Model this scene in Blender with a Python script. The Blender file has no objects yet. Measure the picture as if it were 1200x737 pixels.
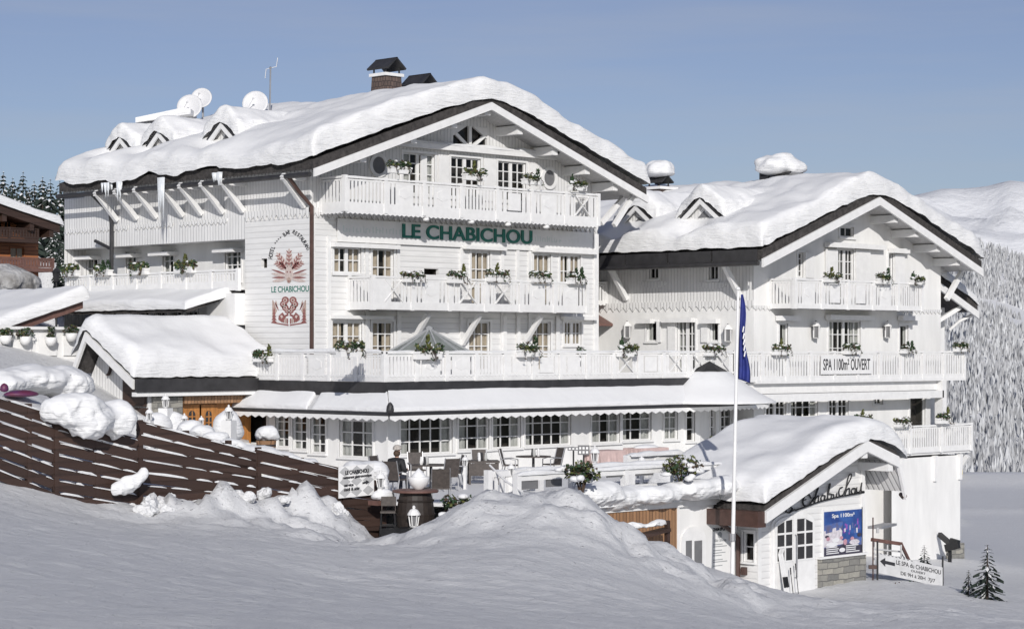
import bpy, bmesh, math, random
import numpy as np
from mathutils import Vector, Matrix, noise
random.seed(7)
# The world axes are the building's axes: X along the facades (to the right and away),
# Y back along the side walls; the camera stands at the origin and looks along (1,1,0).
F, CX, HY = 2550.0, 600.0, 410.0
R2 = math.sqrt(2)
V = Vector
scene = bpy.context.scene
col = scene.collection

def P(px, py, d):
    r = (px-CX)/F*d
    return V(((d+r)/R2, (d-r)/R2, (HY-py)/F*d))
def rd(r, d, z=0): return V(((d+r)/R2, (d-r)/R2, z))
def onZ(px, py, z): return P(px, py, z*F/(HY-py))

# ------------------------------------------------------------------ materials
M = {}
def nodes(name):
    m = bpy.data.materials.new(name); m.use_nodes = True
    nt = m.node_tree; b = nt.nodes['Principled BSDF']
    M[name] = m
    return m, nt, b
def lk(nt, a, b): nt.links.new(a, b)
def N(nt, t, **kw):
    n = nt.nodes.new(t)
    for k, v in kw.items():
        if k in n.inputs: n.inputs[k].default_value = v
        else: setattr(n, k, v)
    return n
def mth(nt, op, a, b=None):
    n = nt.nodes.new('ShaderNodeMath'); n.operation = op
    for i, q in enumerate((a, b)):
        if q is None: continue
        if isinstance(q, (int, float)): n.inputs[i].default_value = q
        else: lk(nt, q, n.inputs[i])
    return n.outputs[0]
def mixc(nt, f, a, b, mode='MIX'):
    n = nt.nodes.new('ShaderNodeMix'); n.data_type = 'RGBA'; n.blend_type = mode
    for s, q in ((n.inputs[0], f), (n.inputs[6], a), (n.inputs[7], b)):
        if isinstance(q, (int, float)): s.default_value = q
        elif isinstance(q, tuple): s.default_value = (*q[:3], 1)
        else: lk(nt, q, s)
    return n.outputs[2]
def pos(nt): return nt.nodes.new('ShaderNodeNewGeometry').outputs['Position']
def noisef(nt, vec, scale, detail=4, rough=.55):
    n = N(nt, 'ShaderNodeTexNoise', Scale=scale, Detail=detail, Roughness=rough)
    lk(nt, vec, n.inputs['Vector']); return n.outputs['Fac']
def ramp(nt, f, a, b):
    n = nt.nodes.new('ShaderNodeMapRange'); n.inputs[1].default_value = a; n.inputs[2].default_value = b
    lk(nt, f, n.inputs[0]); return n.outputs[0]
def bump(nt, b, h, dist, strength=1.0):
    n = N(nt, 'ShaderNodeBump', Strength=strength, Distance=dist)
    lk(nt, h, n.inputs['Height']); lk(nt, n.outputs[0], b.inputs['Normal'])
def mat(name, c, rough=.6, var=.15, scale=3.0, bumpd=0.0, bscale=None, metal=0.0, c2=None, stretch=None):
    m, nt, b = nodes(name)
    v = pos(nt)
    if stretch:
        mp = nt.nodes.new('ShaderNodeMapping'); mp.inputs['Scale'].default_value = stretch
        lk(nt, v, mp.inputs['Vector']); v = mp.outputs[0]
    f = ramp(nt, noisef(nt, v, scale), .3, .7)
    a = tuple(min(1, x*(1-var)) for x in c); d = c2 or tuple(min(1, x*(1+var)) for x in c)
    lk(nt, mixc(nt, f, a, d), b.inputs['Base Color'])
    b.inputs['Roughness'].default_value = rough; b.inputs['Metallic'].default_value = metal
    if bumpd: bump(nt, b, noisef(nt, v, bscale or scale*4), bumpd)
    return m
def boards(name, c, axis, pitch, rough=.55, groove=.45, var=.06, gw=.1):
    """painted or stained boards with a shadow-free groove pattern along the chosen axis"""
    m, nt, b = nodes(name)
    p = pos(nt)
    sx = nt.nodes.new('ShaderNodeSeparateXYZ'); lk(nt, p, sx.inputs[0])
    q = sx.outputs[2] if axis == 'z' else mth(nt, 'ADD', sx.outputs[0], sx.outputs[1])
    t = mth(nt, 'DIVIDE', q, pitch); fr = mth(nt, 'FRACT', t); idx = mth(nt, 'FLOOR', t)
    g = mth(nt, 'LESS_THAN', mth(nt, 'ABSOLUTE', mth(nt, 'SUBTRACT', fr, .5)), .5-gw)   # 1 on the board
    wn = nt.nodes.new('ShaderNodeTexWhiteNoise'); wn.noise_dimensions = '1D'; lk(nt, idx, wn.inputs['W'])
    mp = nt.nodes.new('ShaderNodeMapping')
    mp.inputs['Scale'].default_value = (1, 1, 6) if axis == 'z' else (4, 4, .6)
    lk(nt, p, mp.inputs['Vector'])
    dirt = ramp(nt, noisef(nt, mp.outputs[0], 1.3, 6), .35, .75)
    base = mixc(nt, wn.outputs['Value'], tuple(x*(1-var) for x in c), tuple(min(1, x*(1+var*.5)) for x in c))
    base = mixc(nt, mth(nt, 'MULTIPLY', dirt, .5), base, tuple(x*.78 for x in c))
    base = mixc(nt, g, tuple(x*groove for x in c), base)
    lk(nt, base, b.inputs['Base Color']); b.inputs['Roughness'].default_value = rough
    h = mth(nt, 'SMOOTH_MIN', mth(nt, 'MULTIPLY', mth(nt, 'SUBTRACT', .5, mth(nt, 'ABSOLUTE', mth(nt, 'SUBTRACT', fr, .5))), 6), 1)
    bump(nt, b, h, .012)
    return m

boards('white_boards_upright', (.83, .825, .815), 'xy', .17, groove=.7, gw=.08, var=.04)
boards('white_boards_level', (.83, .825, .815), 'z', .2, groove=.84, gw=.06, var=.04)
mat('white_plaster', (.83, .825, .81), .8, .07, 1.2, .004, 30, stretch=(1.5, 1.5, .4))
mat('white_paint', (.83, .825, .815), .5, .05, 4, .003, 25)
mat('grey_white_paint', (.62, .62, .62), .55, .1, 4)
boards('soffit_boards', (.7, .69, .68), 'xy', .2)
boards('brown_boards', (.058, .033, .025), 'z', .3, groove=.7, var=.3)
boards('chalet_boards', (.38, .145, .06), 'z', .22, groove=.4, var=.25)
boards('larch_boards', (.36, .20, .105), 'xy', .14, groove=.5, var=.25)
mat('shingle', (.05, .045, .043), .8, .5, 6, .03, 12)
mat('dark_metal', (.035, .034, .036), .45, .3, 3)
mat('brown_metal', (.075, .04, .032), .45, .25, 5)
mat('grey_metal', (.42, .42, .43), .4, .1, 3, metal=.6)
mat('black', (.012, .012, .013), .5, .2, 5)
mat('interior', (.040, .034, .029), .9, .3, 2)  # near-black tone stands in for the unlit rooms behind the panes
mat('curtain_beige', (.50, .42, .33), .9, .12, 6)
mat('curtain_grey', (.50, .50, .48), .9, .15, 6)
mat('green_paint', (.02, .17, .13), .5, .15, 8)
mat('faint_green', (.70, .76, .73), .6, .05, 8)
mat('red_print', (.27, .10, .09), .7, .35, 22)
mat('tan_print', (.45, .33, .28), .7, .3, 22)
mat('pale_print', (.60, .50, .46), .7, .15, 14)
mat('black_print', (.03, .03, .035), .6, .2, 9)
mat('grey_print', (.36, .37, .38), .6, .1, 9)
mat('grey_panel', (.17, .17, .175), .6, .1, 3)
mat('blue_flag', (.022, .034, .20), .7, .25, 4)
mat('pink_cloth', (.60, .45, .42), .85, .1, 5, .01, 12)
mat('rattan', (.075, .062, .055), .6, .3, 12)
mat('fur', (.50, .46, .42), .95, .4, 30, .02, 60)
mat('jacket', (.018, .018, .02), .7, .3, 8)
mat('skin', (.45, .27, .20), .6, .1, 8)
mat('trousers', (.03, .035, .05), .8, .2, 8)
mat('dish_grey', (.66, .66, .67), .5, .05, 3)
mat('terracotta', (.34, .19, .13), .7, .2, 6)
mat('orange_wood', (.42, .18, .05), .5, .3, 4, .005, 9, stretch=(3, 3, .5))
mat('sled_red', (.20, .03, .05), .5, .3, 3, c2=(.12, .04, .13))
mat('skylight_glass', (.20, .22, .21), .25, .2, 3)
mat('dark_barrel', (.03, .022, .018), .6, .3, 8)
mat('green_needles', (.028, .060, .024), .75, .45, 9)
mat('yellow_green', (.10, .11, .028), .75, .4, 9)
mat('brown_twigs', (.07, .045, .03), .85, .3, 9)
mat('bark', (.06, .045, .035), .9, .3, 9)
mat('fir', (.018, .030, .022), .8, .5, 2)
mat('poster_blue', (.03, .06, .30), .35, .4, 2.2, c2=(.05, .14, .42))
mat('poster_photo', (.36, .30, .42), .4, .6, 6, c2=(.08, .16, .45))
mat('poster_light', (.66, .62, .66), .4, .2, 12)
mat('poster_pink', (.55, .30, .36), .4, .3, 14)
mat('poster_text', (.80, .80, .82), .4, .02, 3)
mat('yellow_sign', (.6, .45, .04), .5, .1, 4)
mat('blue_sign', (.05, .13, .4), .5, .1, 4)
mat('rail_redbrown', (.16, .085, .07), .6, .2, 5)
mat('dirt', (.30, .28, .26), .95, .5, 1.2, .15, 3, c2=(.62, .62, .62))
mat('lamp_glass', (.5, .5, .48), .2, .1, 4)

def snow_mat(name, c, streak=False):
    m, nt, b = nodes(name)
    p = pos(nt)
    f = ramp(nt, noisef(nt, p, .9, 5), .3, .7)
    lk(nt, mixc(nt, f, tuple(x*.97 for x in c), c), b.inputs['Base Color'])
    b.inputs['Roughness'].default_value = .65
    b.inputs['Specular IOR Level'].default_value = .25
    n1 = noisef(nt, p, 3.0, 6, .6)
    gn = nt.nodes.new('ShaderNodeNewGeometry'); sn = nt.nodes.new('ShaderNodeSeparateXYZ'); lk(nt, gn.outputs['True Normal'], sn.inputs[0])
    steep = ramp(nt, mth(nt, 'ABSOLUTE', sn.outputs[2]), .85, .35)
    mz = nt.nodes.new('ShaderNodeMapping'); mz.inputs['Scale'].default_value = (.55, .55, 4.5); lk(nt, p, mz.inputs['Vector'])
    lump = mth(nt, 'MULTIPLY', noisef(nt, mz.outputs[0], 2.2, 5, .6), mth(nt, 'MULTIPLY', steep, 1.3))
    if streak:
        mp = nt.nodes.new('ShaderNodeMapping'); mp.inputs['Rotation'].default_value = (0, 0, math.radians(48))
        mp.inputs['Scale'].default_value = (.22, 3.4, 1)
        lk(nt, p, mp.inputs['Vector'])
        n2 = noisef(nt, mp.outputs[0], 3.6, 9, .78)
        h = mth(nt, 'ADD', mth(nt, 'MULTIPLY', n1, 1.0), mth(nt, 'MULTIPLY', n2, .55))
        sp = ramp(nt, noisef(nt, p, 9, 3, .6), .62, .8)
        bump(nt, b, mth(nt, 'ADD', h, mth(nt, 'MULTIPLY', sp, .9)), .05, 1)
    else:
        bump(nt, b, mth(nt, 'ADD', mth(nt, 'MULTIPLY', n1, .28), lump), .07, 1)
    return m
def mountain_mat():
    m, nt, b = nodes('mountain_snow'); p = pos(nt)
    n1 = noisef(nt, p, .012, 8, .62); n2 = noisef(nt, p, .05, 6, .6); big = noisef(nt, p, .0035, 4, .5)
    speck = mth(nt, 'MULTIPLY', ramp(nt, n2, .57, .66), ramp(nt, big, .5, .62))
    lk(nt, mixc(nt, mth(nt, 'MULTIPLY', speck, .55), (.83, .84, .86), (.32, .33, .35)), b.inputs['Base Color']); b.inputs['Roughness'].default_value = .8
    bump(nt, b, n1, 11)
mountain_mat()
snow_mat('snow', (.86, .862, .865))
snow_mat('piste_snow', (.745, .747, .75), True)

def glass_mat(name, tint, fac):
    m, nt, b = nodes(name)
    nt.nodes.remove(b)
    out = nt.nodes['Material Output']
    tr = N(nt, 'ShaderNodeBsdfTransparent'); tr.inputs[0].default_value = (*tint, 1)
    gl = N(nt, 'ShaderNodeBsdfGlossy', Roughness=.03)
    lw = nt.nodes.new('ShaderNodeLayerWeight'); lw.inputs['Blend'].default_value = .5
    fq = mth(nt, 'MULTIPLY', mth(nt, 'POWER', lw.outputs['Facing'], 3.0), .35)
    mx = nt.nodes.new('ShaderNodeMixShader')
    lk(nt, mth(nt, 'ADD', fq, fac), mx.inputs[0])
    lk(nt, tr.outputs[0], mx.inputs[1]); lk(nt, gl.outputs[0], mx.inputs[2]); lk(nt, mx.outputs[0], out.inputs['Surface'])
    return m
glass_mat('glass', (.86, .87, .86), .03)
mat('icicle_ice', (.74, .77, .80), .25, .1, 6)

def stone(name, sx, sz, c1, c2, mortar):
    m, nt, b = nodes(name)
    p = pos(nt); s = nt.nodes.new('ShaderNodeSeparateXYZ'); lk(nt, p, s.inputs[0])
    cm = nt.nodes.new('ShaderNodeCombineXYZ')
    wob = mth(nt, 'MULTIPLY', noisef(nt, p, 2.5, 3), .12)
    lk(nt, mth(nt, 'ADD', mth(nt, 'ADD', s.outputs[0], s.outputs[1]), wob), cm.inputs[0]); lk(nt, mth(nt, 'ADD', s.outputs[2], wob), cm.inputs[1])
    br = nt.nodes.new('ShaderNodeTexBrick'); lk(nt, cm.outputs[0], br.inputs['Vector'])
    br.inputs['Scale'].default_value = 1; br.inputs['Brick Width'].default_value = sx; br.inputs['Row Height'].default_value = sz
    br.inputs['Mortar Size'].default_value = .012
    br.inputs['Color1'].default_value = (*c1, 1); br.inputs['Color2'].default_value = (*c2, 1); br.inputs['Mortar'].default_value = (*mortar, 1)
    f = ramp(nt, noisef(nt, p, 5, 5), .3, .7)
    lk(nt, mixc(nt, mth(nt, 'MULTIPLY', f, .4), br.outputs['Color'], mortar), b.inputs['Base Color'])
    b.inputs['Roughness'].default_value = .9
    bump(nt, b, mth(nt, 'SUBTRACT', f, mth(nt, 'MULTIPLY', br.outputs['Fac'], 2)), .02)
stone('stone_wall', .55, .19, (.44, .42, .36), (.20, .20, .19), (.16, .155, .15))
stone('chimney_shingles', .16, .2, (.17, .12, .10), (.11, .08, .07), (.05, .04, .04))

# ------------------------------------------------------------------ mesh builder
class MB:
    def __init__(s): s.v, s.f, s.m = [], [], []
    def add(s, vs, fs, mi=0):
        n = len(s.v); s.v += [tuple(x) for x in vs]
        for f in fs: s.f.append([n+i for i in f]); s.m.append(mi)
    def hexa(s, c, mi=0):      # c: 8 corners, bottom ring then top ring
        s.add(c, [(3, 2, 1, 0), (4, 5, 6, 7), (0, 1, 5, 4), (1, 2, 6, 5), (2, 3, 7, 6), (3, 0, 4, 7)], mi)
    def box(s, x0, x1, y0, y1, z0, z1, mi=0):
        s.hexa([(x0, y0, z0), (x1, y0, z0), (x1, y1, z0), (x0, y1, z0), (x0, y0, z1), (x1, y0, z1), (x1, y1, z1), (x0, y1, z1)], mi)
    def bar(s, p, q, w, h, up=(0, 0, 1), mi=0):
        p, q = V(p), V(q); d = (q-p).normalized(); u = V(up)
        a = d.cross(u)
        if a.length < 1e-4: a = d.cross(V((1, 0, 0)))
        a.normalize(); b = a.cross(d).normalized()
        a *= w/2; b *= h/2
        s.hexa([p-a-b, p+a-b, q+a-b, q-a-b, p-a+b, p+a+b, q+a+b, q-a+b], mi)
    def tube(s, pts, r, n=8, mi=0, cap=True):
        pts = [V(p) for p in pts]; rs = r if isinstance(r, (list, tuple)) else [r]*len(pts)
        base = len(s.v); prev = None
        for i, p in enumerate(pts):
            d = (pts[min(i+1, len(pts)-1)]-pts[max(i-1, 0)]).normalized()
            a = prev - d*prev.dot(d) if prev else d.orthogonal()
            a.normalize(); prev = a; b = d.cross(a)
            for k in range(n):
                t = 2*math.pi*k/n
                s.v.append(tuple(p+(a*math.cos(t)+b*math.sin(t))*rs[i]))
        for i in range(len(pts)-1):
            for k in range(n):
                s.f.append([base+i*n+k, base+i*n+(k+1) % n, base+(i+1)*n+(k+1) % n, base+(i+1)*n+k]); s.m.append(mi)
        if cap:
            s.f.append([base+k for k in range(n)][::-1]); s.m.append(mi)
            s.f.append([base+(len(pts)-1)*n+k for k in range(n)]); s.m.append(mi)
    def lathe(s, c, prof, n=16, mi=0):       # prof: (radius, z) pairs, upwards
        c = V(c); base = len(s.v)
        for r, z in prof:
            for k in range(n):
                t = 2*math.pi*k/n; s.v.append((c.x+r*math.cos(t), c.y+r*math.sin(t), c.z+z))
        for i in range(len(prof)-1):
            for k in range(n):
                s.f.append([base+i*n+k, base+i*n+(k+1) % n, base+(i+1)*n+(k+1) % n, base+(i+1)*n+k]); s.m.append(mi)
        s.f.append([base+k for k in range(n)][::-1]); s.m.append(mi)
        s.f.append([base+(len(prof)-1)*n+k for k in range(n)]); s.m.append(mi)
    def prism(s, poly, off, mi=0):           # poly: 3D points (planar), off: extrusion vector
        n = len(poly); off = V(off); a = [V(p) for p in poly]; b = [p+off for p in a]
        s.add(a+b, [list(range(n))[::-1], list(range(n, 2*n))]+[(i, (i+1) % n, n+(i+1) % n, n+i) for i in range(n)], mi)
    def build(s, name, mats, parent=None, smooth=False):
        me = bpy.data.meshes.new(name)
        me.from_pydata(s.v, [], s.f)
        for m in (mats if isinstance(mats, (list, tuple)) else [mats]): me.materials.append(M[m])
        me.polygons.foreach_set('material_index', s.m)
        if smooth: me.polygons.foreach_set('use_smooth', [True]*len(s.f))
        me.validate()
        bm = bmesh.new(); bm.from_mesh(me)
        bmesh.ops.recalc_face_normals(bm, faces=bm.faces); bm.to_mesh(me); bm.free()
        o = bpy.data.objects.new(name, me); col.objects.link(o)
        if parent:
            o.parent = parent
        return o

def tag(o, label=None, cat=None, group=None, kind=None):
    if label: o['label'] = label
    if cat:
        o['category'] = cat; kind = kind or 'thing'
    if group: o['group'] = group
    if kind: o['kind'] = kind
    return o
def empty(name, label, cat, loc=(0, 0, 0), rz=0, group=None):
    o = bpy.data.objects.new(name, None); col.objects.link(o); o.empty_display_size = .2
    o.location = loc; o.rotation_euler = (0, 0, rz)
    return tag(o, label, cat, group)
def copy_tree(o, parent=None):
    c = o.copy(); col.objects.link(c)
    if parent: c.parent = parent
    for ch in [x for x in bpy.data.objects if x.parent == o]: copy_tree(ch, c)
    return c
def sub_build(mb, name, mats, parent, smooth=False):
    return mb.build(name, mats, parent, smooth)

# ------------------------------------------------------------------ a wall plane
class Pl:
    def __init__(s, O, S):
        s.O = V(O); s.S = V(S).normalized(); s.N = V((s.S.y, -s.S.x, 0))
    def pt(s, a, z, o=0): 
        p = s.O+s.S*a+s.N*o
        return V((p.x, p.y, z))
    def px(s, px, py):
        l = (px-CX)/F; D = V(((1+l)/R2, (1-l)/R2, (HY-py)/F))
        t = s.O.dot(s.N)/V((D.x, D.y, 0)).dot(s.N)
        h = D*t
        return (h-s.O).dot(s.S), h.z
    def rect(s, x0, y0, x1, y1):
        ym, xm = (y0+y1)/2, (x0+x1)/2
        return (s.px(x0, ym)[0], s.px(x1, ym)[0], s.px(xm, y1)[1], s.px(xm, y0)[1])
    def box(s, mb, a0, a1, z0, z1, o0, o1, mi=0):
        mb.hexa([s.pt(a0, z0, o1), s.pt(a1, z0, o1), s.pt(a1, z0, o0), s.pt(a0, z0, o0),
                 s.pt(a0, z1, o1), s.pt(a1, z1, o1), s.pt(a1, z1, o0), s.pt(a0, z1, o0)], mi)
def PY(c): return Pl((0, c, 0), (1, 0, 0))           # faces -Y, coordinate a = X
def PX(c): return Pl((c, 0, 0), (0, -1, 0))          # faces -X, coordinate a = -Y

def clip(poly, a, b, c):                              # keep a*s+b*z<=c
    out = []
    for i in range(len(poly)):
        p, q = poly[i], poly[(i+1) % len(poly)]
        fp, fq = a*p[0]+b*p[1]-c, a*q[0]+b*q[1]-c
        if fp <= 0: out.append(p)
        if (fp < 0 < fq) or (fq < 0 < fp):
            t = fp/(fp-fq); out.append((p[0]+(q[0]-p[0])*t, p[1]+(q[1]-p[1])*t))
    return out

def wall(mb, pl, a0, a1, z0, z1, holes=(), clips=(), depth=.5, mi=0, bi=1, o=0, cuts=()):
    ss = sorted({a0, a1, *[min(max(h[i], a0), a1) for h in holes for i in (0, 1)], *cuts})
    zs = sorted({z0, z1, *[min(max(h[i], z0), z1) for h in holes for i in (2, 3)]})
    for i in range(len(ss)-1):
        for j in range(len(zs)-1):
            sm, zm = (ss[i]+ss[i+1])/2, (zs[j]+zs[j+1])/2
            if any(h[0] < sm < h[1] and h[2] < zm < h[3] for h in holes): continue
            poly = [(ss[i], zs[j]), (ss[i+1], zs[j]), (ss[i+1], zs[j+1]), (ss[i], zs[j+1])]
            for c in clips:
                poly = clip(poly, *c)
                if len(poly) < 3: break
            if len(poly) >= 3: mb.add([pl.pt(p[0], p[1], o) for p in poly], [list(range(len(poly)))], mi)
    for h in holes:
        q = [(h[0], h[2]), (h[1], h[2]), (h[1], h[3]), (h[0], h[3])]
        f = [pl.pt(x, z, o) for x, z in q]; g = [pl.pt(x, z, o-.14) for x, z in q]; b = [pl.pt(x, z, o-depth) for x, z in q]
        mb.add(f+g, [(k, (k+1) % 4, 4+(k+1) % 4, 4+k) for k in range(4)], mi)
        mb.add(g+b, [(k, (k+1) % 4, 4+(k+1) % 4, 4+k) for k in range(4)]+[(4, 5, 6, 7)], bi)

def window(par, pl, h, cols, rows, curtain=None, cas=1, o=0, trim=.09, fmat='white_paint', bar=.035, cw=.3, name='window'):
    a0, a1, z0, z1 = h
    WR = random.Random(int(abs(a0*37+z0*91)*10)); cw = min(.48, cw*WR.uniform(.7, 1.25)) if cw < .5 else cw
    mb = MB()
    if trim:
        t = trim
        pl.box(mb, a0-t, a1+t, z1, z1+t, o-.02, o+.045); pl.box(mb, a0-t*1.2, a1+t*1.2, z0-t, z0, o-.02, o+.09)
        pl.box(mb, a0-t, a0, z0, z1, o-.02, o+.04); pl.box(mb, a1, a1+t, z0, z1, o-.02, o+.04)
    f = .055
    i0, i1 = o-.12, o-.05
    for x0, x1, y0, y1 in ((a0, a1, z0, z0+f), (a0, a1, z1-f, z1), (a0, a0+f, z0+f, z1-f), (a1-f, a1, z0+f, z1-f)):
        pl.box(mb, x0, x1, y0, y1, i0, i1)
    w = a1-a0
    for k in range(1, cols):
        x = a0+w*k/cols
        cs = cas > 1 and (k*cas) % cols == 0
        hw = .075 if cs else bar/2
        pl.box(mb, x-hw, x+hw, z0+f, z1-f, i0+(.0 if cs else .012), i1-(0 if cs else .008))
    for k in range(1, rows):
        z = z0+(z1-z0)*k/rows
        pl.box(mb, a0+f, a1-f, z-bar/2, z+bar/2, i0+.015, i1-.012)
    wo = mb.build(name, fmat, par)
    g = MB(); g.add([pl.pt(a0+.02, z0+.02, o-.09), pl.pt(a1-.02, z0+.02, o-.09), pl.pt(a1-.02, z1-.02, o-.09), pl.pt(a0+.02, z1-.02, o-.09)], [(0, 1, 2, 3)])
    g.build('pane', 'glass', wo)
    if curtain:
        c = MB()
        for side in ((0, 1) if cw < .5 else (2,)):
            c0, c1 = ((a0, a0+w*cw), (a1-w*cw, a1), (a0, a1))[side]
            n = max(4, int((c1-c0)/.05)); vs = []
            for k in range(n+1):
                x = c0+(c1-c0)*k/n; d = .17+.025*math.sin(k*1.7)
                xb = x if side == 2 else x+((k/n if side == 0 else (k/n-1)))*(-.0)
                vs += [pl.pt(xb, z0, o-d), pl.pt(x, z1, o-d)]
            c.add(vs, [(2*k, 2*k+2, 2*k+3, 2*k+1) for k in range(n)])
        c.build('curtain', curtain, wo, True)
    return wo

def zigzag(mb, pl, a0, a1, zt, zb, pitch, o0, o1, mi=0, half=.5):
    n = max(1, round((a1-a0)/pitch)); p = (a1-a0)/n; zm = zb+(zt-zb)*half
    for k in range(n):
        x = a0+k*p
        poly = [(x, zt), (x, zm), (x+p/2, zb), (x+p, zm), (x+p, zt)]
        mb.prism([pl.pt(u, z, o0) for u, z in poly], pl.N*(o1-o0), mi)

def railing(mb, pl, a0, a1, z0, z1, o=0, base=.3, post=1.9, seed=1, scallop=False, plain=False, pick=.085, gap=.075):
    rnd = random.Random(seed)
    pl.box(mb, a0, a1, z1-.07, z1, o-.07, o+.07)
    pl.box(mb, a0, a1, z0, z0+base, o-.03, o+.03)
    if scallop: zigzag(mb, pl, a0, a1, z0+.002, z0-.1, .22, o-.022, o+.028)
    zb, zt = z0+base, z1-.07
    pl.box(mb, a0, a1, zt-.09, zt-.03, o-.022, o+.022)
    n = max(1, round((a1-a0)/post)); w = (a1-a0)/n
    for k in range(n+1):
        x = a0+k*w
        pl.box(mb, x-.07, x+.07, z0-.02, z1+.03, o-.075, o+.062)
    for k in range(n):
        x0, x1 = a0+k*w+.07, a0+(k+1)*w-.07
        kind = 0 if plain else rnd.choice((0, 0, 1, 2, 3))
        if kind == 0:
            m = max(1, int((x1-x0)/(pick+gap))); q = (x1-x0)/m
            for i in range(m): pl.box(mb, x0+i*q+gap/2, x0+(i+1)*q-gap/2, zb-.03, zt-.02, o-.015, o+.015)
        else:
            xm, hw = (x0+x1)/2, (.33 if kind == 1 else .42)
            hw = min(hw, (x1-x0)*.38)
            if kind == 1:
                pl.box(mb, xm-hw, xm+hw, zb+.05, zt-.12, o-.016, o+.018)
            elif kind == 2:
                for sx in (-1, 1):
                    mb.bar(pl.pt(xm-sx*hw, zb, o+.018), pl.pt(xm+sx*hw, zt-.02, o+.018), .03, .09, pl.N)
                pl.box(mb, xm-hw-.05, xm-hw+.04, zb-.03, zt, o-.02, o+.02); pl.box(mb, xm+hw-.04, xm+hw+.05, zb-.03, zt, o-.02, o+.02)
            else:
                pl.box(mb, xm-hw, xm+hw, zb-.02, zt-.02, o-.014, o+.012)
                mb.prism([pl.pt(xm+hw*.9*math.sin(t*math.pi/3)*.8, (zb+zt)/2+.2*math.cos(t*math.pi/3), o+.012) for t in range(6)], pl.N*.015)
            for xa, xb in ((x0, xm-hw-.05), (xm+hw+.05, x1)):
                m = int((xb-xa)/(pick+gap))
                for i in range(m):
                    q = (xb-xa)/m
                    pl.box(mb, xa+i*q+gap/2, xa+(i+1)*q-gap/2, zb-.03, zt-.02, o-.015, o+.015)

# ------------------------------------------------------------------ snow
def nv(p, f, seed=0): return noise.noise_vector(V(p)*f+V((seed*3.1, seed*1.7, seed)))
def nz(p, f, seed=0): return noise.noise(V(p)*f+V((seed*3.1, seed*1.7, seed*.7)))
def samples(L, e, step):
    e = min(e, L/2.01); m = 6
    a = [e*(1-math.cos(k/m*math.pi/2)) for k in range(m+1)]
    n = max(1, int((L-2*e)/step))
    mid = [e+(L-2*e)*k/n for k in range(1, n)]
    return a+mid+[L-x for x in reversed(a)]
def prof(t, k=2.6):
    t = min(max(t, 0), 1)
    return (1-(1-t)**k)**(1/k)
def snow_sheet(name, base, W, L, thick, edge=.45, step=.3, amp=.1, seed=0, label=None, cat='snow', parent=None, thickf=None, mt='snow', edges=(1, 1, 1, 1), group=None):
    us, vs_ = samples(W, edge, step), samples(L, edge, step)
    mb = MB(); nu, nvv = len(us), len(vs_)
    for i, u in enumerate(us):
        for j, v in enumerate(vs_):
            b = V(base(u, v))
            lo = nz(b, .35, seed)*.5+nz(b, 1.1, seed)*.3
            t = thick*(1+.45*lo)
            if thickf: t *= thickf(u, v)
            du = min(u if edges[0] else 9, W-u if edges[1] else 9); dv = min(v if edges[2] else 9, L-v if edges[3] else 9)
            e = prof(du/edge)*prof(dv/edge)
            p = b+V((0, 0, t*e))
            w = nv(p, .9, seed)*amp+nv(p, 2.6, seed+3)*amp*.5
            fine = (nv(p, 6, seed+5)*.3+nv(p, 2.2, seed+9)*.45)*amp*(1-min(1, min(du, dv)/edge*.7)) 
            k = .35+.65*e
            mb.v.append(tuple(p+V((w.x*k, w.y*k, w.z*.6*e))+fine))
    for i in range(nu-1):
        for j in range(nvv-1):
            mb.f.append([i*nvv+j, (i+1)*nvv+j, (i+1)*nvv+j+1, i*nvv+j+1]); mb.m.append(0)
    o = mb.build(name, mt, parent, True)
    if label: tag(o, label, cat, group)
    return o
def blob(mb, c, r, sub=3, amp=.2, f=1.0, seed=0, flat=.5, mi=0, rz=0):
    bm = bmesh.new(); bmesh.ops.create_icosphere(bm, subdivisions=sub, radius=1)
    c = V(c); r = r if isinstance(r, tuple) else (r, r, r)
    rot = Matrix.Rotation(rz, 3, 'Z')
    vs = []
    for v in bm.verts:
        d = v.co.copy(); q = V((d.x*r[0], d.y*r[1], d.z*r[2]*(flat if d.z < 0 else 1)))
        k = 1+amp*(nz(c+q, f, seed)*1.2+.5*nz(c+q, f*2.7, seed+4))
        vs.append(c+rot @ (q*k))
    bm.verts.index_update()
    mb.add(vs, [[v.index for v in f_.verts] for f_ in bm.faces], mi); bm.free()
def snow_roll(mb, p, q, w, h, seed=0, step=.25, mi=0):
    """a strip of settled snow lying along a rail or ledge"""
    p, q = V(p), V(q); L = (q-p).length; d = (q-p)/L; a = V((d.y, -d.x, 0)).normalized(); n = max(3, int(L/step)); m = 6
    base = len(mb.v)
    for i in range(n+1):
        c = p+d*(L*i/n); e = prof(min(i, n-i)*L/n/(h*1.5)+.02)
        hh = h*e*(1+.6*nz(c, 1.6, seed)); ww = w*(1+.25*nz(c, 2.3, seed+2))
        for k in range(m+1):
            t = math.pi*k/m
            mb.v.append(tuple(c+a*(ww/2*math.cos(t))+V((0, 0, max(.0, hh*math.sin(t)**.7)-.01))))
    for i in range(n):
        for k in range(m):
            mb.f.append([base+i*(m+1)+k, base+(i+1)*(m+1)+k, base+(i+1)*(m+1)+k+1, base+i*(m+1)+k+1]); mb.m.append(mi)

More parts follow.
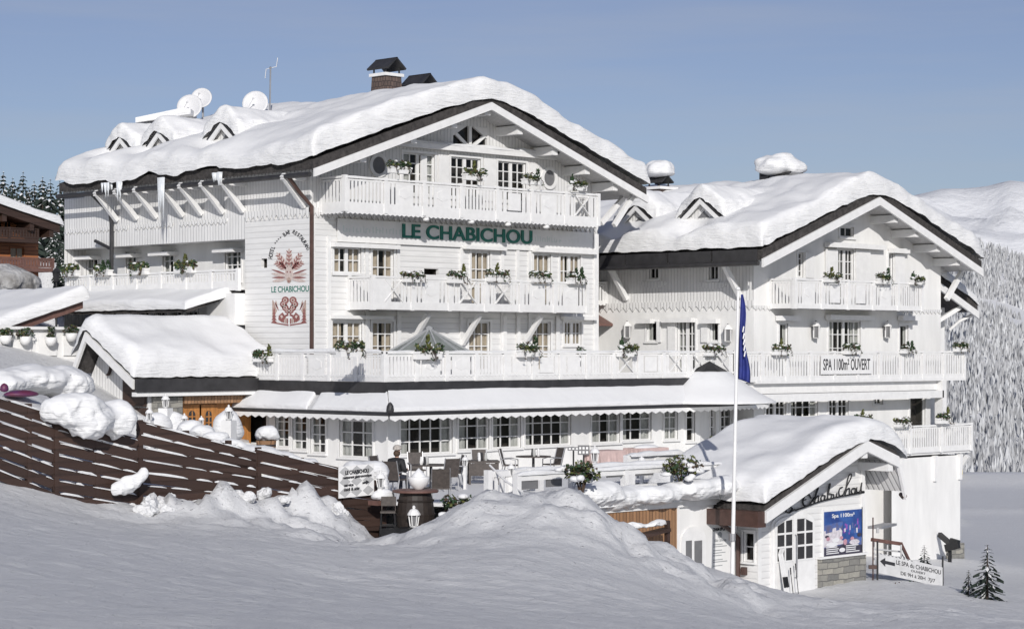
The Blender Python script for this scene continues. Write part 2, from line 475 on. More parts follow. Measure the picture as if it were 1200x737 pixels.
# ------------------------------------------------------------------ lettering
def glyphs(body, bold=0.0, shear=0.0, space=1.0):
    cu = bpy.data.curves.new('t', 'FONT'); cu.body = body; cu.size = 1; cu.extrude = .02; cu.offset = bold; cu.shear = shear; cu.space_character = space
    ob = bpy.data.objects.new('t', cu); col.objects.link(ob)
    dg = bpy.context.evaluated_depsgraph_get(); me = bpy.data.meshes.new_from_object(ob.evaluated_get(dg))
    vs = [tuple(v.co) for v in me.vertices]; fs = [list(p.vertices) for p in me.polygons]
    bpy.data.objects.remove(ob); bpy.data.curves.remove(cu); bpy.data.meshes.remove(me)
    return vs, fs
def lettering(mb, pl, body, a0, a1, z0, z1, o, depth=.03, bold=.02, shear=0, mi=0, slope=0.0, space=1.0):
    vs, fs = glyphs(body, bold, shear, space)
    x0, x1 = min(v[0] for v in vs), max(v[0] for v in vs); y0, y1 = min(v[1] for v in vs), max(v[1] for v in vs)
    sx, sy = (a1-a0)/(x1-x0), (z1-z0)/(y1-y0)
    mb.add([pl.pt(a0+(v[0]-x0)*sx, z0+(v[1]-y0)*sy+slope*(v[0]-x0)*sx, o+(v[2]+.02)/.04*depth) for v in vs], fs, mi)
# ================================================================== camera, light, sky
cam = bpy.data.cameras.new('camera'); co = bpy.data.objects.new('camera', cam); col.objects.link(co)
co.location = (0, 0, 0); co.rotation_euler = (math.radians(90), 0, math.radians(-45))
cam.sensor_width = 36; cam.lens = 36*F/1200; cam.shift_y = (HY-368.5)/1200
cam.clip_start = .5; cam.clip_end = 20000
scene.camera = co

SUN = V((.83, 1, -.56)).normalized()
sl = bpy.data.lights.new('sun', 'SUN'); sl.energy = 5.0; sl.angle = math.radians(.5); sl.color = (1, .965, .92)
so = bpy.data.objects.new('sun', sl); col.objects.link(so); so.rotation_euler = SUN.to_track_quat('-Z', 'Y').to_euler()
w = bpy.data.worlds.new('World'); scene.world = w; w.use_nodes = True
wn = w.node_tree; bg = wn.nodes['Background']
sky = wn.nodes.new('ShaderNodeTexSky'); sky.sky_type = 'NISHITA'; sky.sun_disc = False
sky.sun_elevation = math.asin(-SUN.z); sky.sun_rotation = math.atan2(-SUN.x, -SUN.y)
sky.altitude = 1800; sky.air_density = 1.0; sky.dust_density = 2.2; sky.ozone_density = 4.0
hs = wn.nodes.new('ShaderNodeHueSaturation'); hs.inputs['Hue'].default_value = .515; hs.inputs['Saturation'].default_value = .8; hs.inputs['Value'].default_value = 1.0
wn.links.new(sky.outputs[0], hs.inputs['Color']); 
tc = wn.nodes.new('ShaderNodeTexCoord'); mp = wn.nodes.new('ShaderNodeMapping'); mp.inputs['Scale'].default_value = (2.2, 2.2, 26); mp.inputs['Rotation'].default_value = (.06, -.05, .3)
cn = wn.nodes.new('ShaderNodeTexNoise'); cn.inputs['Scale'].default_value = 1.6; cn.inputs['Detail'].default_value = 7; cn.inputs['Roughness'].default_value = .55
wn.links.new(tc.outputs['Generated'], mp.inputs['Vector']); wn.links.new(mp.outputs[0], cn.inputs['Vector'])
cr = wn.nodes.new('ShaderNodeMapRange'); cr.inputs[1].default_value = .46; cr.inputs[2].default_value = .80; cr.inputs[4].default_value = .34; wn.links.new(cn.outputs['Fac'], cr.inputs[0])
cm = wn.nodes.new('ShaderNodeMix'); cm.data_type = 'RGBA'; wn.links.new(cr.outputs[0], cm.inputs[0]); wn.links.new(hs.outputs[0], cm.inputs[6]); cm.inputs[7].default_value = (6.2, 6.5, 7.2, 1)      # thin high cirrus
wn.links.new(cm.outputs[2], bg.inputs[0]); bg.inputs[1].default_value = .108
scene.view_settings.view_transform = 'Standard'; scene.view_settings.look = 'None'
scene.view_settings.exposure = -.62; scene.view_settings.gamma = 1
scene.render.engine = 'CYCLES'; scene.cycles.max_bounces = 6; scene.cycles.diffuse_bounces = 2; scene.cycles.transparent_max_bounces = 8
scene.cycles.use_denoising = True

# ================================================================== the ground
def S(px, py, d): return ((px-CX)/F*d, d, (HY-py)/F*d)
ctl = [S(*a) for a in (
 (-100, 737, 21), (0, 737, 22), (300, 737, 25), (600, 737, 32), (900, 737, 44), (1200, 737, 50), (1350, 737, 52),
 (0, 645, 34), (-150, 600, 40), (0, 566, 51), (62, 584, 51.5), (110, 597, 52), (200, 650, 42), (160, 593, 54.5), (244, 583, 56), (300, 580, 57),
 (350, 588, 57.5), (400, 612, 57), (440, 640, 56), (470, 640, 56.5),
 (300, 640, 47), (420, 680, 44), (600, 655, 48), (540, 625, 53), (700, 690, 46), (640, 625, 52.5), (730, 650, 53), (800, 700, 50), (900, 715, 54), (1000, 712, 56), (1100, 712, 58),
 (490, 603, 56.5), (540, 594, 57), (600, 579, 57), (655, 573, 58), (690, 588, 58.4), (704, 602, 58.6), (722, 622, 58.9), (742, 640, 59.2), (766, 641, 59.6), (790, 645, 60), (812, 660, 60.6), (850, 671, 61.5), (890, 690, 62.3),
 (920, 697, 65), (960, 690, 66.2), (1012, 682, 67.5), (1060, 684, 68), (1110, 690, 68), (1160, 705, 65), (1200, 730, 57),
 (1060, 668, 80), (1105, 650, 95), (1150, 672, 84), (1140, 640, 112), (1200, 690, 75), (1200, 620, 150))]
ctl += [(-1.6, 60, -5.3), (-2.5, 58.5, -5.2), (0, 61, -5.6), (2, 62, -5.8), (4, 64, -6.2), (-3, 68, -5.2), (5, 72, -5.9), (-9, 72, -3.6), (10, 85, -7.5), (16, 92, -8.8),
        (-7, 60.5, -3.6), (-10, 64, -3.0), (-9, 58.5, -3.3), (-13, 58, -1.25), (-16, 60, -.9), (-12, 66, -2.4), (-17, 70, -.4), (-19, 80, .9), (-23, 95, 2.3), (-26, 108, 3.4), (-30, 125, 4.4), (-16, 100, 1.5), (-24.5, 118, 4.3), (-22.5, 112, 3.6), (-26, 128, 4.7),
        (-2, 6, -1.7), (6, 6, -1.9), (-6, 6, -1.6), (0, -20, -1.0), (30, 45, -8.5), (-30, 40, -.5)]
ctl = np.array(ctl)
def U(r2): return np.where(r2 > 1e-9, .5*r2*np.log(np.maximum(r2, 1e-9)), 0)
n_ = len(ctl); xy = ctl[:, :2]*np.array([1, .6])
K = U(((xy[:, None]-xy[None])**2).sum(2))+np.eye(n_)*.35
Q = np.hstack([np.ones((n_, 1)), xy])
A_ = np.block([[K, Q], [Q.T, np.zeros((3, 3))]])
sol = np.linalg.solve(A_, np.concatenate([ctl[:, 2], np.zeros(3)]))
def tps(r, d):
    p = np.stack([r, d*.6], -1)
    out = np.zeros(len(r))
    for s0 in range(0, len(r), 4000):
        q = p[s0:s0+4000]
        out[s0:s0+4000] = U(((q[:, None]-xy[None])**2).sum(2)) @ sol[:n_]+sol[n_]+q @ sol[n_+1:]
    return out
def sst(x, a, b):
    t = np.clip((x-a)/(b-a), 0, 1); return t*t*(3-2*t)
def ground(r, d):
    r, d = np.asarray(r, float), np.asarray(d, float)
    near = tps(np.clip(r, -34, 36), np.clip(d, -25, 150))
    side = sst(r/np.maximum(d, 60)*100, -18, 4)
    far = (5+np.clip(d-130, 0, 60)*.05)*(1-side)-12.5*side
    far = far+1.0*np.exp(-((d-205)/5)**2)*side  # berm added so the valley's far edge catches sun as a bright strip
    far = far+side*(.4*np.exp(-((d-168-r*.01)/1.8)**2)+.45*np.exp(-((d-157-r*.03)/1.7)**2)*(r < 33))
    far = far-np.clip(d-212, 0, 900)*.38*side-np.clip(d-200, 0, 900)*.1*(1-side)
    wgt = sst(d, 105, 150)
    z = near*(1-wgt)+far*wgt
    X, Y = (d+r)/R2, (d-r)/R2
    under = (X > 39) & (Y > 42.2) & (X < 68) & (Y < 60) | (X > 48) & (Y > 58) & (X < 82)
    z = np.where(under, np.minimum(z, -5.0), z)
    return z
def gz(px, d): return float(ground([(px-CX)/F*d], [d])[0])
av = np.concatenate([np.linspace(-.75, -.29, 22, endpoint=False), np.linspace(-.29, .29, 176), np.linspace(.29, .75, 22)[1:]])
dv = np.concatenate([np.arange(-40, 14, 4.), np.arange(14, 30, .5), np.arange(30, 76, .24), np.geomspace(76, 270, 90), np.geomspace(275, 7000, 50)])
Ag, Dg = np.meshgrid(av, dv); Rg = Ag*np.maximum(Dg, 30)
Zg = ground(Rg.ravel(), Dg.ravel()).reshape(Rg.shape)
mb = MB()
for i in range(len(dv)):
    for j in range(len(av)):
        r, d, z = Rg[i, j], Dg[i, j], Zg[i, j]
        p = rd(r, d, z)
        if d < 130:
            a = .05+.40*math.exp(-((d-56.5)/3.2)**2)*(1 if -9 < r < 6.5 else .25)
            z += a*.8*nz(p, .45, 1)+a*.7*nz(p, 1.2, 2)+a*.42*nz(p, 2.6, 3)-a*.55*abs(nz(p, 1.0, 31))-a*.3*abs(nz(p, 2.2, 32))+.025*nz(p, 3.1, 21)
            if d < 54: z += .02*math.sin((d*.92+r*.35)*5+3*nz(p, .3, 9))*max(0, nz(p, .2, 12)+.3)
            # broken, ploughed-up snow in front of the fence
            q = math.exp(-((r+7.0)/2.7)**4-((d-53.5-(r+9.2)*.9)/.8)**2)
            if q > .02: z += q*(.14+.14*nz(p, 3.6, 41)+.46*max(0, 1-abs(nz(p, .8, 6))*3.2)+.30*max(0, 1-abs(nz(p, 1.9, 8))*3))
        mb.v.append(tuple(rd(r, d, z)))
nj = len(av)
for i in range(len(dv)-1):
    for j in range(nj-1):
        mb.f.append([i*nj+j, i*nj+j+1, (i+1)*nj+j+1, (i+1)*nj+j]); mb.m.append(0)
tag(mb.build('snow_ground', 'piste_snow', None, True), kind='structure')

# ---- far snowy mountain and the wooded hillside
def ridge_py(px):
    xs = [-400, 60, 500, 900, 1050, 1100, 1130, 1160, 1185, 1205, 1260, 1350, 1600]
    ys = [330, 300, 290, 262, 226, 217, 218, 216, 209, 213, 232, 220, 260]
    return float(np.interp(px, xs, ys))
mb = MB(); nu_, nd_ = 150, 60
for i in range(nd_):
    d = 3000+3200*i/(nd_-1)
    for j in range(nu_):
        px = -400+2000*j/(nu_-1); r = (px-CX)/F*d
        top = (HY-ridge_py(px))/F*5000
        t = min(1, (d-3000)/2000)
        z = -260+(top+260)*(t**.8 if d <= 5000 else 1-(d-5000)/2600)
        p = rd(r, d, 0)
        k = 30*nz(p, .0011, 4)-60*abs(nz(p, .0022, 5))+42*nz(p, .005, 6)+34*nz(p, .011, 7)+16*nz(p, .024, 8)
        z += k*min(1, t*2)*(1-.75*math.exp(-((d-5000)/260)**2))
        mb.v.append(tuple(rd(r, d, z)))
for i in range(nd_-1):
    for j in range(nu_-1): mb.f.append([i*nu_+j, i*nu_+j+1, (i+1)*nu_+j+1, (i+1)*nu_+j]); mb.m.append(0)
mo = mb.build('snowy_mountain', 'mountain_snow', None, True); tag(mo, kind='structure')

def hill_z(r, d):
    px = CX+F*r/d
    topy = np.interp(px, [900, 1080, 1105, 1140, 1175, 1215, 1300, 1500], [400, 345, 322, 284, 296, 312, 300, 330])
    ztop = (HY-topy)/F*2600
    t = (d-1150)/1450
    return -85+(ztop+85)*t if t < 1 else ztop-(d-2600)*.35
mb = MB(); nu_, nd_ = 70, 40
for i in range(nd_):
    d = 900+2100*i/(nd_-1)
    for j in range(nu_):
        px = 850+700*j/(nu_-1); r = (px-CX)/F*d
        z = hill_z(r, d)+10*nz(rd(r, d), .008, 3); mb.v.append(tuple(rd(r, d, z)))
for i in range(nd_-1):
    for j in range(nu_-1): mb.f.append([i*nu_+j, i*nu_+j+1, (i+1)*nu_+j+1, (i+1)*nu_+j]); mb.m.append(0)
tag(mb.build('forest_hill', 'snow', None, True), kind='structure')
rnd = random.Random(5); mb = MB()
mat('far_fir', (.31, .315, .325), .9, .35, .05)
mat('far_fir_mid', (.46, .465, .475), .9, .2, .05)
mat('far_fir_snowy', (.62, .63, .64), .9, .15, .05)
cnt = 0
while cnt < 27000:
    d = 1150+1480*rnd.random()**.9; px = 925+425*rnd.random(); r = (px-CX)/F*d
    p = rd(r, d)
    clear = nz(p, .0042, 11)+.5*nz(p, .011, 12)
    lane = abs((px-1192)+(d-1900)*.05+14*nz(p, .004, 2))
    if clear > .4 or lane < 1.6 or (abs((px-1165)-(d-2000)*.03) < 1.2): continue
    if px < 985+70*nz(p, .005, 15)+30*nz(p, .02, 16): continue
    h = rnd.choice((rnd.uniform(2.5, 6), rnd.uniform(4, 9), rnd.uniform(6, 11))); z = hill_z(r, d)+10*nz(rd(r, d), .008, 3)-.5
    c = rd(r, d, z); b = len(mb.v); n = 5; w_ = h*rnd.uniform(.17, .27)
    ph = rnd.random()*6; tm = rnd.choice((0, 2, 2, 1))
    for k in range(n): mb.v.append((c.x+w_*math.cos(ph+k*1.2566), c.y+w_*math.sin(ph+k*1.2566), c.z))
    mb.v.append((c.x, c.y, c.z+h))
    for k in range(n): mb.f.append([b+k, b+(k+1) % n, b+n]); mb.m.append(tm if rnd.random() < .7 else rnd.choice((0, 1, 2)))
    cnt += 1
tag(mb.build('hillside_forest', ['far_fir', 'far_fir_snowy', 'far_fir_mid']), 'grey snow dusted conifer forest covering the far hillside', 'forest', kind='stuff')
# ================================================================== the main chalet
YF, XS, XE = 58.73, 48.75, 63.52
FR, SD = PY(YF), PX(XS)
XM, YV0, YV1 = 56.3, 57.45, 73.0
def roof_z(x): return 9.02-.347*abs(x-XM)           # underside
hotel = empty('main_chalet', 'large white gabled chalet with green lettering across its front', 'building', (XM, YF, -4.2))
hotel_parts = MB
def part(mb, name, mats, parent=None, smooth=False, label=None):
    o = mb.build(name, mats, None, smooth); o.parent = parent or hotel
    o.matrix_parent_inverse = Matrix.Identity(4)
    root = parent or hotel
    if root.type == 'EMPTY': o.matrix_parent_inverse = Matrix.Translation(-root.location)
    if label: o['label'] = label
    return o
def kids_at(root):                                  # children built in world space under an Empty at its base
    for o in bpy.data.objects:
        if o.parent == root and root.type == 'EMPTY': o.matrix_parent_inverse = Matrix.Translation(-root.location)

WF = {}
wins = []   # (rect, cols, rows, curtain, casements)
def W(pl, x0, y0, x1, y1, *a): return (pl.rect(x0, y0, x1, y1), *a)
fw = [W(FR, 472, 180, 509, 228, 4, 4, 'curtain_grey', 2), W(FR, 528, 185, 563, 232, 4, 4, None, 2), W(FR, 583, 190, 616, 236, 4, 4, None, 2),
      W(FR, 391, 290, 423, 320, 4, 2, 'curtain_beige', 2), W(FR, 436, 292, 461, 356, 3, 3, 'curtain_beige', 1),
      W(FR, 552, 295, 574, 357, 3, 3, 'curtain_beige', 1), W(FR, 625, 298, 645, 358, 3, 3, 'curtain_beige', 1), W(FR, 656, 299, 680, 356, 4, 3, 'curtain_beige', 2),
      W(FR, 389, 377, 424, 411, 4, 2, 'curtain_beige', 2), W(FR, 436, 377, 461, 434, 3, 4, 'curtain_beige', 1),
      W(FR, 549, 377, 574, 434, 3, 4, 'curtain_beige', 1), W(FR, 623, 377, 645, 434, 3, 4, 'curtain_beige', 1), W(FR, 661, 377, 681, 404, 4, 2, 'curtain_beige', 2)]
vents = [FR.rect(497, 315, 514, 322)]
loft = FR.rect(531, 148, 571, 175)
pitch = .347
gclips = [(-pitch, 1, 9.02-pitch*XM), (pitch, 1, 9.02+pitch*XM)]
# walls: lower zone level boards, upper zone upright boards standing proud, down to a zigzag edge
ZB = 4.68
mb = MB()
wall(mb, FR, XS, XE, -4.5, ZB, [x[0] for x in fw if x[0][2] < ZB]+vents)
up = [x[0] for x in fw if x[0][2] >= ZB-.05]
up = [(a, b, max(c, ZB+.02), d) for a, b, c, d in up]
YS0 = 62.38
wall(mb, SD, -YS0, -YF, -4.5, ZB, [SD.rect(306, 303, 313, 314)])
part(mb, 'wall', ['white_boards_level', 'interior'])
mb = MB()
wall(mb, FR, XS, XE, ZB, 9.1, up+[loft], gclips, mi=0, cuts=(XM,))
wall(mb, SD, -72.6, -YF, ZB, 6.42, [])
wall(mb, SD, -74.0, -72.6, ZB, 6.0, [])
mb.add([(XS, 72.6, 6.0), (XS+3, 72.6, 6.0), (XS+3, 74, 6.0), (XS, 74, 6.0)], [(0, 1, 2, 3)])
wall(mb, SD, -74.0, -YS0, 4.0, ZB, [])
mb.add([(XS, 74, -4.5), (XE, 74, -4.5), (XE, 74, 6.0), (XS, 74, 6.0)], [(0, 1, 2, 3)], 0)
mb.add([(XS, 72.6, 5), (XE, 72.6, 5), (XE, 72.6, 6.4), (XM, 72.6, 9.0), (XS, 72.6, 6.4)], [(0, 1, 2, 3, 4)], 0)
mb.add([(XE, YF, -4.5), (XE, 74, -4.5), (XE, 74, 6.4), (XE, YF, 6.4)], [(0, 1, 2, 3)], 0)
zigzag(mb, FR, XS-.05, XE, ZB+.3, ZB-.06, .26, .003, .05)
zigzag(mb, SD, -YS0-.0, -YF+.05, ZB+.3, ZB-.06, .26, .003, .05)
for x0, x1 in ((-73.9, -69.6), (-69.2, -66.7), (-66.3, -63.4)):
    zigzag(mb, SD, x0, x1, ZB+.1, ZB-.1, .26, .003, .045)
part(mb, 'upper_wall', ['white_boards_upright', 'interior'])
# recessed lower left wall
XR = 49.75
SR = PX(XR)
rwins = [W(SR, 101, 303, 115, 338, 2, 3, 'curtain_grey', 1), W(SR, 148, 295, 160, 334, 2, 3, 'curtain_grey', 1), W(SR, 191, 293, 204, 332, 2, 3, 'curtain_grey', 1), W(SR, 264, 291, 283, 330, 3, 4, 'curtain_grey', 1)]
lw = [W(SR, x, 364, x+13, 371, 2, 1, 'curtain_grey', 1) for x in (105, 124, 143, 162, 181, 200, 219)]+[W(SR, 252, 370, 278, 376, 3, 1, 'curtain_grey', 1)]
mb = MB()
wall(mb, SR, -74, -YS0+.01, -4.5, 4.0, [x[0] for x in rwins+lw])
mb.add([(XS, YS0, -4.5), (XR, YS0, -4.5), (XR, YS0, 4), (XS, YS0, 4)], [(0, 1, 2, 3)], 0)
mb.add([(XS, YS0, 4), (XR, YS0, 4), (XR, 74, 4), (XS, 74, 4)], [(0, 1, 2, 3)], 0)
mb.add([(XS, 74, 4), (XR, 74, 4), (XR, 74, 6.3), (XS, 74, 6.3)], [(0, 1, 2, 3)], 0)
part(mb, 'recessed_wall', ['white_plaster', 'interior'])
for r_, c_, rr, cu, ca in fw: window(hotel, FR, cw=.45 if cu == 'curtain_beige' else .3, h=r_ if r_ not in [x[0] for x in fw if x[0][2] >= ZB-.05] else (r_[0], r_[1], max(r_[2], ZB+.02), r_[3]), cols=c_, rows=rr, curtain=cu, cas=ca)
for r_, c_, rr, cu, ca in rwins+lw: window(hotel, SR, r_, c_, rr, cu, ca, trim=.06)
# loft window: a half hexagon glazed opening with spokes
a0, a1, z0, z1 = loft; am = (a0+a1)/2
mb = MB()
for k in (-1, 1):
    mb.bar(FR.pt(am, z0+.02, -.03), FR.pt(am+k*(a1-a0)*.42, z1-.32, -.03), .13, .08, FR.N)
FR.box(mb, am-.07, am+.07, z0, z1, -.08, .01)
FR.box(mb, a0-.08, a1+.08, z0-.1, z0, -.05, .07)
for k in (0, 1):
    x = (a0, a1)[k]
    mb.prism([FR.pt(x, z1-.42, -.1), FR.pt(x, z1+.01, -.1), FR.pt(x+(1, -1)[k]*.75, z1+.01, -.1)], FR.N*.1)
lo_ = mb.build('loft_window', 'white_paint', hotel)
g = MB(); g.add([FR.pt(a0, z0, -.11), FR.pt(a1, z0, -.11), FR.pt(a1, z1, -.11), FR.pt(a0, z1, -.11)], [(0, 1, 2, 3)]); g.build('pane', 'glass', lo_)
# round windows
def ring(pl, a, z, r, name, par, ry=1.0):
    mb = MB(); n = 28; q = [(math.cos(2*math.pi*k/n), math.sin(2*math.pi*k/n)) for k in range(n)]
    for k in range(n):
        (c, s), (c2, s2) = q[k], q[(k+1) % n]
        R, ro = r, r+.13
        mb.hexa([pl.pt(a+c*R, z+s*R*ry, .0), pl.pt(a+c*ro, z+s*ro*ry, .0), pl.pt(a+c2*ro, z+s2*ro*ry, .0), pl.pt(a+c2*R, z+s2*R*ry, .0),
                 pl.pt(a+c*R, z+s*R*ry, .07), pl.pt(a+c*ro, z+s*ro*ry, .07), pl.pt(a+c2*ro, z+s2*ro*ry, .07), pl.pt(a+c2*R, z+s2*R*ry, .07)])
    o = mb.build(name, 'white_paint', par)
    g = MB(); g.prism([pl.pt(a+c*r, z+s*r*ry, .004) for c, s in q], pl.N*.02); g.build('pane', 'grey_panel', o)
for px_, py_ in ((443, 194), (643, 209)):
    a, z = FR.px(px_, py_); ring(FR, a, z, .31, 'round_window', hotel)
# beams and ledges on the front
mb = MB()
for y0, y1, xa, xb, oo in ((172, 180, 455, 660, .28), (286, 291, 387, 463, .3), (289, 293, 540, 588, .3), (292, 297, 622, 694, .3), (370, 374, 386, 455, .3), (371, 375, 655, 694, .3)):
    aa, zz = FR.px(xa, y0+ (0)); bb, z2 = FR.px(xb, y0)
    zc = FR.px((xa+xb)/2, y0)[1]; zd = FR.px((xa+xb)/2, y1)[1]
    FR.box(mb, aa, bb, zd, zc, .003, oo)
for pxx in (385, 429, 466, 540, 588, 606, 620, 697):
    a = FR.px(pxx, 330)[0]; FR.box(mb, a-.07, a+.07, -1.0, 4.0, .004, .06)
for pxx in (429, 466, 590, 606, 652):
    a = FR.px(pxx, 330)[0]; FR.box(mb, a-.09, a+.09, -1.0, 1.3, .061, .1)
FR.box(mb, XE-.24, XE+.03, -4.4, 4.6, .005, .05)
FR.box(mb, XS-.03, XS+.2, -4.4, 4.6, .005, .05)
part(mb, 'facade_trim', 'white_paint')
mb = MB()
for px0, px1, py0, py1 in ((492, 499, 183, 232), (513, 525, 183, 232), (566, 580, 186, 236), (620, 628, 192, 238)):
    r_ = FR.rect(px0, py0, px1, py1); FR.box(mb, r_[0], r_[1], max(r_[2], ZB+.2), r_[3], .012, .07)
part(mb, 'shutter', 'white_paint')
# upper balcony and middle balcony, with carved railings
def balcony(par, pl, a0, a1, z0, z1, depth, seed, base=.3, scallop=False, ends=(True, True), plain=False, floor_z=None, post=1.9):
    mb = MB(); fz = z0+.12 if floor_z is None else floor_z
    pl.box(mb, a0-.005, a1+.005, fz-.1, fz, -depth+.004, .025)
    b = mb.build('balcony', 'white_paint', par)
    mb = MB(); railing(mb, pl, a0, a1, z0, z1, .06, base, seed=seed, scallop=scallop, plain=plain, post=post)
    for e, a in zip(ends, (a0, a1)):
        if e:
            q = Pl(pl.pt(a, 0, 0), -pl.N if a == a1 else pl.N)
            if a == a0: railing(mb, Pl(pl.pt(a, 0, -depth), pl.N), .05, depth, z0, z1, 0, base, seed=seed+5, scallop=scallop, plain=True, post=9)
            else: railing(mb, Pl(pl.pt(a, 0, 0), -pl.N), 0, depth-.05, z0, z1, 0, base, seed=seed+5, scallop=scallop, plain=True, post=9)
    mb.build('railing', 'white_paint', b)
    return b
BT = PY(57.43)
balcony(hotel, BT, 49.2, 62.1, 4.82, 6.03, 1.3, 3, .32, True)
balcony(hotel, BT, 50.5, 61.45, 1.42, 2.6, 1.3, 11, .28)
mb = MB(); BT.box(mb, 50.5, 51.3, 1.45, 2.58, .02, .1); part(mb, 'parapet_panel', 'white_paint')
# struts carrying the middle balcony
mb = MB()
for px0, px1 in ((481, 505), (541, 564), (613, 637)):
    a = FR.px(px0, 396)[0]
    mb.bar(FR.pt(a, .22, .04), FR.pt(a+.02, 1.3, .95), .15, .17)
part(mb, 'balcony_strut', 'white_paint')
# the name board
SB = PY(YF-.1)
mb = MB()
q0, q1 = SB.px(396, 259), SB.px(694, 285)
FR.box(mb, q0[0], q1[0], 3.82, 4.64, .062, .1)
board = part(mb, 'name_board', 'white_paint')
mb = MB()
a0, a1 = SB.px(471, 270)[0], SB.px(623, 275)[0]
lettering(mb, SB, 'LE CHABICHOU', a0, a1, 4.06, 4.58, .004, .05, .019)
mb.build('lettering', 'green_paint', board)
mb = MB()
rnl = random.Random(2)                                  # weathered lettering, worn past reading
for xa, xb in ((SB.px(402, 270)[0], SB.px(468, 272)[0]), (SB.px(627, 275)[0], SB.px(656, 275)[0])):
    x = xa
    while x < xb:
        h_ = rnl.uniform(.12, .24); w_ = rnl.uniform(.03, .05)
        SB.box(mb, x, x+w_, 4.17, 4.17+h_, .003, .006)
        if rnl.random() < .6: zz = 4.17+h_*rnl.choice((0, .45, .85)); SB.box(mb, x+w_, x+w_+.08, zz, zz+.035, .003, .006)
        x += w_+rnl.uniform(.08, .14)
mb.build('lettering', 'faint_green', board)
# spot lamps under the top balcony
for px_, py_ in ((498, 256), (551, 259), (594, 262), (639, 265)):
    a, z = PY(57.5).px(px_, py_); c = PY(57.5).pt(a, z, 0)
    mb = MB(); mb.tube([c+V((0, .12, .16)), c+V((0, .1, .04)), c], .03); blob(mb, c+V((0, -.05, -.05)), .13, 2, .02)
    part(mb, 'spot_lamp', 'white_paint', smooth=True)
# dark round floodlight beneath the right verge
a, z = FR.px(633, 173); c = FR.pt(a, z, .75)
mb = MB(); n = 20
mb.tube([c+V((0, .2, 0)), c+V((0, .12, 0)), c+V((0, -.1, 0)), c+V((0, -.14, 0))], [.12, .3, .34, .3], 20); mb.tube([c+V((0, 0, .3)), c+V((.0, .1, .55)), c+V((.25, .3, .6))], .03)
part(mb, 'floodlight', 'dark_metal', smooth=True)

# ---- roof
XL, XRr = 47.85, 65.0
def roof_prism(mb, xl, xm, xr, zf, y0, y1, t0, t1, mi=0):
    pts = [(xl, zf(xl)), (xm, zf(xm)), (xr, zf(xr))]
    poly = [(x, z+t0) for x, z in pts]+[(x, z+t1) for x, z in reversed(pts)]
    mb.prism([(x, y0, z) for x, z in poly], (0, y1-y0, 0), mi)
mb = MB(); roof_prism(mb, XL, XM, XRr, roof_z, YV0-.02, YV1, .10, .44)
roof = part(mb, 'roof', 'shingle')
mb = MB(); roof_prism(mb, XL+.12, XM, XRr-.12, roof_z, YV0+.1, YV1-.1, 0.0, .098)
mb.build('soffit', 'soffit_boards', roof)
def verge(mb, xl, xm, xr, zf, y, h0, h1, t=.1):
    for a, b in ((xl, xm), (xm, xr)):
        mb.prism([(a, y, zf(a)+h0), (b, y, zf(b)+h0), (b, y, zf(b)+h1), (a, y, zf(a)+h1)], (0, t, 0))
mb = MB(); verge(mb, XL-.02, XM, XRr+.02, roof_z, YV0-.11, -.16, .12)
mb.build('verge_board', 'white_paint', roof)
mb = MB()
for x in (50.2, 52.6, 54.6, 56.3, 58.0, 59.9, 61.7, 63.3):
    z = roof_z(x); mb.box(x-.14, x+.14, YV0+.12, YF, z-.34, z-.01)
mb.build('purlin', 'white_paint', roof)
# diagonal struts under the left eave and at the corners
mb = MB()
for px_ in (128, 151, 174, 205, 227, 252, 276, 348):
    a = SD.px(px_+10, 250)[0]
    mb.bar(SD.pt(a, 5.0, .04), SD.pt(a+.06, roof_z(XL)-.03, 1.08), .16, .18)
    mb.box(XS-1.08, XS, -a-.1, -a+.08, roof_z(XS)-.5, roof_z(XS)-.38)
mb.bar(FR.pt(XE-.1, 5.0, .3), (XE+1.2, YF-.3, roof_z(XE+1.2)-.03), .16, .18)
mb.bar((XE, YF-.9, 4.9), (XE+1.1, YF-.9, roof_z(XE+1.1)-.03), .16, .18)
mb.build('eave_strut', 'white_paint', roof)
# gutter and drainpipes
mb = MB()
mb.tube([(XL-.12, YV0+.05, 6.0), (XL-.12, YV1-.05, 6.0)], .09, 8)
mb.build('gutter', 'dark_metal', roof)
mb = MB()
cx, cy = XS-.02, YF-.12
mb.tube([(XL-.1, YV0+1.2, 5.95), (XS-.5, YF+.0, 5.5), (cx, cy, 5.0), (cx, cy, -.4)], .075, 8)
part(mb, 'drainpipe', 'brown_metal')
yb = -SD.px(134, 300)[0]
mb = MB(); mb.tube([(XL-.1, yb, 5.95), (XS-.2, yb, 5.3), (XS-.13, yb, 4.9), (XS-.13, yb, 2.2)], .08, 8); mb.tube([(XS-.13, yb, 3.9), (XS-.2, yb+1.0, 4.25)], .07)
part(mb, 'drainpipe', 'dark_metal')
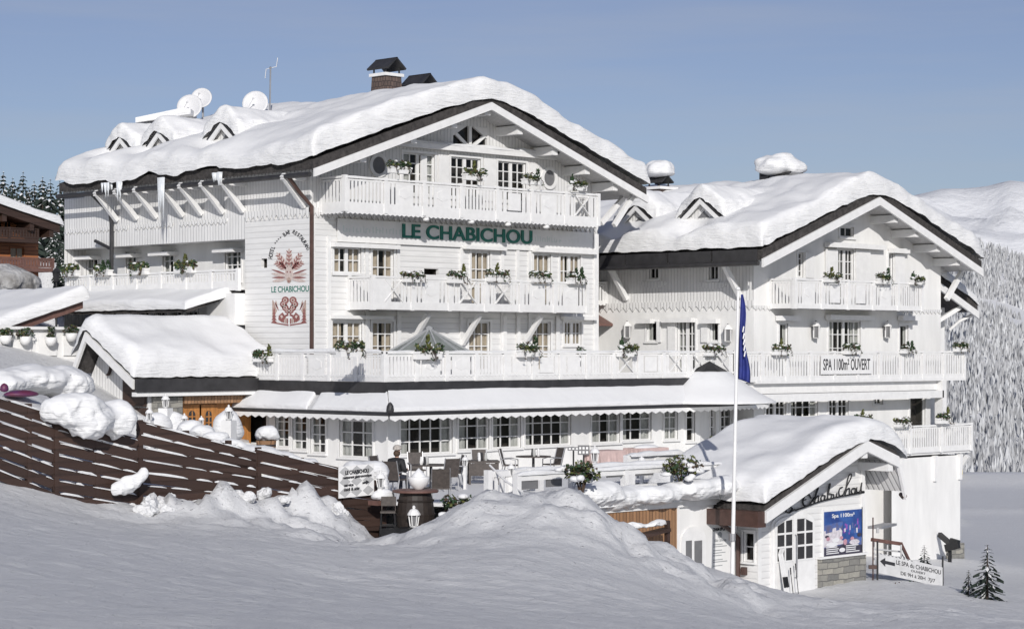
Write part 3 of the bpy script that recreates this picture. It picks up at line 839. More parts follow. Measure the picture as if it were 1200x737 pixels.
# dormers on the left slope
def dormer(par, x0, yc, zp, w, snow_label, zf, back, grp):
    zb = zf(x0)+.2; mb = MB(); h = w/2
    sl = .78; ze = zp-sl*h
    mb.prism([(x0, yc-h, zb), (x0, yc+h, zb), (x0, yc+h, ze), (x0, yc, zp), (x0, yc-h, ze)], (back, 0, 0))
    d = mb.build('dormer', 'white_boards_upright', par)
    mb = MB(); e = .2
    for s in (-1, 1):
        mb.prism([(x0-.25, yc, zp+.02), (x0-.25, yc+s*(h+e), ze-sl*e+.02), (x0-.25, yc+s*(h+e), ze-sl*e+.13), (x0-.25, yc, zp+.13)], (back+.2, 0, 0))
    mb.build('dormer_roof', 'dark_metal', d)
    mb = MB()
    for s in (-1, 1):
        mb.prism([(x0-.26, yc, zp-.2), (x0-.26, yc+s*(h+e), ze-sl*e-.2), (x0-.26, yc+s*(h+e), ze-sl*e+.015), (x0-.26, yc, zp+.015)], (.07, 0, 0))
    mb.build('verge_board', 'white_paint', d)
    mb = MB(); mb.prism([(x0-.02, yc-.3, ze+.0), (x0-.02, yc+.3, ze+.0), (x0-.02, yc, ze+.26)], (.015, 0, 0)); mb.build('vent_window', 'grey_panel', d)
    def base(u, v):                                      # cap of snow over the dormer ridge
        yy = yc-h-e-.12+v; dz = abs(yy-yc)
        return (x0-.3+u, yy, zp+.12-sl*(math.sqrt(dz*dz+.10)-.2))
    return snow_sheet('dormer_snow', base, back+.5, w+2*e+.24, .62, .28, .12, .13, seed=int(yc*7), label=snow_label, cat='snow', group=grp)
for yc, zp, lb in ((65.0, 8.45, 'thick snow cap on the dormer next to the front gable of the main chalet'),
                   (68.95, 8.4, 'thick snow cap on the middle dormer of the main chalet'),
                   (71.5, 8.35, 'thick snow cap on the rearmost dormer of the main chalet')):
    dormer(hotel, 49.9, yc, zp, 1.75, lb, lambda x: roof_z(x)+.4, 4.2, 'snow caps on the main chalet dormers')
# snow on the main roof
def main_snow(u, v):
    x = XL-.12+u; y = YV0-.13+v
    d = math.sqrt((x-XM)**2+1.4)
    dr = max(0, 1-u/.55)*(.14+.3*nz((0, y, 0), .5, 3)+.18*nz((0, y, 0), 1.4, 5))
    return (x-dr*.3, y, 9.02+.44-.347*(d-.55)-max(0, dr))
def mthick(u, v):
    x = XL-.12+u
    k = (.80+.10*math.exp(-((x-XM)/2)**2))*(1+.2*math.exp(-(v/1.6)**2))
    y = YV0-.13+v
    for yc in (65.0, 68.95, 71.5):                      # hollow in front of each dormer
        k *= 1-.7*math.exp(-((y-yc)/.75)**2-((x-49.3)/.8)**2)
    k *= 1-.5*max(0, nz((x*.3, y, 0), .55, 17))*math.exp(-((x-47.6)/1.2)**2)
    return k
snow_sheet('roof_snow', main_snow, XRr-XL+.24, YV1-YV0+.2, .86, .34, .24, .10, 3, 'deep smooth blanket of snow on the main chalet roof', 'snow', thickf=mthick)
# chimneys
def chimney(par, x, y, z0, z1, w0, w1, mats='chimney_shingles'):
    mb = MB(); a, b = w0/2, w1/2
    mb.hexa([(x-a, y-a, z0), (x+a, y-a, z0), (x+a, y+a, z0), (x-a, y+a, z0), (x-b, y-b, z1), (x+b, y-b, z1), (x+b, y+b, z1), (x-b, y+b, z1)])
    o = mb.build('chimney', mats, par)
    mb = MB(); mb.box(x-b-.08, x+b+.08, y-b-.08, y+b+.08, z1, z1+.12); mb.build('chimney_collar', 'white_paint', o)
    return o
def cap(o, x, y, z, w, tilt=.45):
    mb = MB()
    for s in ((-1, -1), (1, -1), (1, 1), (-1, 1)): mb.bar((x+s[0]*w*.7, y+s[1]*w*.7, z-.05), (x+s[0]*w*.7, y+s[1]*w*.7, z+.3), .05, .05)
    mb.prism([(x-w, y-w*1.25, z+.22), (x, y-w*1.25, z+.22+tilt), (x+w*.1, y-w*1.25, z+.2+tilt), (x-w*.9, y-w*1.25, z+.16)], (0, 2.5*w, 0))
    mb.prism([(x+w, y-w*1.25, z+.22), (x, y-w*1.25, z+.22+tilt), (x-w*.1, y-w*1.25, z+.2+tilt), (x+w*.9, y-w*1.25, z+.16)], (0, 2.5*w, 0))
    mb.build('chimney_cap', 'dark_metal', o)
o = chimney(hotel, 57.2, 64.2, 8.6, 10.75, 1.02, .82); cap(o, 57.2, 64.2, 10.85, .5, .42)
o = chimney(hotel, 58.7, 63.9, 8.6, 10.15, .9, .75); cap(o, 58.7, 63.9, 10.3, .5, .45)
# left side balcony
LB = PX(48.55)
balcony(hotel, LB, -73.4, -62.45, 2.15, 2.92, 1.2, 21, .34, post=1.5, ends=(True, False), plain=True)
mb = MB()
for px_ in (108, 155, 198, 274):                       # door heads with snow hoods
    a = SR.px(px_, 292)[0]; SR.box(mb, a-.62, a+.62, 3.6, 3.74, .0, .55)
part(mb, 'door_hood', 'white_paint')
mb = MB()
mb.prism([(48.7, YS0+.9, 2.02), (46.9, YS0+.9, 1.46), (46.9, YS0+.9, 1.34), (48.7, YS0+.9, 1.9)], (0, 10.6, 0))
part(mb, 'lean_to_roof', 'shingle')
mb = MB(); mb.box(48.3, 49.74, YS0+.02, YS0+1.7, .9, 2.04); part(mb, 'bay_wall', 'white_plaster')
snow_sheet('lean_to_snow', lambda u, v: (46.8+u, YS0+.95+v-u*.25, 1.46+.30*u), 1.75, 10.7, .34, .22, .25, .07, 8, 'snow lying on the narrow roof below the side balcony with four flower boxes', 'snow')
kids_at(hotel)
# ---- painted emblems on the corner wall (flat paint, a few millimetres proud of the boards)
def e_pt(px_, py_, o): a, z = SD.px(px_, py_); return SD.pt(a, z, o)
def crop(x, y): return 280+x*120/590, 250+y*150/737
arms = empty('wall_emblem', 'red and tan painted crest with radiating leaves above the green name', 'emblem', e_pt(338, 316, .004))
mb = MB()
def leaf(mb, c, ang, L, wd, mi, o=.006, n=7):
    cx, cy = c; ca, sa = math.cos(ang), math.sin(ang)
    l = []
    for k in range(n+1): t = k/n; l.append((t*L, wd*math.sin(math.pi*t)**.8))
    pts = l+[(x, -y) for x, y in reversed(l[1:-1])]
    mb.prism([e_pt(*crop(cx+x*ca-y*sa, cy-(x*sa+y*ca)), o) for x, y in pts], SD.N*.003, mi)
for ang, L in ((90, 130), (122, 125), (58, 125), (145, 90), (35, 90)):
    t = math.radians(ang); leaf(mb, (290+12*math.cos(t), 330), t, L, 19, 2)
    for q in range(4):
        f = .25+q*.17
        for s in (-1, 1): leaf(mb, (290+(12+L*f)*math.cos(t), 330-L*f*math.sin(t)), t+s*.75, 24, 3, 1, .0095, 4)
    leaf(mb, (290+20*math.cos(t), 325), t, L*.8, 2.5, 1, .011, 4)
for s in (-1, 1):
    for k in range(4):
        t = math.radians(90-s*(72+k*9)); leaf(mb, (290+s*14, 352+k*9), t, 94-k*3, 10 if k % 2 else 5, 2 if k % 2 else 1, .006+.004*(k % 2))
for (dx, dy, rx, ry, mi, oo) in ((0, 350, 24, 45, 2, .014), (0, 385, 12, 17, 0, .0175), (-9, 338, 4, 5, 1, .021), (9, 338, 4, 5, 1, .021), (0, 392, 6, 4, 1, .021)):
    mb.prism([e_pt(*crop(290+dx+rx*math.cos(k*.524), dy+ry*math.sin(k*.524)), oo) for k in range(12)], SD.N*.003, mi)
mb.build('crest', ['tan_print', 'red_print', 'pale_print'], arms)
# arched words over the crest
mb = MB()
word = 'HOTEL ★★★★ BAR RESTAURANT'
path = [(180, 262), (190, 215), (205, 178), (228, 150), (255, 128), (285, 108), (318, 108), (350, 128), (380, 168), (405, 215)]
seg = [math.dist(path[i], path[i+1]) for i in range(len(path)-1)]; tot = sum(seg)
def along(s):
    for i, L in enumerate(seg):
        if s <= L or i == len(seg)-1:
            t = s/L; p, q = path[i], path[i+1]
            return (p[0]+(q[0]-p[0])*t, p[1]+(q[1]-p[1])*t), math.atan2(-(q[1]-p[1]), q[0]-p[0])
        s -= L
for k, ch in enumerate(word):
    if ch == ' ': continue
    (x, y), an = along(tot*(k+.5)/len(word))
    if ch == '★':
        mb.prism([e_pt(*crop(x+(6 if q % 2 == 0 else 2.6)*math.sin(q*math.pi/5), y-(6 if q % 2 == 0 else 2.6)*math.cos(q*math.pi/5)), .006) for q in range(10)], SD.N*.003); continue
    vs, fs = glyphs(ch, .03)
    ca, sa = math.cos(an), math.sin(an); xm = sum(v[0] for v in vs)/len(vs)
    out = []
    for v in vs:
        lx, ly = (v[0]-xm)*24, (v[1]-.35)*31
        out.append(e_pt(*crop(x+lx*ca-ly*sa, y-(lx*sa+ly*ca)), .006+v[2]*.08))
    mb.add(out, fs)
mb.build('lettering', 'black_print', arms)
mb = MB(); a0 = SD.px(*crop(188, 440))[0]; a1 = SD.px(*crop(404, 440))[0]
lettering(mb, SD, 'LE CHABICHOU', a0, a1, SD.px(*crop(296, 453))[1], SD.px(*crop(296, 419))[1], .005, .006, .012)
mb.build('lettering', 'green_paint', arms)
kids_at(arms)
arm2 = empty('wall_emblem', 'dark red painted folk pattern with fir trees below the green name', 'emblem', e_pt(338, 365, .004))
mb = MB()
def disc(cx, cy, rx, ry, mi, o, n=12): mb.prism([e_pt(*crop(cx+rx*math.cos(k*2*math.pi/n), cy+ry*math.sin(k*2*math.pi/n)), o) for k in range(n)], SD.N*.003, mi)
def poly(pts, mi, o): mb.prism([e_pt(*crop(*p), o) for p in pts], SD.N*.003, mi)
for s in (-1, 1):
    for dx, dy, r in ((22, 500, 21), (33, 523, 20), (22, 543, 19), (10, 560, 17)):
        disc(290+s*dx, dy, r, r, 0, .005+.0004*dy % .004); disc(290+s*dx, dy, r*.55, r*.55, 2, .012); disc(290+s*dx, dy, r*.3, r*.3, 0, .0155)
    poly([(290+s*97, 500), (290+s*92, 500), (290+s*70, 560), (290+s*97, 620)], 1, .005)
    for k in range(5):
        y = 545+k*17; wd = 6+k*3
        poly([(290+s*86-wd, y+18), (290+s*86+wd, y+18), (290+s*86, y-2)], 0, .009+.0007*k)
    poly([(290+s*60, 590), (290+s*62, 612), (290+s*40, 628), (290+s*18, 600), (290+s*38, 570)], 0, .007)
    poly([(290+s*50, 590), (290+s*44, 606), (290+s*34, 598), (290+s*40, 585)], 2, .0125)
    leaf(mb, (290+s*60, 560), math.radians(90-s*25), 55, 4, 0, .006); leaf(mb, (290+s*70, 540), math.radians(90-s*10), 40, 4, 1, .006)
    poly([(290+s*4, 575), (290+s*30, 590), (290+s*30, 600), (290+s*4, 588)], 0, .0135)
    poly([(290+s*4, 640), (290+s*98, 625), (290+s*96, 632), (290+s*4, 648)], 0, .0065)
    for k in range(3): poly([(290+s*(6+k*11), 606), (290+s*(14+k*11), 604), (290+s*(14+k*11), 634-k*3), (290+s*(6+k*11), 636-k*3)], 0 if k != 1 else 1, .0145)
mb.build('crest', ['red_print', 'tan_print', 'pale_print'], arm2)
kids_at(arm2)
# ================================================================== the right wing
WX0, WX1, WY, WXM = 67.5, 80.5, 54.0, 73.95
WFp, WSp = PY(WY), PX(WX0)
wing = empty('chalet_wing', 'white gabled wing carrying the spa banner on its long balcony', 'building', (WXM, WY, -9))
def wroof(x): return 6.15-.36*abs(x-WXM)
wf = [W(WFp, 935, 296, 941, 325, 1, 4, None, 1), W(WFp, 981, 292, 1000, 350, 4, 4, None, 2), W(WFp, 1041, 297, 1046, 345, 1, 3, None, 1),
      W(WFp, 913, 379, 923, 440, 1, 1, 'curtain_grey', 1), W(WFp, 971, 376, 1008, 440, 6, 4, 'curtain_grey', 2), W(WFp, 1054, 381, 1064, 440, 1, 1, 'curtain_grey', 1),
      W(WFp, 897, 466, 921, 489, 4, 2, None, 2), W(WFp, 926, 465, 958, 489, 4, 2, 'curtain_grey', 1), W(WFp, 971, 463, 994, 489, 4, 2, None, 2), W(WFp, 1024, 465, 1034, 474, 2, 1, None, 1),
      W(WFp, 1066, 460, 1084, 503, 1, 1, None, 1)]
lofts = W(WFp, 984, 266, 1000, 278, 2, 1, None, 1)
wsd = [W(WSp, 761, 311, 772, 327, 2, 1, None, 1), W(WSp, 831, 311, 842, 328, 2, 1, None, 1),
       W(WSp, 758, 377, 770, 400, 1, 1, 'curtain_grey', 1), W(WSp, 794, 376, 815, 436, 4, 4, 'curtain_grey', 2), W(WSp, 832, 376, 842, 400, 1, 1, 'curtain_grey', 1)]
ZW = 1.66
mb = MB()
wc = [(-.36, 1, 6.15-.36*WXM), (.36, 1, 6.15+.36*WXM)]
wall(mb, WFp, WX0, WX1, -9.6, 6.2, [x[0] for x in wf+[lofts]], wc, cuts=(WXM,))
wall(mb, WSp, -72, -WY, -9.6, ZW, [x[0] for x in wsd[2:]])
mb.add([(WX1, WY, -9.6), (WX1, 72, -9.6), (WX1, 72, 3.4), (WX1, WY, 3.4)], [(0, 1, 2, 3)], 0)
mb.add([(WX0, 72, -9.6), (WX1, 72, -9.6), (WX1, 72, 3.4), (WXM, 72, 6.0), (WX0, 72, 3.4)], [(0, 1, 2, 3, 4)], 0)
part(mb, 'wall', ['white_plaster', 'interior'], wing)
mb = MB()
wall(mb, WSp, -72, -WY, ZW, 3.75, [x[0] for x in wsd[:2]])
zigzag(mb, WSp, -66, -WY, ZW+.3, ZW-.08, .36, .003, .05)
zigzag(mb, WFp, WX0-.05, 68.6, ZW+.1, ZW-.1, .3, .003, .05); zigzag(mb, WFp, 77.6, WX1, ZW+.1, ZW-.1, .3, .003, .05)
for rr in (wsd[0][0], wsd[1][0]):
    m_ = (rr[0]+rr[1])/2; mb.prism([WSp.pt(m_+.75*math.cos(t*math.pi/8), rr[2]-.1-.28*math.sin(t*math.pi/8), .004) for t in range(9)], WSp.N*.04)
part(mb, 'upper_wall', ['white_boards_upright', 'interior'], wing)
mb = MB()                                             # boarded lower front beside the spa entrance
wall(mb, PY(53.0), 75.4, WX1, -9.4, -4.55, [])
mb.add([(WX1, 53, -9.4), (WX1, WY, -9.4), (WX1, WY, -4.55), (WX1, 53, -4.55)], [(0, 1, 2, 3)]); mb.add([(75.4, 53, -4.55), (WX1, 53, -4.55), (WX1, WY, -4.55), (75.4, WY, -4.55)], [(0, 1, 2, 3)])
part(mb, 'lower_wall', 'white_plaster', wing)
mb = MB(); mb.box(79.4, WX1+.1, 52.85, 54, -9.6, -8.35); part(mb, 'stone_footing', 'stone_wall', wing)
for r_, c_, rr, cu, ca in wf+[lofts]: window(wing, WFp, r_, c_, rr, cu, ca, cw=.28)
for r_, c_, rr, cu, ca in wsd: window(wing, WSp, r_, c_, rr, cu, ca, trim=.08)
mb = MB()
for px0, px1, py in ((965, 1031, 284), (1040, 1059, 291), (908, 931, 370), (966, 1019, 369), (1051, 1071, 370)):
    a, z = WFp.px(px0, py); b, z2 = WFp.px(px1, py); WFp.box(mb, a, b, min(z, z2)-.2, min(z, z2), .05, .34)
for px0, px1, py in ((752, 768, 374), (781, 816, 373), (826, 845, 374)):
    a, z = WSp.px(px0, py); b, z2 = WSp.px(px1, py); WSp.box(mb, a, b, z-.18, z, .05, .34)
part(mb, 'window_hood', 'white_paint', wing)
mb = MB()
for px0, px1, py0, py1 in ((966, 980, 292, 350), (1001, 1018, 293, 350), (1047, 1058, 298, 345), (942, 952, 296, 326)):
    r_ = WFp.rect(px0, py0, px1, py1); WFp.box(mb, *r_, .05, .1)
for px0, px1, py0, py1 in ((771, 776, 377, 401), (784, 793, 376, 436), (823, 831, 376, 401)):
    r_ = WSp.rect(px0, py0, px1, py1); WSp.box(mb, *r_, .05, .1)
part(mb, 'shutter', 'white_paint', wing)
def wall_lantern(par, pl, px_, py_):
    a, z = pl.px(px_, py_); c = pl.pt(a, z, .22)
    mb = MB(); mb.lathe(c, [(.03, -.34), (.12, -.28), (.15, .14), (.2, .16), (.05, .34), (.02, .4)], 6); mb.bar(pl.pt(a, z+.1, .0), pl.pt(a, z+.1, .2), .05, .05)
    for k in range(6):
        t = math.pi*k/3; mb.bar(c+V((.135*math.cos(t), .135*math.sin(t), -.28)), c+V((.165*math.cos(t), .165*math.sin(t), .14)), .03, .03)
    o = mb.build('wall_lantern', 'grey_panel', par)
    mb = MB(); mb.lathe(c+V((0, 0, 0)), [(.2, .165), (.05, .36)], 6); mb.lathe(c, [(.1, -.33), (.14, -.29)], 6)
    pl.box(mb, a-.03, a+.03, z-.3, z+.16, .36, .4); pl.box(mb, a-.17, a-.13, z-.3, z+.16, .2, .24); pl.box(mb, a+.13, a+.17, z-.3, z+.16, .2, .24)
    mb.build('lantern_frame', 'white_paint', o)
for p_ in ((951, 387), (1035, 387)): wall_lantern(wing, WFp, *p_)
for p_ in ((739, 387), (857, 391)): wall_lantern(wing, WSp, *p_)
b_ = balcony(wing, PY(52.8), 68.5, 77.2, 1.64, 2.82, 1.2, 5, .2, post=1.7)
RW = PY(53.2)
mb = MB(); mb.box(66.6, 81.2, 53.15, WY-.003, -1.32, -1.18); tb = mb.build('balcony', 'white_paint', wing)
mb = MB(); railing(mb, RW, 65.4, 81.1, -1.25, -.06, 0, .22, seed=4, post=1.55, plain=True)
railing(mb, Pl((81.1, WY, 0), (0, -1, 0)), .0, .75, -1.25, -.06, 0, .22, plain=True)
mb.build('railing', 'white_paint', tb)
mb = MB(); RW.box(mb, 66.0, 79.6, -1.72, -1.30, -.25, -.2); RW.box(mb, 66.0, 79.4, -2.05, -1.74, -.12, .1); part(mb, 'balcony_beam', 'white_paint', wing)
mb = MB(); RW.box(mb, 79.3, 79.6, -4.3, -1.3, -.3, .1); part(mb, 'balcony_post', 'white_paint', wing)
mb = MB(); mb.box(74.0, 81.15, 52.9, WY-.003, -4.45, -4.3); lb_ = mb.build('balcony', 'white_paint', wing)
mb = MB(); railing(mb, PY(52.85), 74.2, 81.1, -4.35, -3.18, 0, .24, plain=True, post=2.2)
railing(mb, Pl((81.1, WY, 0), (0, -1, 0)), .0, 1.1, -4.35, -3.18, 0, .24, plain=True, post=2)
mb.build('railing', 'white_paint', lb_)
mb = MB()
for x in (76, 78.5, 80.4): mb.bar((x, 53.0, -5.6), (x, 52.95, -4.5), .2, .2); 
mb.bar((81.0, 53.9, -5.9), (81.1, 53.0, -4.6), .2, .2)
part(mb, 'balcony_strut', 'white_paint', wing)
# spa banner on the long rail
ban = None
mb = MB(); a0, z0 = RW.px(960, 440); a1, z1 = RW.px(1019, 417)
RW.box(mb, a0, a1, -.98, -.22, .08, .11)
ban = mb.build('banner', 'white_paint', None); tag(ban, 'white banner announcing the open spa on the long wing railing', 'banner')
mb = MB(); lettering(mb, RW, 'SPA 1100m² OUVERT', a0+.12, a1-.12, -.82, -.36, .112, .008, .01); mb.build('lettering', 'black_print', ban)
# roof
RXL, RXR, RY0, RY1 = 66.3, 81.6, 52.65, 73.0
mb = MB(); roof_prism(mb, RXL, WXM, RXR, wroof, RY0-.02, RY1, .10, .48); wr = mb.build('roof', 'shingle', wing)
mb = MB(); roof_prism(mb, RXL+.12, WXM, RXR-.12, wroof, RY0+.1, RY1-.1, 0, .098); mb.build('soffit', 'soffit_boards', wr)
mb = MB(); verge(mb, RXL-.02, WXM, RXR+.02, wroof, RY0-.11, -.2, .13); mb.build('verge_board', 'white_paint', wr)
mb = MB()
for k in range(9):
    y = RY0+.2+k*2.3; mb.box(RXL-.06, RXL+.0, y, y+2.22, wroof(RXL)-.04, wroof(RXL)+.5)
mb.tube([(RXL-.14, RY0+.05, wroof(RXL)-.05), (RXL-.14, RY1, wroof(RXL)-.05)], .09); mb.build('eave_board', 'dark_metal', wr)
mb = MB()
for x in (69.0, 71.0, 72.6, WXM, 75.4, 76.9, 78.5, 80.0): mb.box(x-.13, x+.13, RY0+.12, WY, wroof(x)-.33, wroof(x)-.01)
mb.build('purlin', 'white_paint', wr)
mb = MB()
for px_ in (735, 868):
    a = WSp.px(px_, 330)[0]; mb.bar(WSp.pt(a, 2.1, .04), WSp.pt(a+.02, wroof(RXL)-.04, 1.05), .17, .2)
mb.bar((WX1, 53.7, 2.2), (WX1+1.0, 53.6, wroof(WX1+1)-.04), .18, .2); mb.build('eave_strut', 'white_paint', wr)
# the lower roof reaching out on the far side of the wing
def lroof(x): return 3.0-.40*(x-80.5)
mb = MB(); mb.prism([(80.4, 54.4, lroof(80.4)+.1), (84.0, 54.4, lroof(84)+.1), (84.0, 54.4, lroof(84)+.45), (80.4, 54.4, lroof(80.4)+.45)], (0, 12, 0)); l_ = mb.build('side_roof', 'shingle', wing)
mb = MB(); mb.prism([(80.4, 54.3, lroof(80.4)-.2), (84.0, 54.3, lroof(84)-.2), (84.0, 54.3, lroof(84)+.12), (80.4, 54.3, lroof(80.4)+.12)], (0, .1, 0)); mb.build('verge_board', 'white_paint', l_)
mb = MB(); mb.box(80.51, 83.2, 55.6, 60, -4, 1.9); mb.build('side_wall', 'white_plaster', l_)
mb = MB(); mb.bar((80.6, 55.5, .6), (82.9, 54.6, 1.9), .16, .18); mb.tube([(83.9, 54.5, 1.6), (83.5, 55.0, 1.3), (83.3, 55.4, .9)], .07); mb.build('eave_strut', 'white_paint', l_)
snow_sheet('roof_snow', lambda u, v: (80.6+u, 54.3+v, lroof(80.6+u)+.45), 3.5, 12, .55, .35, .3, .1, 12, 'snow on the low side roof reaching toward the forest hill', 'snow')
for yc, zp, lb in ((56.9, 6.1, 'snow cap on the wing dormer standing next to the wing gable'), (60.4, 6.0, 'snow cap on the wing dormer beside the main chalet')):
    dormer(wing, 67.9, yc, zp, 1.9, lb, lambda x: wroof(x)+.4, 3.6, 'snow caps on the wing dormers')
def wsnow(u, v):
    x = RXL-.12+u; d = math.sqrt((x-WXM)**2+1.4); return (x, RY0-.13+v, 6.15+.48-.36*(d-.5))
def wthick(u, v):
    x, y = RXL-.12+u, RY0-.13+v; k = 1+.12*math.exp(-((x-WXM)/2)**2)
    for yc in (56.9, 60.4): k *= 1-.7*math.exp(-((y-yc)/.7)**2-((x-67.0)/.9)**2)
    k *= 1-.9*math.exp(-((x-66.6)/.9)**2)*sst(y, 61, 63)
    return k
snow_sheet('roof_snow', wsnow, RXR-RXL+.24, RY1-RY0+.2, .86, .42, .26, .13, 4, 'deep snow blanket on the wing roof with the two snow topped chimneys', 'snow', thickf=wthick)
for x, y, zt, w_ in ((72.0, 62.9, 7.0, 1.05), (74.6, 58.1, 7.2, 1.5)):
    o = chimney(wing, x, y, 4.4, zt, w_+.1, w_)
    cap(o, x, y, zt+.12, w_*.40, .3)
mb = MB(); blob(mb, (72.0, 62.9, 7.75), (.72, .72, .62), 4, .22, 1.3, 2, .35); tag(mb.build('chimney_snow', 'snow', None, True), 'tall cushion of snow on the small wing chimney', 'snow')
mb = MB(); blob(mb, (74.5, 58.15, 7.8), (1.35, 1.05, .66), 4, .24, 1.1, 5, .5); tag(mb.build('chimney_snow', 'snow', None, True), 'wide overhanging snow cushion on the broad wing chimney', 'snow')
mb = MB(); o = chimney(wing, 76.2, 60.2, 5.5, 8.1, .5, .5, 'dark_metal')
# link between main chalet and wing
mb = MB(); wall(mb, PY(62.6), XE, WX0, -4.5, 2.9, [PY(62.6).rect(703, 375, 707, 412)]); part(mb, 'link_wall', ['white_plaster', 'interior'], wing)
balcony(wing, PY(61.9), XE+.1, WX0-.1, 1.95, 2.85, .7, 9, .12, scallop=True, plain=True)
mb = MB(); mb.prism([(XE+.02, 61.5, 1.0), (WX0-.02, 61.5, 1.0), (WX0-.02, 62.55, 1.5), (XE+.02, 62.55, 1.5)], (0, 0, .1)); part(mb, 'canopy', 'rail_redbrown', wing)
kids_at(wing)

# ================================================================== restaurant block under the terrace
DX, DY = 47.82, 53.6
DF, DS = PY(DY), PX(DX)
rest = empty('restaurant_block', 'long white ground floor restaurant with rows of windows beneath an awning', 'building', (55, DY, -4.2))
ch0 = V((63.75, DY, 0)); CH = Pl(ch0, (.945, .33, 0))
dwn = [W(DF, 469, 487, 530, 532, 5, 3, 'curtain_grey', 1, .16), W(DF, 537, 485, 573, 527, 3, 3, 'curtain_grey', 1, .3), W(DF, 577, 484, 610, 525, 3, 3, 'curtain_grey', 1, .25),
       W(DF, 615, 482, 669, 522, 5, 3, 'curtain_grey', 1, .14), W(DF, 693, 480, 726, 519, 3, 3, 'curtain_grey', 1, .3), W(DF, 729, 478, 763, 516, 3, 3, 'curtain_grey', 1, .28), W(DF, 778, 476, 794, 515, 2, 3, 'curtain_grey', 1, .6),
       W(DF, 804, 475, 814, 517, 1, 3, None, 1, .3)]
dsw = [W(DS, 323, 484, 339, 524, 2, 4, 'curtain_grey', 1, .3), W(DS, 343, 485, 360, 527, 2, 4, 'curtain_grey', 1, .3), W(DS, 364, 487, 382, 531, 2, 4, 'curtain_grey', 1, .3), W(DS, 398, 492, 437, 536, 3, 3, 'curtain_grey', 1, .3), W(DS, 274, 480, 313, 520, 1, 1, None, 1, .3)]
dcw = [W(CH, 832, 477, 838, 512, 1, 3, None, 1, .3), W(CH, 844, 477, 858, 511, 2, 3, None, 1, .3), W(CH, 869, 474, 878, 500, 1, 3, None, 1, .3)]
mb = MB()
wall(mb, DF, DX, 63.75, -5.2, -1.2, [x[0] for x in dwn]); wall(mb, DS, -61, -DY, -5.2, -1.2, [x[0] for x in dsw]); wall(mb, CH, 0, 3.3, -5.2, -1.2, [x[0] for x in dcw])
e_ = CH.pt(3.3, 0); mb.add([(e_.x, e_.y, -5.2), (67.4, 56.5, -5.2), (67.4, 56.5, -1.2), (e_.x, e_.y, -1.2)], [(0, 1, 2, 3)])
part(mb, 'wall', ['white_plaster', 'interior'], rest)
for pl, L in ((DF, dwn), (DS, dsw), (CH, dcw)):
    for r_, c_, rr, cu, ca, cw_ in L: window(rest, pl, r_, c_, rr, cu, ca, trim=.07, cw=cw_)
mb = MB(); mb.prism([(DX-.35, 61, -1.25), (DX-.35, DY-.3, -1.25), (63.8, DY-.3, -1.25), (67.0, 54.3, -1.25), (67.4, 58.6, -1.25), (49, 61.2, -1.25)], (0, 0, .16)); part(mb, 'terrace_deck', 'white_plaster', rest)
mb = MB(); DF.box(mb, DX-.5, 64.2, -1.5, -1.05, .32, .42); DS.box(mb, -61, -DY+.32, -1.5, -1.05, .42, .5); part(mb, 'fascia', 'dark_metal', rest)
TR = PY(53.3); TS = PX(47.4)
mb = MB()
railing(mb, TR, 47.4, 65.4, -1.04, -.06, 0, .2, seed=14, post=1.35, pick=.1, gap=.05)
railing(mb, TS, -60.2, -53.3, -1.04, -.06, 0, .2, seed=15, post=1.35, pick=.1, gap=.05)
zigzag(mb, TR, 47.4, 65.4, -.82, -.92, .2, .03, .05); zigzag(mb, TS, -60.2, -53.3, -.82, -.92, .2, .03, .05)
part(mb, 'railing', 'white_paint', rest)
# awning: sloping sheet with a dark front bar and a scalloped valance
ez, tz = -2.04, -1.40
out = [V((46.75, 61.05, ez)), V((46.75, 52.35, ez)), V((63.3, 52.35, ez)), V((67.6, 53.4, ez))]
inn = [V((47.5, 60.6, tz)), V((47.5, 53.25, tz)), V((63.6, 53.25, tz)), V((66.6, 54.2, tz))]
mb = MB()
for k in range(3): mb.prism([inn[k], inn[k+1], out[k+1], out[k]], (0, 0, -.05))
aw = mb.build('awning', 'grey_white_paint', rest)
mb = MB()
for k in range(3): mb.tube([out[k]+V((0, 0, -.03)), out[k+1]+V((0, 0, -.03))], .075, 8)
mb.build('awning_bar', 'dark_metal', aw)
mb = MB()
for k in range(3):
    p, q = out[k], out[k+1]; pl = Pl((p.x, p.y, 0), (q-p))
    zigzag(mb, pl, 0, (q-p).length, ez-.09, ez-.27, .42, .04, .065, half=.45)
mb.build('valance', 'white_paint', aw)
mb = MB()
for k, t in ((1, .05), (1, 16.4)): 
    p, q = out[k], out[k+1]; c = p+(q-p).normalized()*t; blob(mb, c+V((0, 0, .1)), (.13, .13, .28), 2, .1, 2, 3)
mb.build('awning_finial', 'dark_metal', aw)
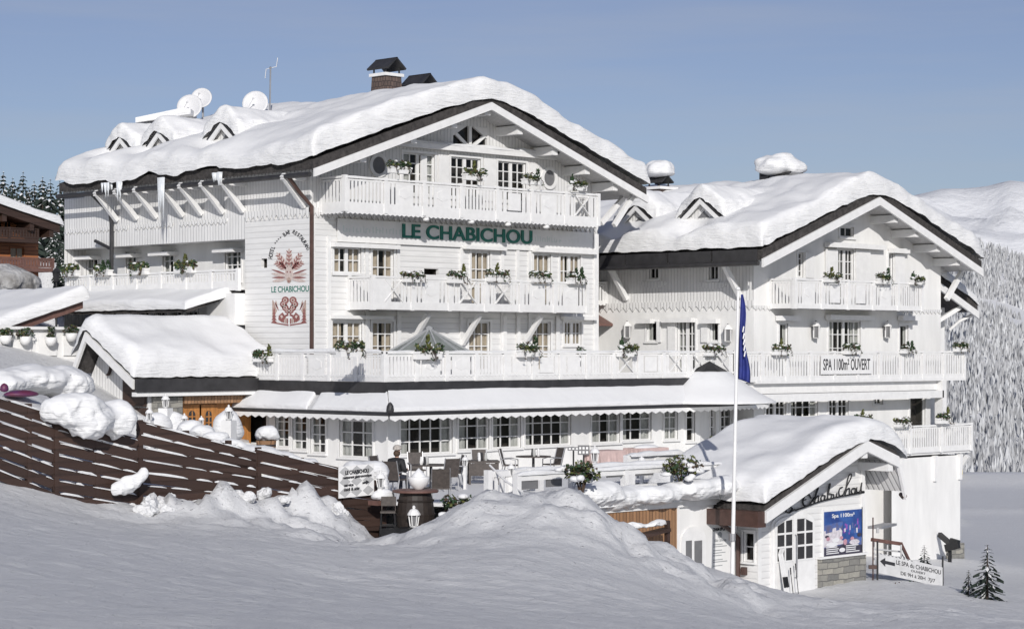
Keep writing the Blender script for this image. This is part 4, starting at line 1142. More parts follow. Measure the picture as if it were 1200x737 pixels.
# turret roof over the corner
mb = MB(); ap = V((63.7, 53.1, -.42)); n = 8
rg = [V((63.7+.72*math.cos(t*math.pi/4+.39), 53.1+.72*math.sin(t*math.pi/4+.39), -.80)) for t in range(n)]
mb.add([ap]+rg, [(0, 1+k, 1+(k+1) % n) for k in range(n)]+[tuple(range(1, n+1))]); part(mb, 'turret_roof', 'dark_metal', rest)
kids_at(rest)
for k, (s0, s1, lb) in enumerate(((.0, .52, 'snow on the rear part of the side awning'), (.55, 1.0, 'snow on the side awning near the dining room corner'), (0, 1, 'long flat snow layer on the front restaurant awning'), (0, 1, 'snow on the short slanting awning at the far corner of the restaurant'))):
    j = (0, 0, 1, 2)[k]; p0, p1, q0, q1 = inn[j], inn[j+1], out[j], out[j+1]
    a0, a1, b0, b1 = p0.lerp(p1, s0), p0.lerp(p1, s1), q0.lerp(q1, s0), q0.lerp(q1, s1)
    L = (a1-a0).length; Wd = 1.2
    def base(u, v, a0=a0, a1=a1, b0=b0, b1=b1, L=L, Wd=Wd):
        t = v/L; s = .02+.97*u/Wd; p = a0.lerp(a1, t).lerp(b0.lerp(b1, t), s); return (p.x, p.y, p.z+.012)
    snow_sheet('awning_snow', base, Wd, L, .13, .14, .25, .03, 20+k, lb, 'snow', edges=(1, 1, 1, 1) if k < 2 else (1, 1, 0, 0), group='snow on the awnings')
mb = MB(); 
for t in range(n):
    pass
mb.lathe((63.7, 53.1, 0), [(2.55, -2.0), (2.5, -1.93), (1.9, -1.62), (1.3, -1.22), (.8, -.86), (.62, -.80), (.3, -.8)], 32); tag(mb.build('turret_snow', 'snow', None, True), 'rounded snow slope below the dark turret tip', 'snow')
# glazed pavilion roof standing on the terrace
sk = empty('glass_skylight', 'grey conical glass skylight with ribs standing on the terrace', 'skylight', P(507, 412, 76))
a, z = FR.px(505, 386); c = V((51.9, 56.0, 0)); mb = MB(); n = 12
apx = V((c.x, c.y, .72)); 
rim = [V((c.x+1.75*math.cos(t*2*math.pi/n), c.y+1.75*math.sin(t*2*math.pi/n), -.22)) for t in range(n)]
for k in range(n): mb.add([apx, rim[k], rim[(k+1) % n]], [(0, 1, 2)])
mb.build('glass_cone', 'skylight_glass', sk)
mb = MB()
for k in range(n): mb.bar(apx+V((0, 0, .03)), rim[k]+V((0, 0, .02)), .05, .05); mb.bar(rim[k], rim[(k+1) % n], .09, .09)
mb.lathe(apx, [(.12, -.03), (.15, .05), (.04, .12)], 8); mb.build('rib', 'grey_print', sk)
mb = MB(); mb.lathe((c.x, c.y, -1.08), [(1.6, 0), (1.6, .85)], 12); mb.build('drum_wall', 'white_paint', sk)
kids_at(sk)

# ================================================================== spa entrance pavilion
PYv = 40.5; PF = PY(PYv); PX0, PX1 = 50.8, 56.1; PSd = PX(PX0)
spa = empty('spa_pavilion', 'small white boarded spa entrance hut with arched door below a snowy roof', 'building', (53.4, PYv, -7.5))
pts = [(49.67, -4.78), (54.6, -2.88), (56.25, -3.42), (56.62, -4.45)]
def pz(x): return float(np.interp(x, [p[0] for p in pts], [p[1] for p in pts]))
swin = W(PSd, 871, 623, 884, 658, 1, 2, None, 1)
mb = MB()
wall(mb, PF, PX0, PX1, -8.3, -2.7, [], [(-.3854, 1, -2.88-.3854*54.6+.0), (.327, 1, -2.88+.327*54.6)], cuts=(54.6,))
wall(mb, PSd, -46, -PYv, -8.3, -4.35, [swin[0]])
mb.add([(PX1, PYv, -8.3), (PX1, 46, -8.3), (PX1, 46, -3.4), (PX1, PYv, -3.4)], [(0, 1, 2, 3)])
part(mb, 'wall', ['white_boards_level', 'interior'], spa)
window(spa, PSd, *swin[0:1], 1, 2, None, 1, trim=.06)
mb = MB()
PF.box(mb, PX0-.01, PX0+.14, -8.2, -4.4, .003, .04); PF.box(mb, PX1-.16, PX1+.02, -8.2, -3.4, .003, .05)
mb.box(PX1+.0, PX1+.25, PYv+.1, PYv+.75, -8.2, -3.75); part(mb, 'corner_post', 'white_paint', spa)
# arched double door
def arch(px0, px1, py_side, py_top, py_bot, pl, n=12, grow=0):
    a0, a1 = pl.px(px0, py_side)[0]-grow, pl.px(px1, py_side)[0]+grow
    xm = (px0+px1)/2; zt = pl.px(xm, py_top)[1]+grow; zs = pl.px(xm, py_side)[1]; zb = pl.px(xm, py_bot)[1]
    out_ = [(a0, zb), (a1, zb)]
    for k in range(n+1):
        t = math.pi*k/n; out_.append(((a0+a1)/2+(a1-a0)/2*math.cos(t), zs+(zt-zs)*math.sin(t)))
    return out_, a0, a1, zb, zs, zt
fr, a0, a1, zb, zs, zt = arch(905, 951, 614, 603, 697, PF, grow=.1)
mb = MB(); mb.prism([PF.pt(a, z, .003) for a, z in fr], PF.N*.05); df = mb.build('door_frame', 'white_paint', spa)
fr2, d0, d1, zb, zs, zt = arch(905, 951, 614, 603, 697, PF)
am = d0+(d1-d0)*.46
for lo, hi, pxs in ((d0, am-.015, (908, 925)), (am+.015, d1, (931, 949))):
    pl_ = clip(clip(fr2, -1, 0, -lo), 1, 0, hi)
    mb = MB(); mb.prism([PF.pt(a, z, .055) for a, z in pl_], PF.N*.045)
    dl = mb.build('door', 'white_paint', spa)
    w0, w1 = PF.px(pxs[0], 640)[0], PF.px(pxs[1], 640)[0]; zb1, zt1 = PF.px(928, 655)[1], PF.px(928, 608)[1]
    top = [(w0, zb1), (w1, zb1), (w1, zt1-.06), ((w0+w1)/2, zt1)] if lo == d0 else [(w0, zb1), (w1, zb1), (w1, zt1-.14), ((w0+w1)/2, zt1), (w0, zt1)]
    if lo == d0: top = [(w0, zb1), (w1, zb1), (w1, zt1), ((w0+w1)/2, zt1-.03), (w0, zt1-.16)]
    mb = MB(); mb.prism([PF.pt(a, z, .103) for a, z in top], PF.N*.006); mb.build('pane', 'dark_metal', dl)
    mb = MB(); wm = (w0+w1)/2; PF.box(mb, wm-.03, wm+.03, zb1, zt1-.02, .105, .125)
    for k in (1, 2): z = zb1+(zt1-zb1)*k/3; PF.box(mb, w0, w1, z-.03, z+.03, .105, .124)
    PF.box(mb, w0-.05, w1+.05, zb1-.05, zb1, .1, .12); mb.build('muntin', 'white_paint', dl)
    if lo != d0:
        mb = MB(); h0, h1 = PF.px(930, 676)[1], PF.px(930, 626)[1]; hx = am+.09
        mb.tube([PF.pt(hx, h0, .1), PF.pt(hx, h0+.02, .18), PF.pt(hx, h1-.02, .18), PF.pt(hx, h1, .1)], .022); mb.build('handle', 'grey_metal', dl)
# stone plinth
mb = MB(); q0, q1 = PF.px(958, 656), PF.px(1012, 648); mb.box(q0[0], PX1+.02, PYv-.09, PYv+.5, -8.3, PF.px(985, 652)[1]); part(mb, 'stone_plinth', 'stone_wall', spa)
mb = MB(); z = PF.px(985, 652)[1]; mb.box(q0[0]-.05, PX1+.06, PYv-.15, PYv+.5, z+.003, z+.07); part(mb, 'plinth_ledge', 'white_paint', spa)
# roof
mb = MB(); y0, y1 = 39.35, 43.9
poly_ = [(x, z+.10) for x, z in pts]+[(x+.06 if i < 2 else x, z+.40) for i, (x, z) in enumerate(reversed(pts))]
for i in range(3):
    (xa, za), (xb, zb_) = pts[i], pts[i+1]
    mb.prism([(xa, y0, za+.1), (xb, y0, zb_+.1), (xb, y0, zb_+.26), (xa, y0, za+.26)], (0, y1-y0, 0))
pr = mb.build('roof', 'shingle', spa)
mb = MB()
for i in range(3):
    (xa, za), (xb, zb_) = pts[i], pts[i+1]
    mb.prism([(xa, y0-.1, za-.22), (xb, y0-.1, zb_-.22), (xb, y0-.1, zb_+.12), (xa, y0-.1, za+.12)], (0, .1, 0))
mb.box(54.6-.12, 54.6+.12, y0, PYv, -3.3, -2.95); mb.box(55.8, 56.05, y0, PYv, -3.75, -3.5)
mb.build('verge_board', 'white_paint', pr)
mb = MB()
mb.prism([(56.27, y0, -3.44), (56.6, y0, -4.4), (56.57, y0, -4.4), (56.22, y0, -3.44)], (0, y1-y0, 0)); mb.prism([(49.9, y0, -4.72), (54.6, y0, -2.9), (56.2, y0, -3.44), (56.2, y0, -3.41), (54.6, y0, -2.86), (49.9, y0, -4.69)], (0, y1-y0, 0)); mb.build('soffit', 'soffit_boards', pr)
mb = MB(); mb.box(49.35, 49.72, y0-.02, y0+3.6, -5.12, -4.66); mb.tube([(56.62, y0-.05, -4.55), (56.75, y0+.1, -4.6), (56.9, y0+.3, -4.52)], .07); mb.build('gutter', 'brown_metal', pr)
mb = MB(); dpx = (50.72, 41.2); mb.tube([(49.75, 41.1, -5.1), (50.3, 41.12, -5.35), (50.66, 41.12, -5.6), (50.66, 41.12, -7.5), (50.7, 40.9, -7.62)], .07); part(mb, 'drainpipe', 'brown_metal', spa)
mb = MB(); r_ = PSd.rect(871, 664, 876, 673); PSd.box(mb, *r_, .01, .12); part(mb, 'meter_box', 'brown_metal', spa)
def psnow(u, v):
    x = 49.6+u; d = math.sqrt((x-54.7)**2+1.0)
    z = -2.88+.26-.385*(d-.55) if x < 54.7 else -2.62-.33*(d-.7)-.35*max(0, x-56.0)**1.2
    return (x, 39.25+v, z)
snow_sheet('roof_snow', psnow, 7.15, 4.75, .62, .55, .2, .09, 41, 'plump snow load on the roof of the spa entrance', 'snow', thickf=lambda u, v: 1+.12*math.exp(-((u-4.2)/1.5)**2))
# scroll lettering in iron over the door
mb = MB()
def cp(x, y, o=.07): a, z = PF.px(930+x*140/737, 540+y*140/737); return PF.pt(a, z, o)
def stroke(pts_, r=.02):
    P3 = [cp(*p) for p in pts_]; sm = []
    for i in range(len(P3)-1):
        p0, p1, p2, p3 = P3[max(i-1, 0)], P3[i], P3[i+1], P3[min(i+2, len(P3)-1)]
        for k in range(4):
            t = k/4; sm.append(.5*((2*p1)+(p2-p0)*t+(2*p0-5*p1+4*p2-p3)*t*t+(3*p1-p0-3*p2+p3)*t**3))
    sm.append(P3[-1]); mb.tube(sm, r, 6)
stroke([(95, 228), (80, 205), (58, 215), (45, 245), (52, 272), (75, 275), (100, 250), (118, 222)], .03)
stroke([(40, 225), (50, 240), (66, 235)], .02)
stroke([(112, 250), (128, 205), (142, 165), (132, 175), (122, 215), (118, 255), (130, 222), (144, 214), (142, 248), (156, 246)])
stroke([(182, 214), (168, 208), (158, 226), (162, 244), (176, 238), (184, 212), (182, 240), (194, 236)])
stroke([(194, 236), (206, 190), (215, 140), (206, 150), (200, 195), (202, 232), (218, 230), (224, 205), (210, 200)])
stroke([(224, 205), (236, 206), (238, 224), (250, 222), (256, 196), (254, 222), (266, 218)])
stroke([(292, 160), (276, 166), (268, 192), (276, 214), (296, 204)])
stroke([(296, 204), (320, 150), (346, 95), (340, 78), (326, 100), (314, 160), (306, 210), (318, 176), (334, 168), (334, 202), (346, 200)])
stroke([(370, 168), (352, 168), (346, 186), (354, 200), (366, 194), (372, 168), (372, 196), (380, 192)])
stroke([(380, 160), (378, 184), (388, 190), (402, 178), (410, 132), (406, 182), (424, 186)])
stroke([(0, 302), (60, 282), (140, 252), (240, 226), (330, 208), (424, 192)], .028)
stroke([(-35, 318), (-20, 290), (-45, 285), (-60, 305), (-40, 318), (-10, 300), (0, 302)], .025)
sc = mb.build('iron_sign', 'black', None, True); tag(sc, 'black wrought iron script sign above the arched spa door', 'sign')
# spa poster
mat('poster_dark', (.05, .045, .07), .4, .3, 8); mat('poster_violet', (.30, .10, .42), .4, .3, 8)
ps = None; mb = MB()
q = [PF.px(964, 600), PF.px(1008, 595.5), PF.px(1008, 648), PF.px(964, 653)]
x0, x1 = q[0][0], q[1][0]; z1 = (q[0][1]+q[1][1])/2; z0 = (q[2][1]+q[3][1])/2
PF.box(mb, x0-.06, x1+.06, z0-.06, z1+.06, .003, .05); ps = mb.build('spa_poster', 'white_paint'); tag(ps, 'blue spa poster with bathers mounted beside the arched door', 'poster')
H_, Wd = z1-z0, x1-x0
def pq(u, v): return (x0+u*Wd, z0+v*H_)
mb = MB()
def pp(pts_, mi, o): mb.prism([PF.pt(*pq(*p), o) for p in pts_], PF.N*.002, mi)
pp([(0, 0), (1, 0), (1, 1), (0, 1)], 1, .052)
pp([(0, .70), (.45, .76), (1, .70), (1, 1), (0, 1)], 0, .0555)
pp([(.46, .34), (1, .38), (1, .72), (.5, .78)], 0, .058)
rn = random.Random(6)
for k in range(16):
    u, v = rn.uniform(.5, .95), rn.uniform(.4, .7); a_, b_ = rn.uniform(.015, .05), rn.uniform(.03, .14); pp([(u, v), (u+a_, v), (u+a_, v+b_), (u, v+b_)], rn.choice((1, 6, 6, 2, 3)), .0605+k*.0003)
pp([(0, .22), (.5, .26), (.52, .5), (.42, .62), (0, .58)], 2, .0567)
pp([(.04, .52), (.4, .58), (.4, .70), (.04, .64)], 1, .0593); pp([(.2, .5), (.32, .52), (.31, .64), (.22, .62)], 2, .0597)
pp([(0, .0), (1, .0), (1, .2), (.6, .25), (0, .2)], 5, .0601)
for cx, cy, rx, ry, mi in ((.10, .40, .05, .045, 3), (.07, .45, .055, .03, 5), (.3, .36, .10, .05, 4), (.45, .40, .045, .04, 3), (.74, .36, .05, .045, 3), (.93, .43, .06, .045, 5), (.8, .28, .14, .06, 2), (.2, .27, .16, .05, 4), (.47, .13, .08, .05, 4), (.55, .3, .05, .07, 3)):
    pp([(cx+rx*math.cos(t*.628), cy+ry*math.sin(t*.628)) for t in range(10)], mi, .066+.0005*(cx*10 % 3))
rn = random.Random(3)
for side in (0, 1):
    for k in range(4):
        u0 = .05+.52*side; L = rn.uniform(.26, .38); pp([(u0, .2-k*.045), (u0+L, .2-k*.045), (u0+L, .222-k*.045), (u0, .222-k*.045)], 4, .0675)
mb.build('print', ['poster_blue', 'poster_photo', 'poster_light', 'poster_pink', 'poster_text', 'poster_dark', 'poster_violet'], ps)
mb = MB(); lettering(mb, PF, 'Spa 1100m²', x0+.2*Wd, x0+.8*Wd, z0+.83*H_, z0+.94*H_, .066, .003, .02); mb.build('lettering', 'poster_text', ps)
kids_at(spa)

# ================================================================== terrace platform and its front wall
RT = PY(41.25)
ter = empty('dining_terrace', 'raised snowy dining terrace with white front wall and wood cladding', 'terrace', (46, 44, -4.3))
mb = MB()
tpoly = [P(392, 600, 61.5), P(470, 600, 60.5), P(560, 600, 59.6), V((40.2, 41.25, 0)), V((50.79, 41.25, 0)), V((50.79, 46.1, 0)), V((63.6, 46.1, 0)), V((68.6, 53, 0)), V((63.8, 53.58, 0)), V((47.83, 53.58, 0)), V((47.83, 60, 0)), P(330, 500, 73)]
mb.prism([(p.x, p.y, -4.32) for p in tpoly], (0, 0, .1)); mb.build('terrace_deck', 'snow', ter)
mb = MB(); awn = arch(801, 822, 632, 622, 668, RT)
wall(mb, RT, 44.2, 50.79, -8.3, -4.36, []); 
mb.build('front_wall', 'white_plaster', ter)
mb = MB(); r_ = RT.rect(700, 597, 791, 660); RT.box(mb, 42.5, r_[1], -8.2, -4.56, .003, .07); mb.build('wood_cladding', 'larch_boards', ter)
mb = MB(); RT.box(mb, 42.5, 50.79, -4.555, -4.36, .003, .11); RT.box(mb, r_[1], r_[1]+.1, -8.2, -4.56, .003, .09); mb.build('coping', 'white_paint', ter)
fr, a0, a1, zb, zs, zt = arch(801, 822, 632, 622, 668, RT, grow=.14)
mb = MB(); mb.prism([RT.pt(a, z, .003) for a, z in fr], RT.N*.05); aw_ = mb.build('arched_window', 'white_paint', ter)
mb = MB()
for x0_, x1_ in ((802, 809), (812, 821)): r_ = RT.rect(x0_, 633, x1_, 668); RT.box(mb, *r_, .055, .062)
mb.build('pane', 'grey_panel', aw_)
mb = MB()
lettering(mb, RT, 'CHAM-SPORTS', RT.px(835, 620)[0], RT.px(853, 619)[0], RT.px(845, 621.5)[1], RT.px(845, 617.5)[1], .004, .004, .06)
wt = mb.build('lettering', 'black_print', ter)
mb = MB(); c_ = RT.px(843.5, 626.5)
mb.prism([RT.pt(c_[0]+.1*math.cos(t*.524), c_[1]+.1*math.sin(t*.524), .004) for t in range(12)], RT.N*.003); mb.build('round_mark', 'grey_print', ter)
mb = MB(); lettering(mb, RT, 'Ski Shop', RT.px(837, 633)[0], RT.px(851, 633)[0], RT.px(844, 635)[1], RT.px(844, 631)[1], .004, .004, .03)
rn = random.Random(8)
for k, y in enumerate((638, 640.5, 645, 648, 651, 656, 658.5, 663)):
    x1_ = 835+rn.uniform(10, 17); a0_, z_ = RT.px(835.5, y); a1_ = RT.px(x1_, y)[0]; RT.box(mb, a0_, a1_, z_-.012, z_+.012, .004, .007)
mb.build('lettering', 'grey_print', ter)
kids_at(ter)
# ================================================================== small gabled porch on the left
porch = empty('entrance_porch', 'low snow covered porch with small white gable and orange wooden door', 'building', (44.5, 60.2, -3.0))
def gp(px_, py_, X): return PX(X).px(px_, py_)
GX = 42.3; ya, za = -PX(GX).px(102, 383)[0], PX(GX).px(102, 384)[1]
yl, zl = -PX(GX).px(85, 432)[0], PX(GX).px(85, 432)[1]
yr_, zr_ = -PX(GX).px(158, 440)[0], PX(GX).px(158, 440)[1]
mb = MB()
for (y0, z0), (y1, z1) in (((yl-.0, zl), (ya, za)), ((ya, za), (yr_, zr_))):
    mb.prism([(GX, y0, z0), (GX, y1, z1), (GX, y1, z1-.16), (GX, y0, z0-.16)], (6.2, 0, 0))
ro = mb.build('roof', 'shingle', porch)
mb = MB()
for (y0, z0), (y1, z1) in (((yl, zl), (ya, za)), ((ya, za), (yr_, zr_))):
    mb.prism([(GX-.09, y0, z0-.14), (GX-.09, y1, z1-.14), (GX-.09, y1, z1-.46), (GX-.09, y0, z0-.46)], (.1, 0, 0))
mb.build('verge_board', 'white_paint', ro)
mb = MB(); mb.box(GX-.05, 47.4, yr_-.2, yr_-.06, zr_-.55, zr_-.12); mb.build('eave_fascia', 'dark_metal', ro)
mb = MB(); mb.box(GX-.05, 47.4, yr_-.12, yr_+.1, zr_-.7, zr_-.56); mb.build('eave_board', 'white_paint', ro)
mb = MB()
gx = GX+.75
mb.prism([(gx, yr_+.3, zr_-.2), (gx, ya, za-.35), (gx, yl, zl-.3), (gx, yl, -3.4), (gx, yr_+.3, -3.4)], (.15, 0, 0)); mb.build('gable_wall', 'white_boards_upright', porch)
mb = MB(); mb.box(gx-.12, gx-.02, yr_+.35, yr_+1.6, -1.9, -.8); mb.box(gx-.1, gx-.01, yr_+.2, yr_+1.9, -2.3, -1.95); mb.build('gable_panel', 'brown_boards', porch)
mb = MB(); n = 10; yc, zc = ya-.25, za-1.2
for k in range(n): 
    t0, t1 = math.pi*(k/n-.5), math.pi*((k+1)/n-.5)
    mb.bar((gx-.1, yc-.22*math.cos(t0), zc+.42*math.sin(t0)), (gx-.1, yc-.22*math.cos(t1), zc+.42*math.sin(t1)), .09, .07)
mb.build('crescent_ornament', 'brown_boards', porch)
mb = MB()
pf = PY(yr_+.25)
mb.box(gx+.15, gx+1.35, yr_+.2, yr_+.9, -4, zr_-.3); mb.build('stone_pier', 'stone_wall', porch)
mb = MB(); mb.box(gx+1.36, 47.6, yr_+.55, yr_+.7, -4, zr_-.57); mb.build('front_wall', 'orange_wood', porch)
pd = PY(yr_+.55)
for x0_, x1_ in ((217, 231), (237, 250)):
    fr, a0, a1, zb, zs, zt = arch(x0_, x1_, 486, 479, 520, pd); 
    mb = MB(); mb.prism([pd.pt(a, z, .004) for a, z in [(a0-.14, zb), (a1+.14, zb), (a1+.14, zt+.15), (a0-.14, zt+.15)]], pd.N*.04); dd = mb.build('door', 'orange_wood', porch)
    fr, a0, a1, zb, zs, zt = arch(x0_+3, x1_-3, 486, 481, 502, pd)
    mb = MB(); mb.prism([pd.pt(a, z, .046) for a, z in fr], pd.N*.006); pn = mb.build('pane', 'dark_metal', dd)
    mb = MB(); pd.box(mb, (a0+a1)/2-.02, (a0+a1)/2+.02, zb, zt-.02, .054, .07)
    for k in (1, 2): pd.box(mb, a0, a1, zb+(zt-zb)*k/3-.02, zb+(zt-zb)*k/3+.02, .054, .068)
    mb.build('muntin', 'orange_wood', dd)
mb = MB(); mb.box(gx+1.4, 47.5, yr_+.2, yr_+.5, zr_-.98, zr_-.72); mb.build('log_lintel', 'larch_boards', porch)
kids_at(porch)
def psn(u, v):
    y = yr_-.1+v; t = (y-yr_)/(ya-yr_); z = zr_+(za-zr_)*t if t < 1 else za-(t-1)*(ya-yr_)*1.2
    return (GX-.12+u, y, z+.0)
snow_sheet('roof_snow', psn, 6.3, (ya-yr_)+.9, .72, .5, .2, .1, 51, 'soft rounded snow blanket on the low entrance porch roof', 'snow', thickf=lambda u, v: 1-.35*v/(ya-yr_+.9))

# low garage with the sloping roof and planter wall further left
gar = empty('garage', 'low white outbuilding with sloping snowy roof and red brown soffit', 'building', (42, 67, -1))
mb = MB(); mb.box(36, 45.6, 66.2, 66.5, -2.5, .72)
for k in range(9): mb.box(36.2+k*1.05, 36.95+k*1.05, 66.13, 66.19, -.2, .5)
mb.build('wall', 'white_plaster', gar)
mb = MB(); mb.box(36, 45.7, 66.0, 66.6, .72, .82); mb.box(36, 45.7, 66.0, 66.2, -.5, -.32, 0); mb.build('coping', 'white_paint', gar)
q0, q1 = PY(68).px(-60, 404), PY(68).px(90, 352)
mb = MB(); mb.prism([(q0[0], 67.6, q0[1]), (q1[0], 67.6, q1[1]), (q1[0], 67.6, q1[1]-.3), (q0[0], 67.6, q0[1]-.3)], (0, 6, 0)); gr_ = mb.build('roof', 'rail_redbrown', gar)
mb = MB(); mb.box(38, q1[0], 69.5, 70, -2, q0[1]+.6); mb.build('rear_wall', 'brown_boards', gar)
kids_at(gar)
snow_sheet('roof_snow', lambda u, v: (q0[0]+u, 67.4+v, q0[1]+(q1[1]-q0[1])*u/(q1[0]-q0[0])), q1[0]-q0[0]+.2, 6.2, .5, .35, .3, .06, 55, 'even snow layer on the sloping outbuilding roof', 'snow')

# brown timber chalet behind
cb = PY(112.5)
chal = empty('timber_chalet', 'brown timber chalet with balconies behind the snowy bank', 'building', (66, 112.5, 4))
xw = cb.px(45, 290)[0]
cw_ = [W(cb, -12, 257, 3, 272, 3, 1, None, 1), W(cb, 5, 256, 14, 272, 2, 1, None, 1), W(cb, 12, 290, 28, 304, 2, 1, 'curtain_beige', 1), W(cb, -25, 290, -12, 304, 2, 1, None, 1)]
mb = MB(); wall(mb, cb, 56, xw, 2, 9.4, [x[0] for x in cw_], [(.3, 1, 8.25+.3*xw)]); mb.add([(xw, 112.5, 2), (xw, 122, 2), (xw, 122, 8.2), (xw, 112.5, 8.2)], [(0, 1, 2, 3)]); mb.build('wall', ['chalet_boards', 'interior'], chal)
for r_, c_, rr, cu, ca in cw_: window(chal, cb, r_, c_, rr, cu, ca, fmat='chalet_boards', trim=.06, cw=.5)
cv = PY(110.9); a, z = cv.px(70, 263); b, z2 = cv.px(-60, 219)
mb = MB(); mb.prism([(b, 110.9, z2), (a, 110.9, z), (a, 110.9, z-.5), (b, 110.9, z2-.5)], (0, 12, 0)); rf = mb.build('roof', 'brown_boards', chal)
mb = MB()
for t in (.25, .5, .75, .93): x = b+(a-b)*t; mb.box(x-.15, x+.15, 111, 112.5, z2+(z-z2)*t-.9, z2+(z-z2)*t-.5)
mb.build('purlin', 'brown_boards', rf)
for y0_, y1_, pr_, mt_ in ((268, 280, 44, 'brown_boards'), (303, 314, 62, 'rail_redbrown')):
    cq = PY(111.3); b1, zt_ = cq.px(pr_, y0_); zb_ = cq.px(pr_, y1_)[1]
    mb = MB(); cq.box(mb, 56, b1, zb_-.25, zb_-.02, -1.2, .05); bb = mb.build('balcony', mt_, chal)
    mb = MB(); railing(mb, cq, 56, b1, zb_, zt_, 0, .1, plain=True, post=2, pick=.14, gap=.05); mb.build('railing', mt_, bb)
kids_at(chal)
snow_sheet('roof_snow', lambda u, v: (b-.1+u, 110.7+v, z2+(z-z2)*u/(a-b)), a-b+.3, 12.3, .6, .35, .5, .05, 57, 'snow on the broad roof of the brown timber chalet', 'snow')

# ------------------------------------------------------------------ conifers
def conifer_meshes(seed, h, wd, tiers, per, sparse=False):
    rn = random.Random(seed); t = MB(); t.tube([(0, 0, -.5), (0, 0, h*.5), (0, 0, h*.97)], [wd*.09, wd*.05, .01], 6)
    c = MB()
    for k in range(tiers):
        f = k/(tiers-1); z = h*(.06+.9*f); R = wd*(1-f)**.72*rn.uniform(.85, 1.1)+.04*wd
        n = max(4, int(per*(1-f*.6)))
        for i in range(n):
            an = 2*math.pi*(i+rn.random()*.7)/n; L = R*rn.uniform(.65, 1.1); dr = L*rn.uniform(.25, .55)
            d = V((math.cos(an), math.sin(an), 0)); s = V((-d.y, d.x, 0)); w_ = (L*.13 if sparse else L*.22)+.015*wd
            a0 = V((0, 0, z)); m_ = d*(L*.55)+V((0, 0, z-dr*.35)); e = d*L+V((0, 0, z-dr))
            c.add([a0, m_+s*w_, e, m_-s*w_], [(0, 1, 2, 3)], 0)
            if sparse and rn.random() < .75:
                for q in (.35, .6, .85):
                    b_ = a0.lerp(e, q); c.add([b_, b_+s*w_*1.6+d*.06, b_+d*.1], [(0, 1, 2)], 0); c.add([b_, b_-s*w_*1.6+d*.06, b_+d*.1], [(0, 1, 2)], 0)
                if rn.random() < .4: continue
            else: c.add([m_+s*w_*.9, m_+s*w_*.7-V((0, 0, dr*.7)), e-V((0, 0, dr*.5)), e], [(0, 1, 2, 3)], 0)
            if not sparse: c.add([m_-s*w_*.9, m_-s*w_*.7-V((0, 0, dr*.7)), e-V((0, 0, dr*.5)), e], [(0, 1, 2, 3)], 0)
            if rn.random() < .72:
                up = V((0, 0, .03*wd+.03)); q = rn.uniform(.55, .95)
                c.add([a0*1+d*L*.15+up, m_+s*w_*q+up*.6, d*L*.92+V((0, 0, z-dr*.85))+up*.7, m_-s*w_*q+up*.6], [(0, 1, 2, 3)], 1)
    return t, c
def conifer(name, loc, h, wd, seed, label, group, tiers=36, per=12, src=None, rz=0, sc=1, sparse=False):
    if src:
        o = copy_tree(src); o['label'] = label
    else:
        o = empty(name, label, 'tree', loc, 0, group)
        t, c = conifer_meshes(seed, h, wd, tiers, per, sparse); t.build('trunk', 'bark', o); c.build('crown', ['fir', 'snow'], o)
    o.location = loc; o.rotation_euler = (0, 0, rz); o.scale = (sc,)*3
    return o
trees = [(4, 196, 168), (15, 203, 176), (27, 196, 165), (40, 207, 178), (50, 202, 170), (59, 205, 164), (70, 207, 172), (-8, 205, 160), (34, 214, 158), (80, 203, 182), (62, 262, 150), (82, 268, 146), (92, 285, 143), (-16, 212, 172), (72, 285, 140)]
names_ = ['tallest', 'slender', 'broad', 'dense', 'narrow', 'full']
tl = ['snowy fir with the roundest crown above the timber chalet roof', 'snowy fir with its tip between two taller firs over the chalet roof', 'tall pointed fir rising over the middle of the chalet roof', 'lower fir behind the tall pointed fir above the chalet roof', 'fir with pointed tip above the middle purlin of the timber chalet',
      'fir whose tip rises over the eave corner of the timber chalet', 'fir beside the rear eave of the white hotel roof', 'fir cut off by the picture edge above the timber chalet', 'short fir in front of the row above the chalet roof', 'rearmost fir half hidden by the hotel eave', 'frosted fir filling the gap between timber chalet and white hotel', 'frosted fir under the hotel eave beside the drainpipe',
      'small frosted fir next to the white hotel wall', 'fir at the outer end of the row, mostly beyond the picture edge', 'low fir at the foot of the gap between timber chalet and hotel']
protos = []
for k, (px_, py_, d) in enumerate(trees):
    tp = P(px_, py_, d); g_ = 3.5 if k < 10 or k == 13 else 2.6; h = tp.z-g_
    if k < 3: protos.append((conifer('snowy_fir', (tp.x, tp.y, g_), 11.0, 2.3, 60+k, tl[k], 'snowy firs behind the timber chalet'), 11.0)); protos[-1][0].scale = (h/11,)*3
    else: 
        s_, hh = protos[k % 3]; conifer('', (tp.x, tp.y, g_), 0, 0, 0, tl[k], '', src=s_, rz=k*1.3, sc=h/hh)
sf = P(1157, 705, 66); fir = conifer('small_fir', (sf.x, sf.y, gz(1157, 66)-.05), 1.75, .62, 91, 'biggest of the small dark firs in the snow beyond the spa banner', 'small firs near the spa', 17, 7, sparse=True)
g2 = P(1083, 668, 76); conifer('', (g2.x, g2.y, gz(1083, 76)), 0, 0, 0, 'sparse little fir growing against the white wall behind the spa sign', '', src=fir, rz=2, sc=.62)
g2 = P(1135, 690, 67); conifer('', (g2.x, g2.y, gz(1135, 67)-.1), 0, 0, 0, 'tiny snowed in fir at the side of the bigger small fir', '', src=fir, rz=4, sc=.5)

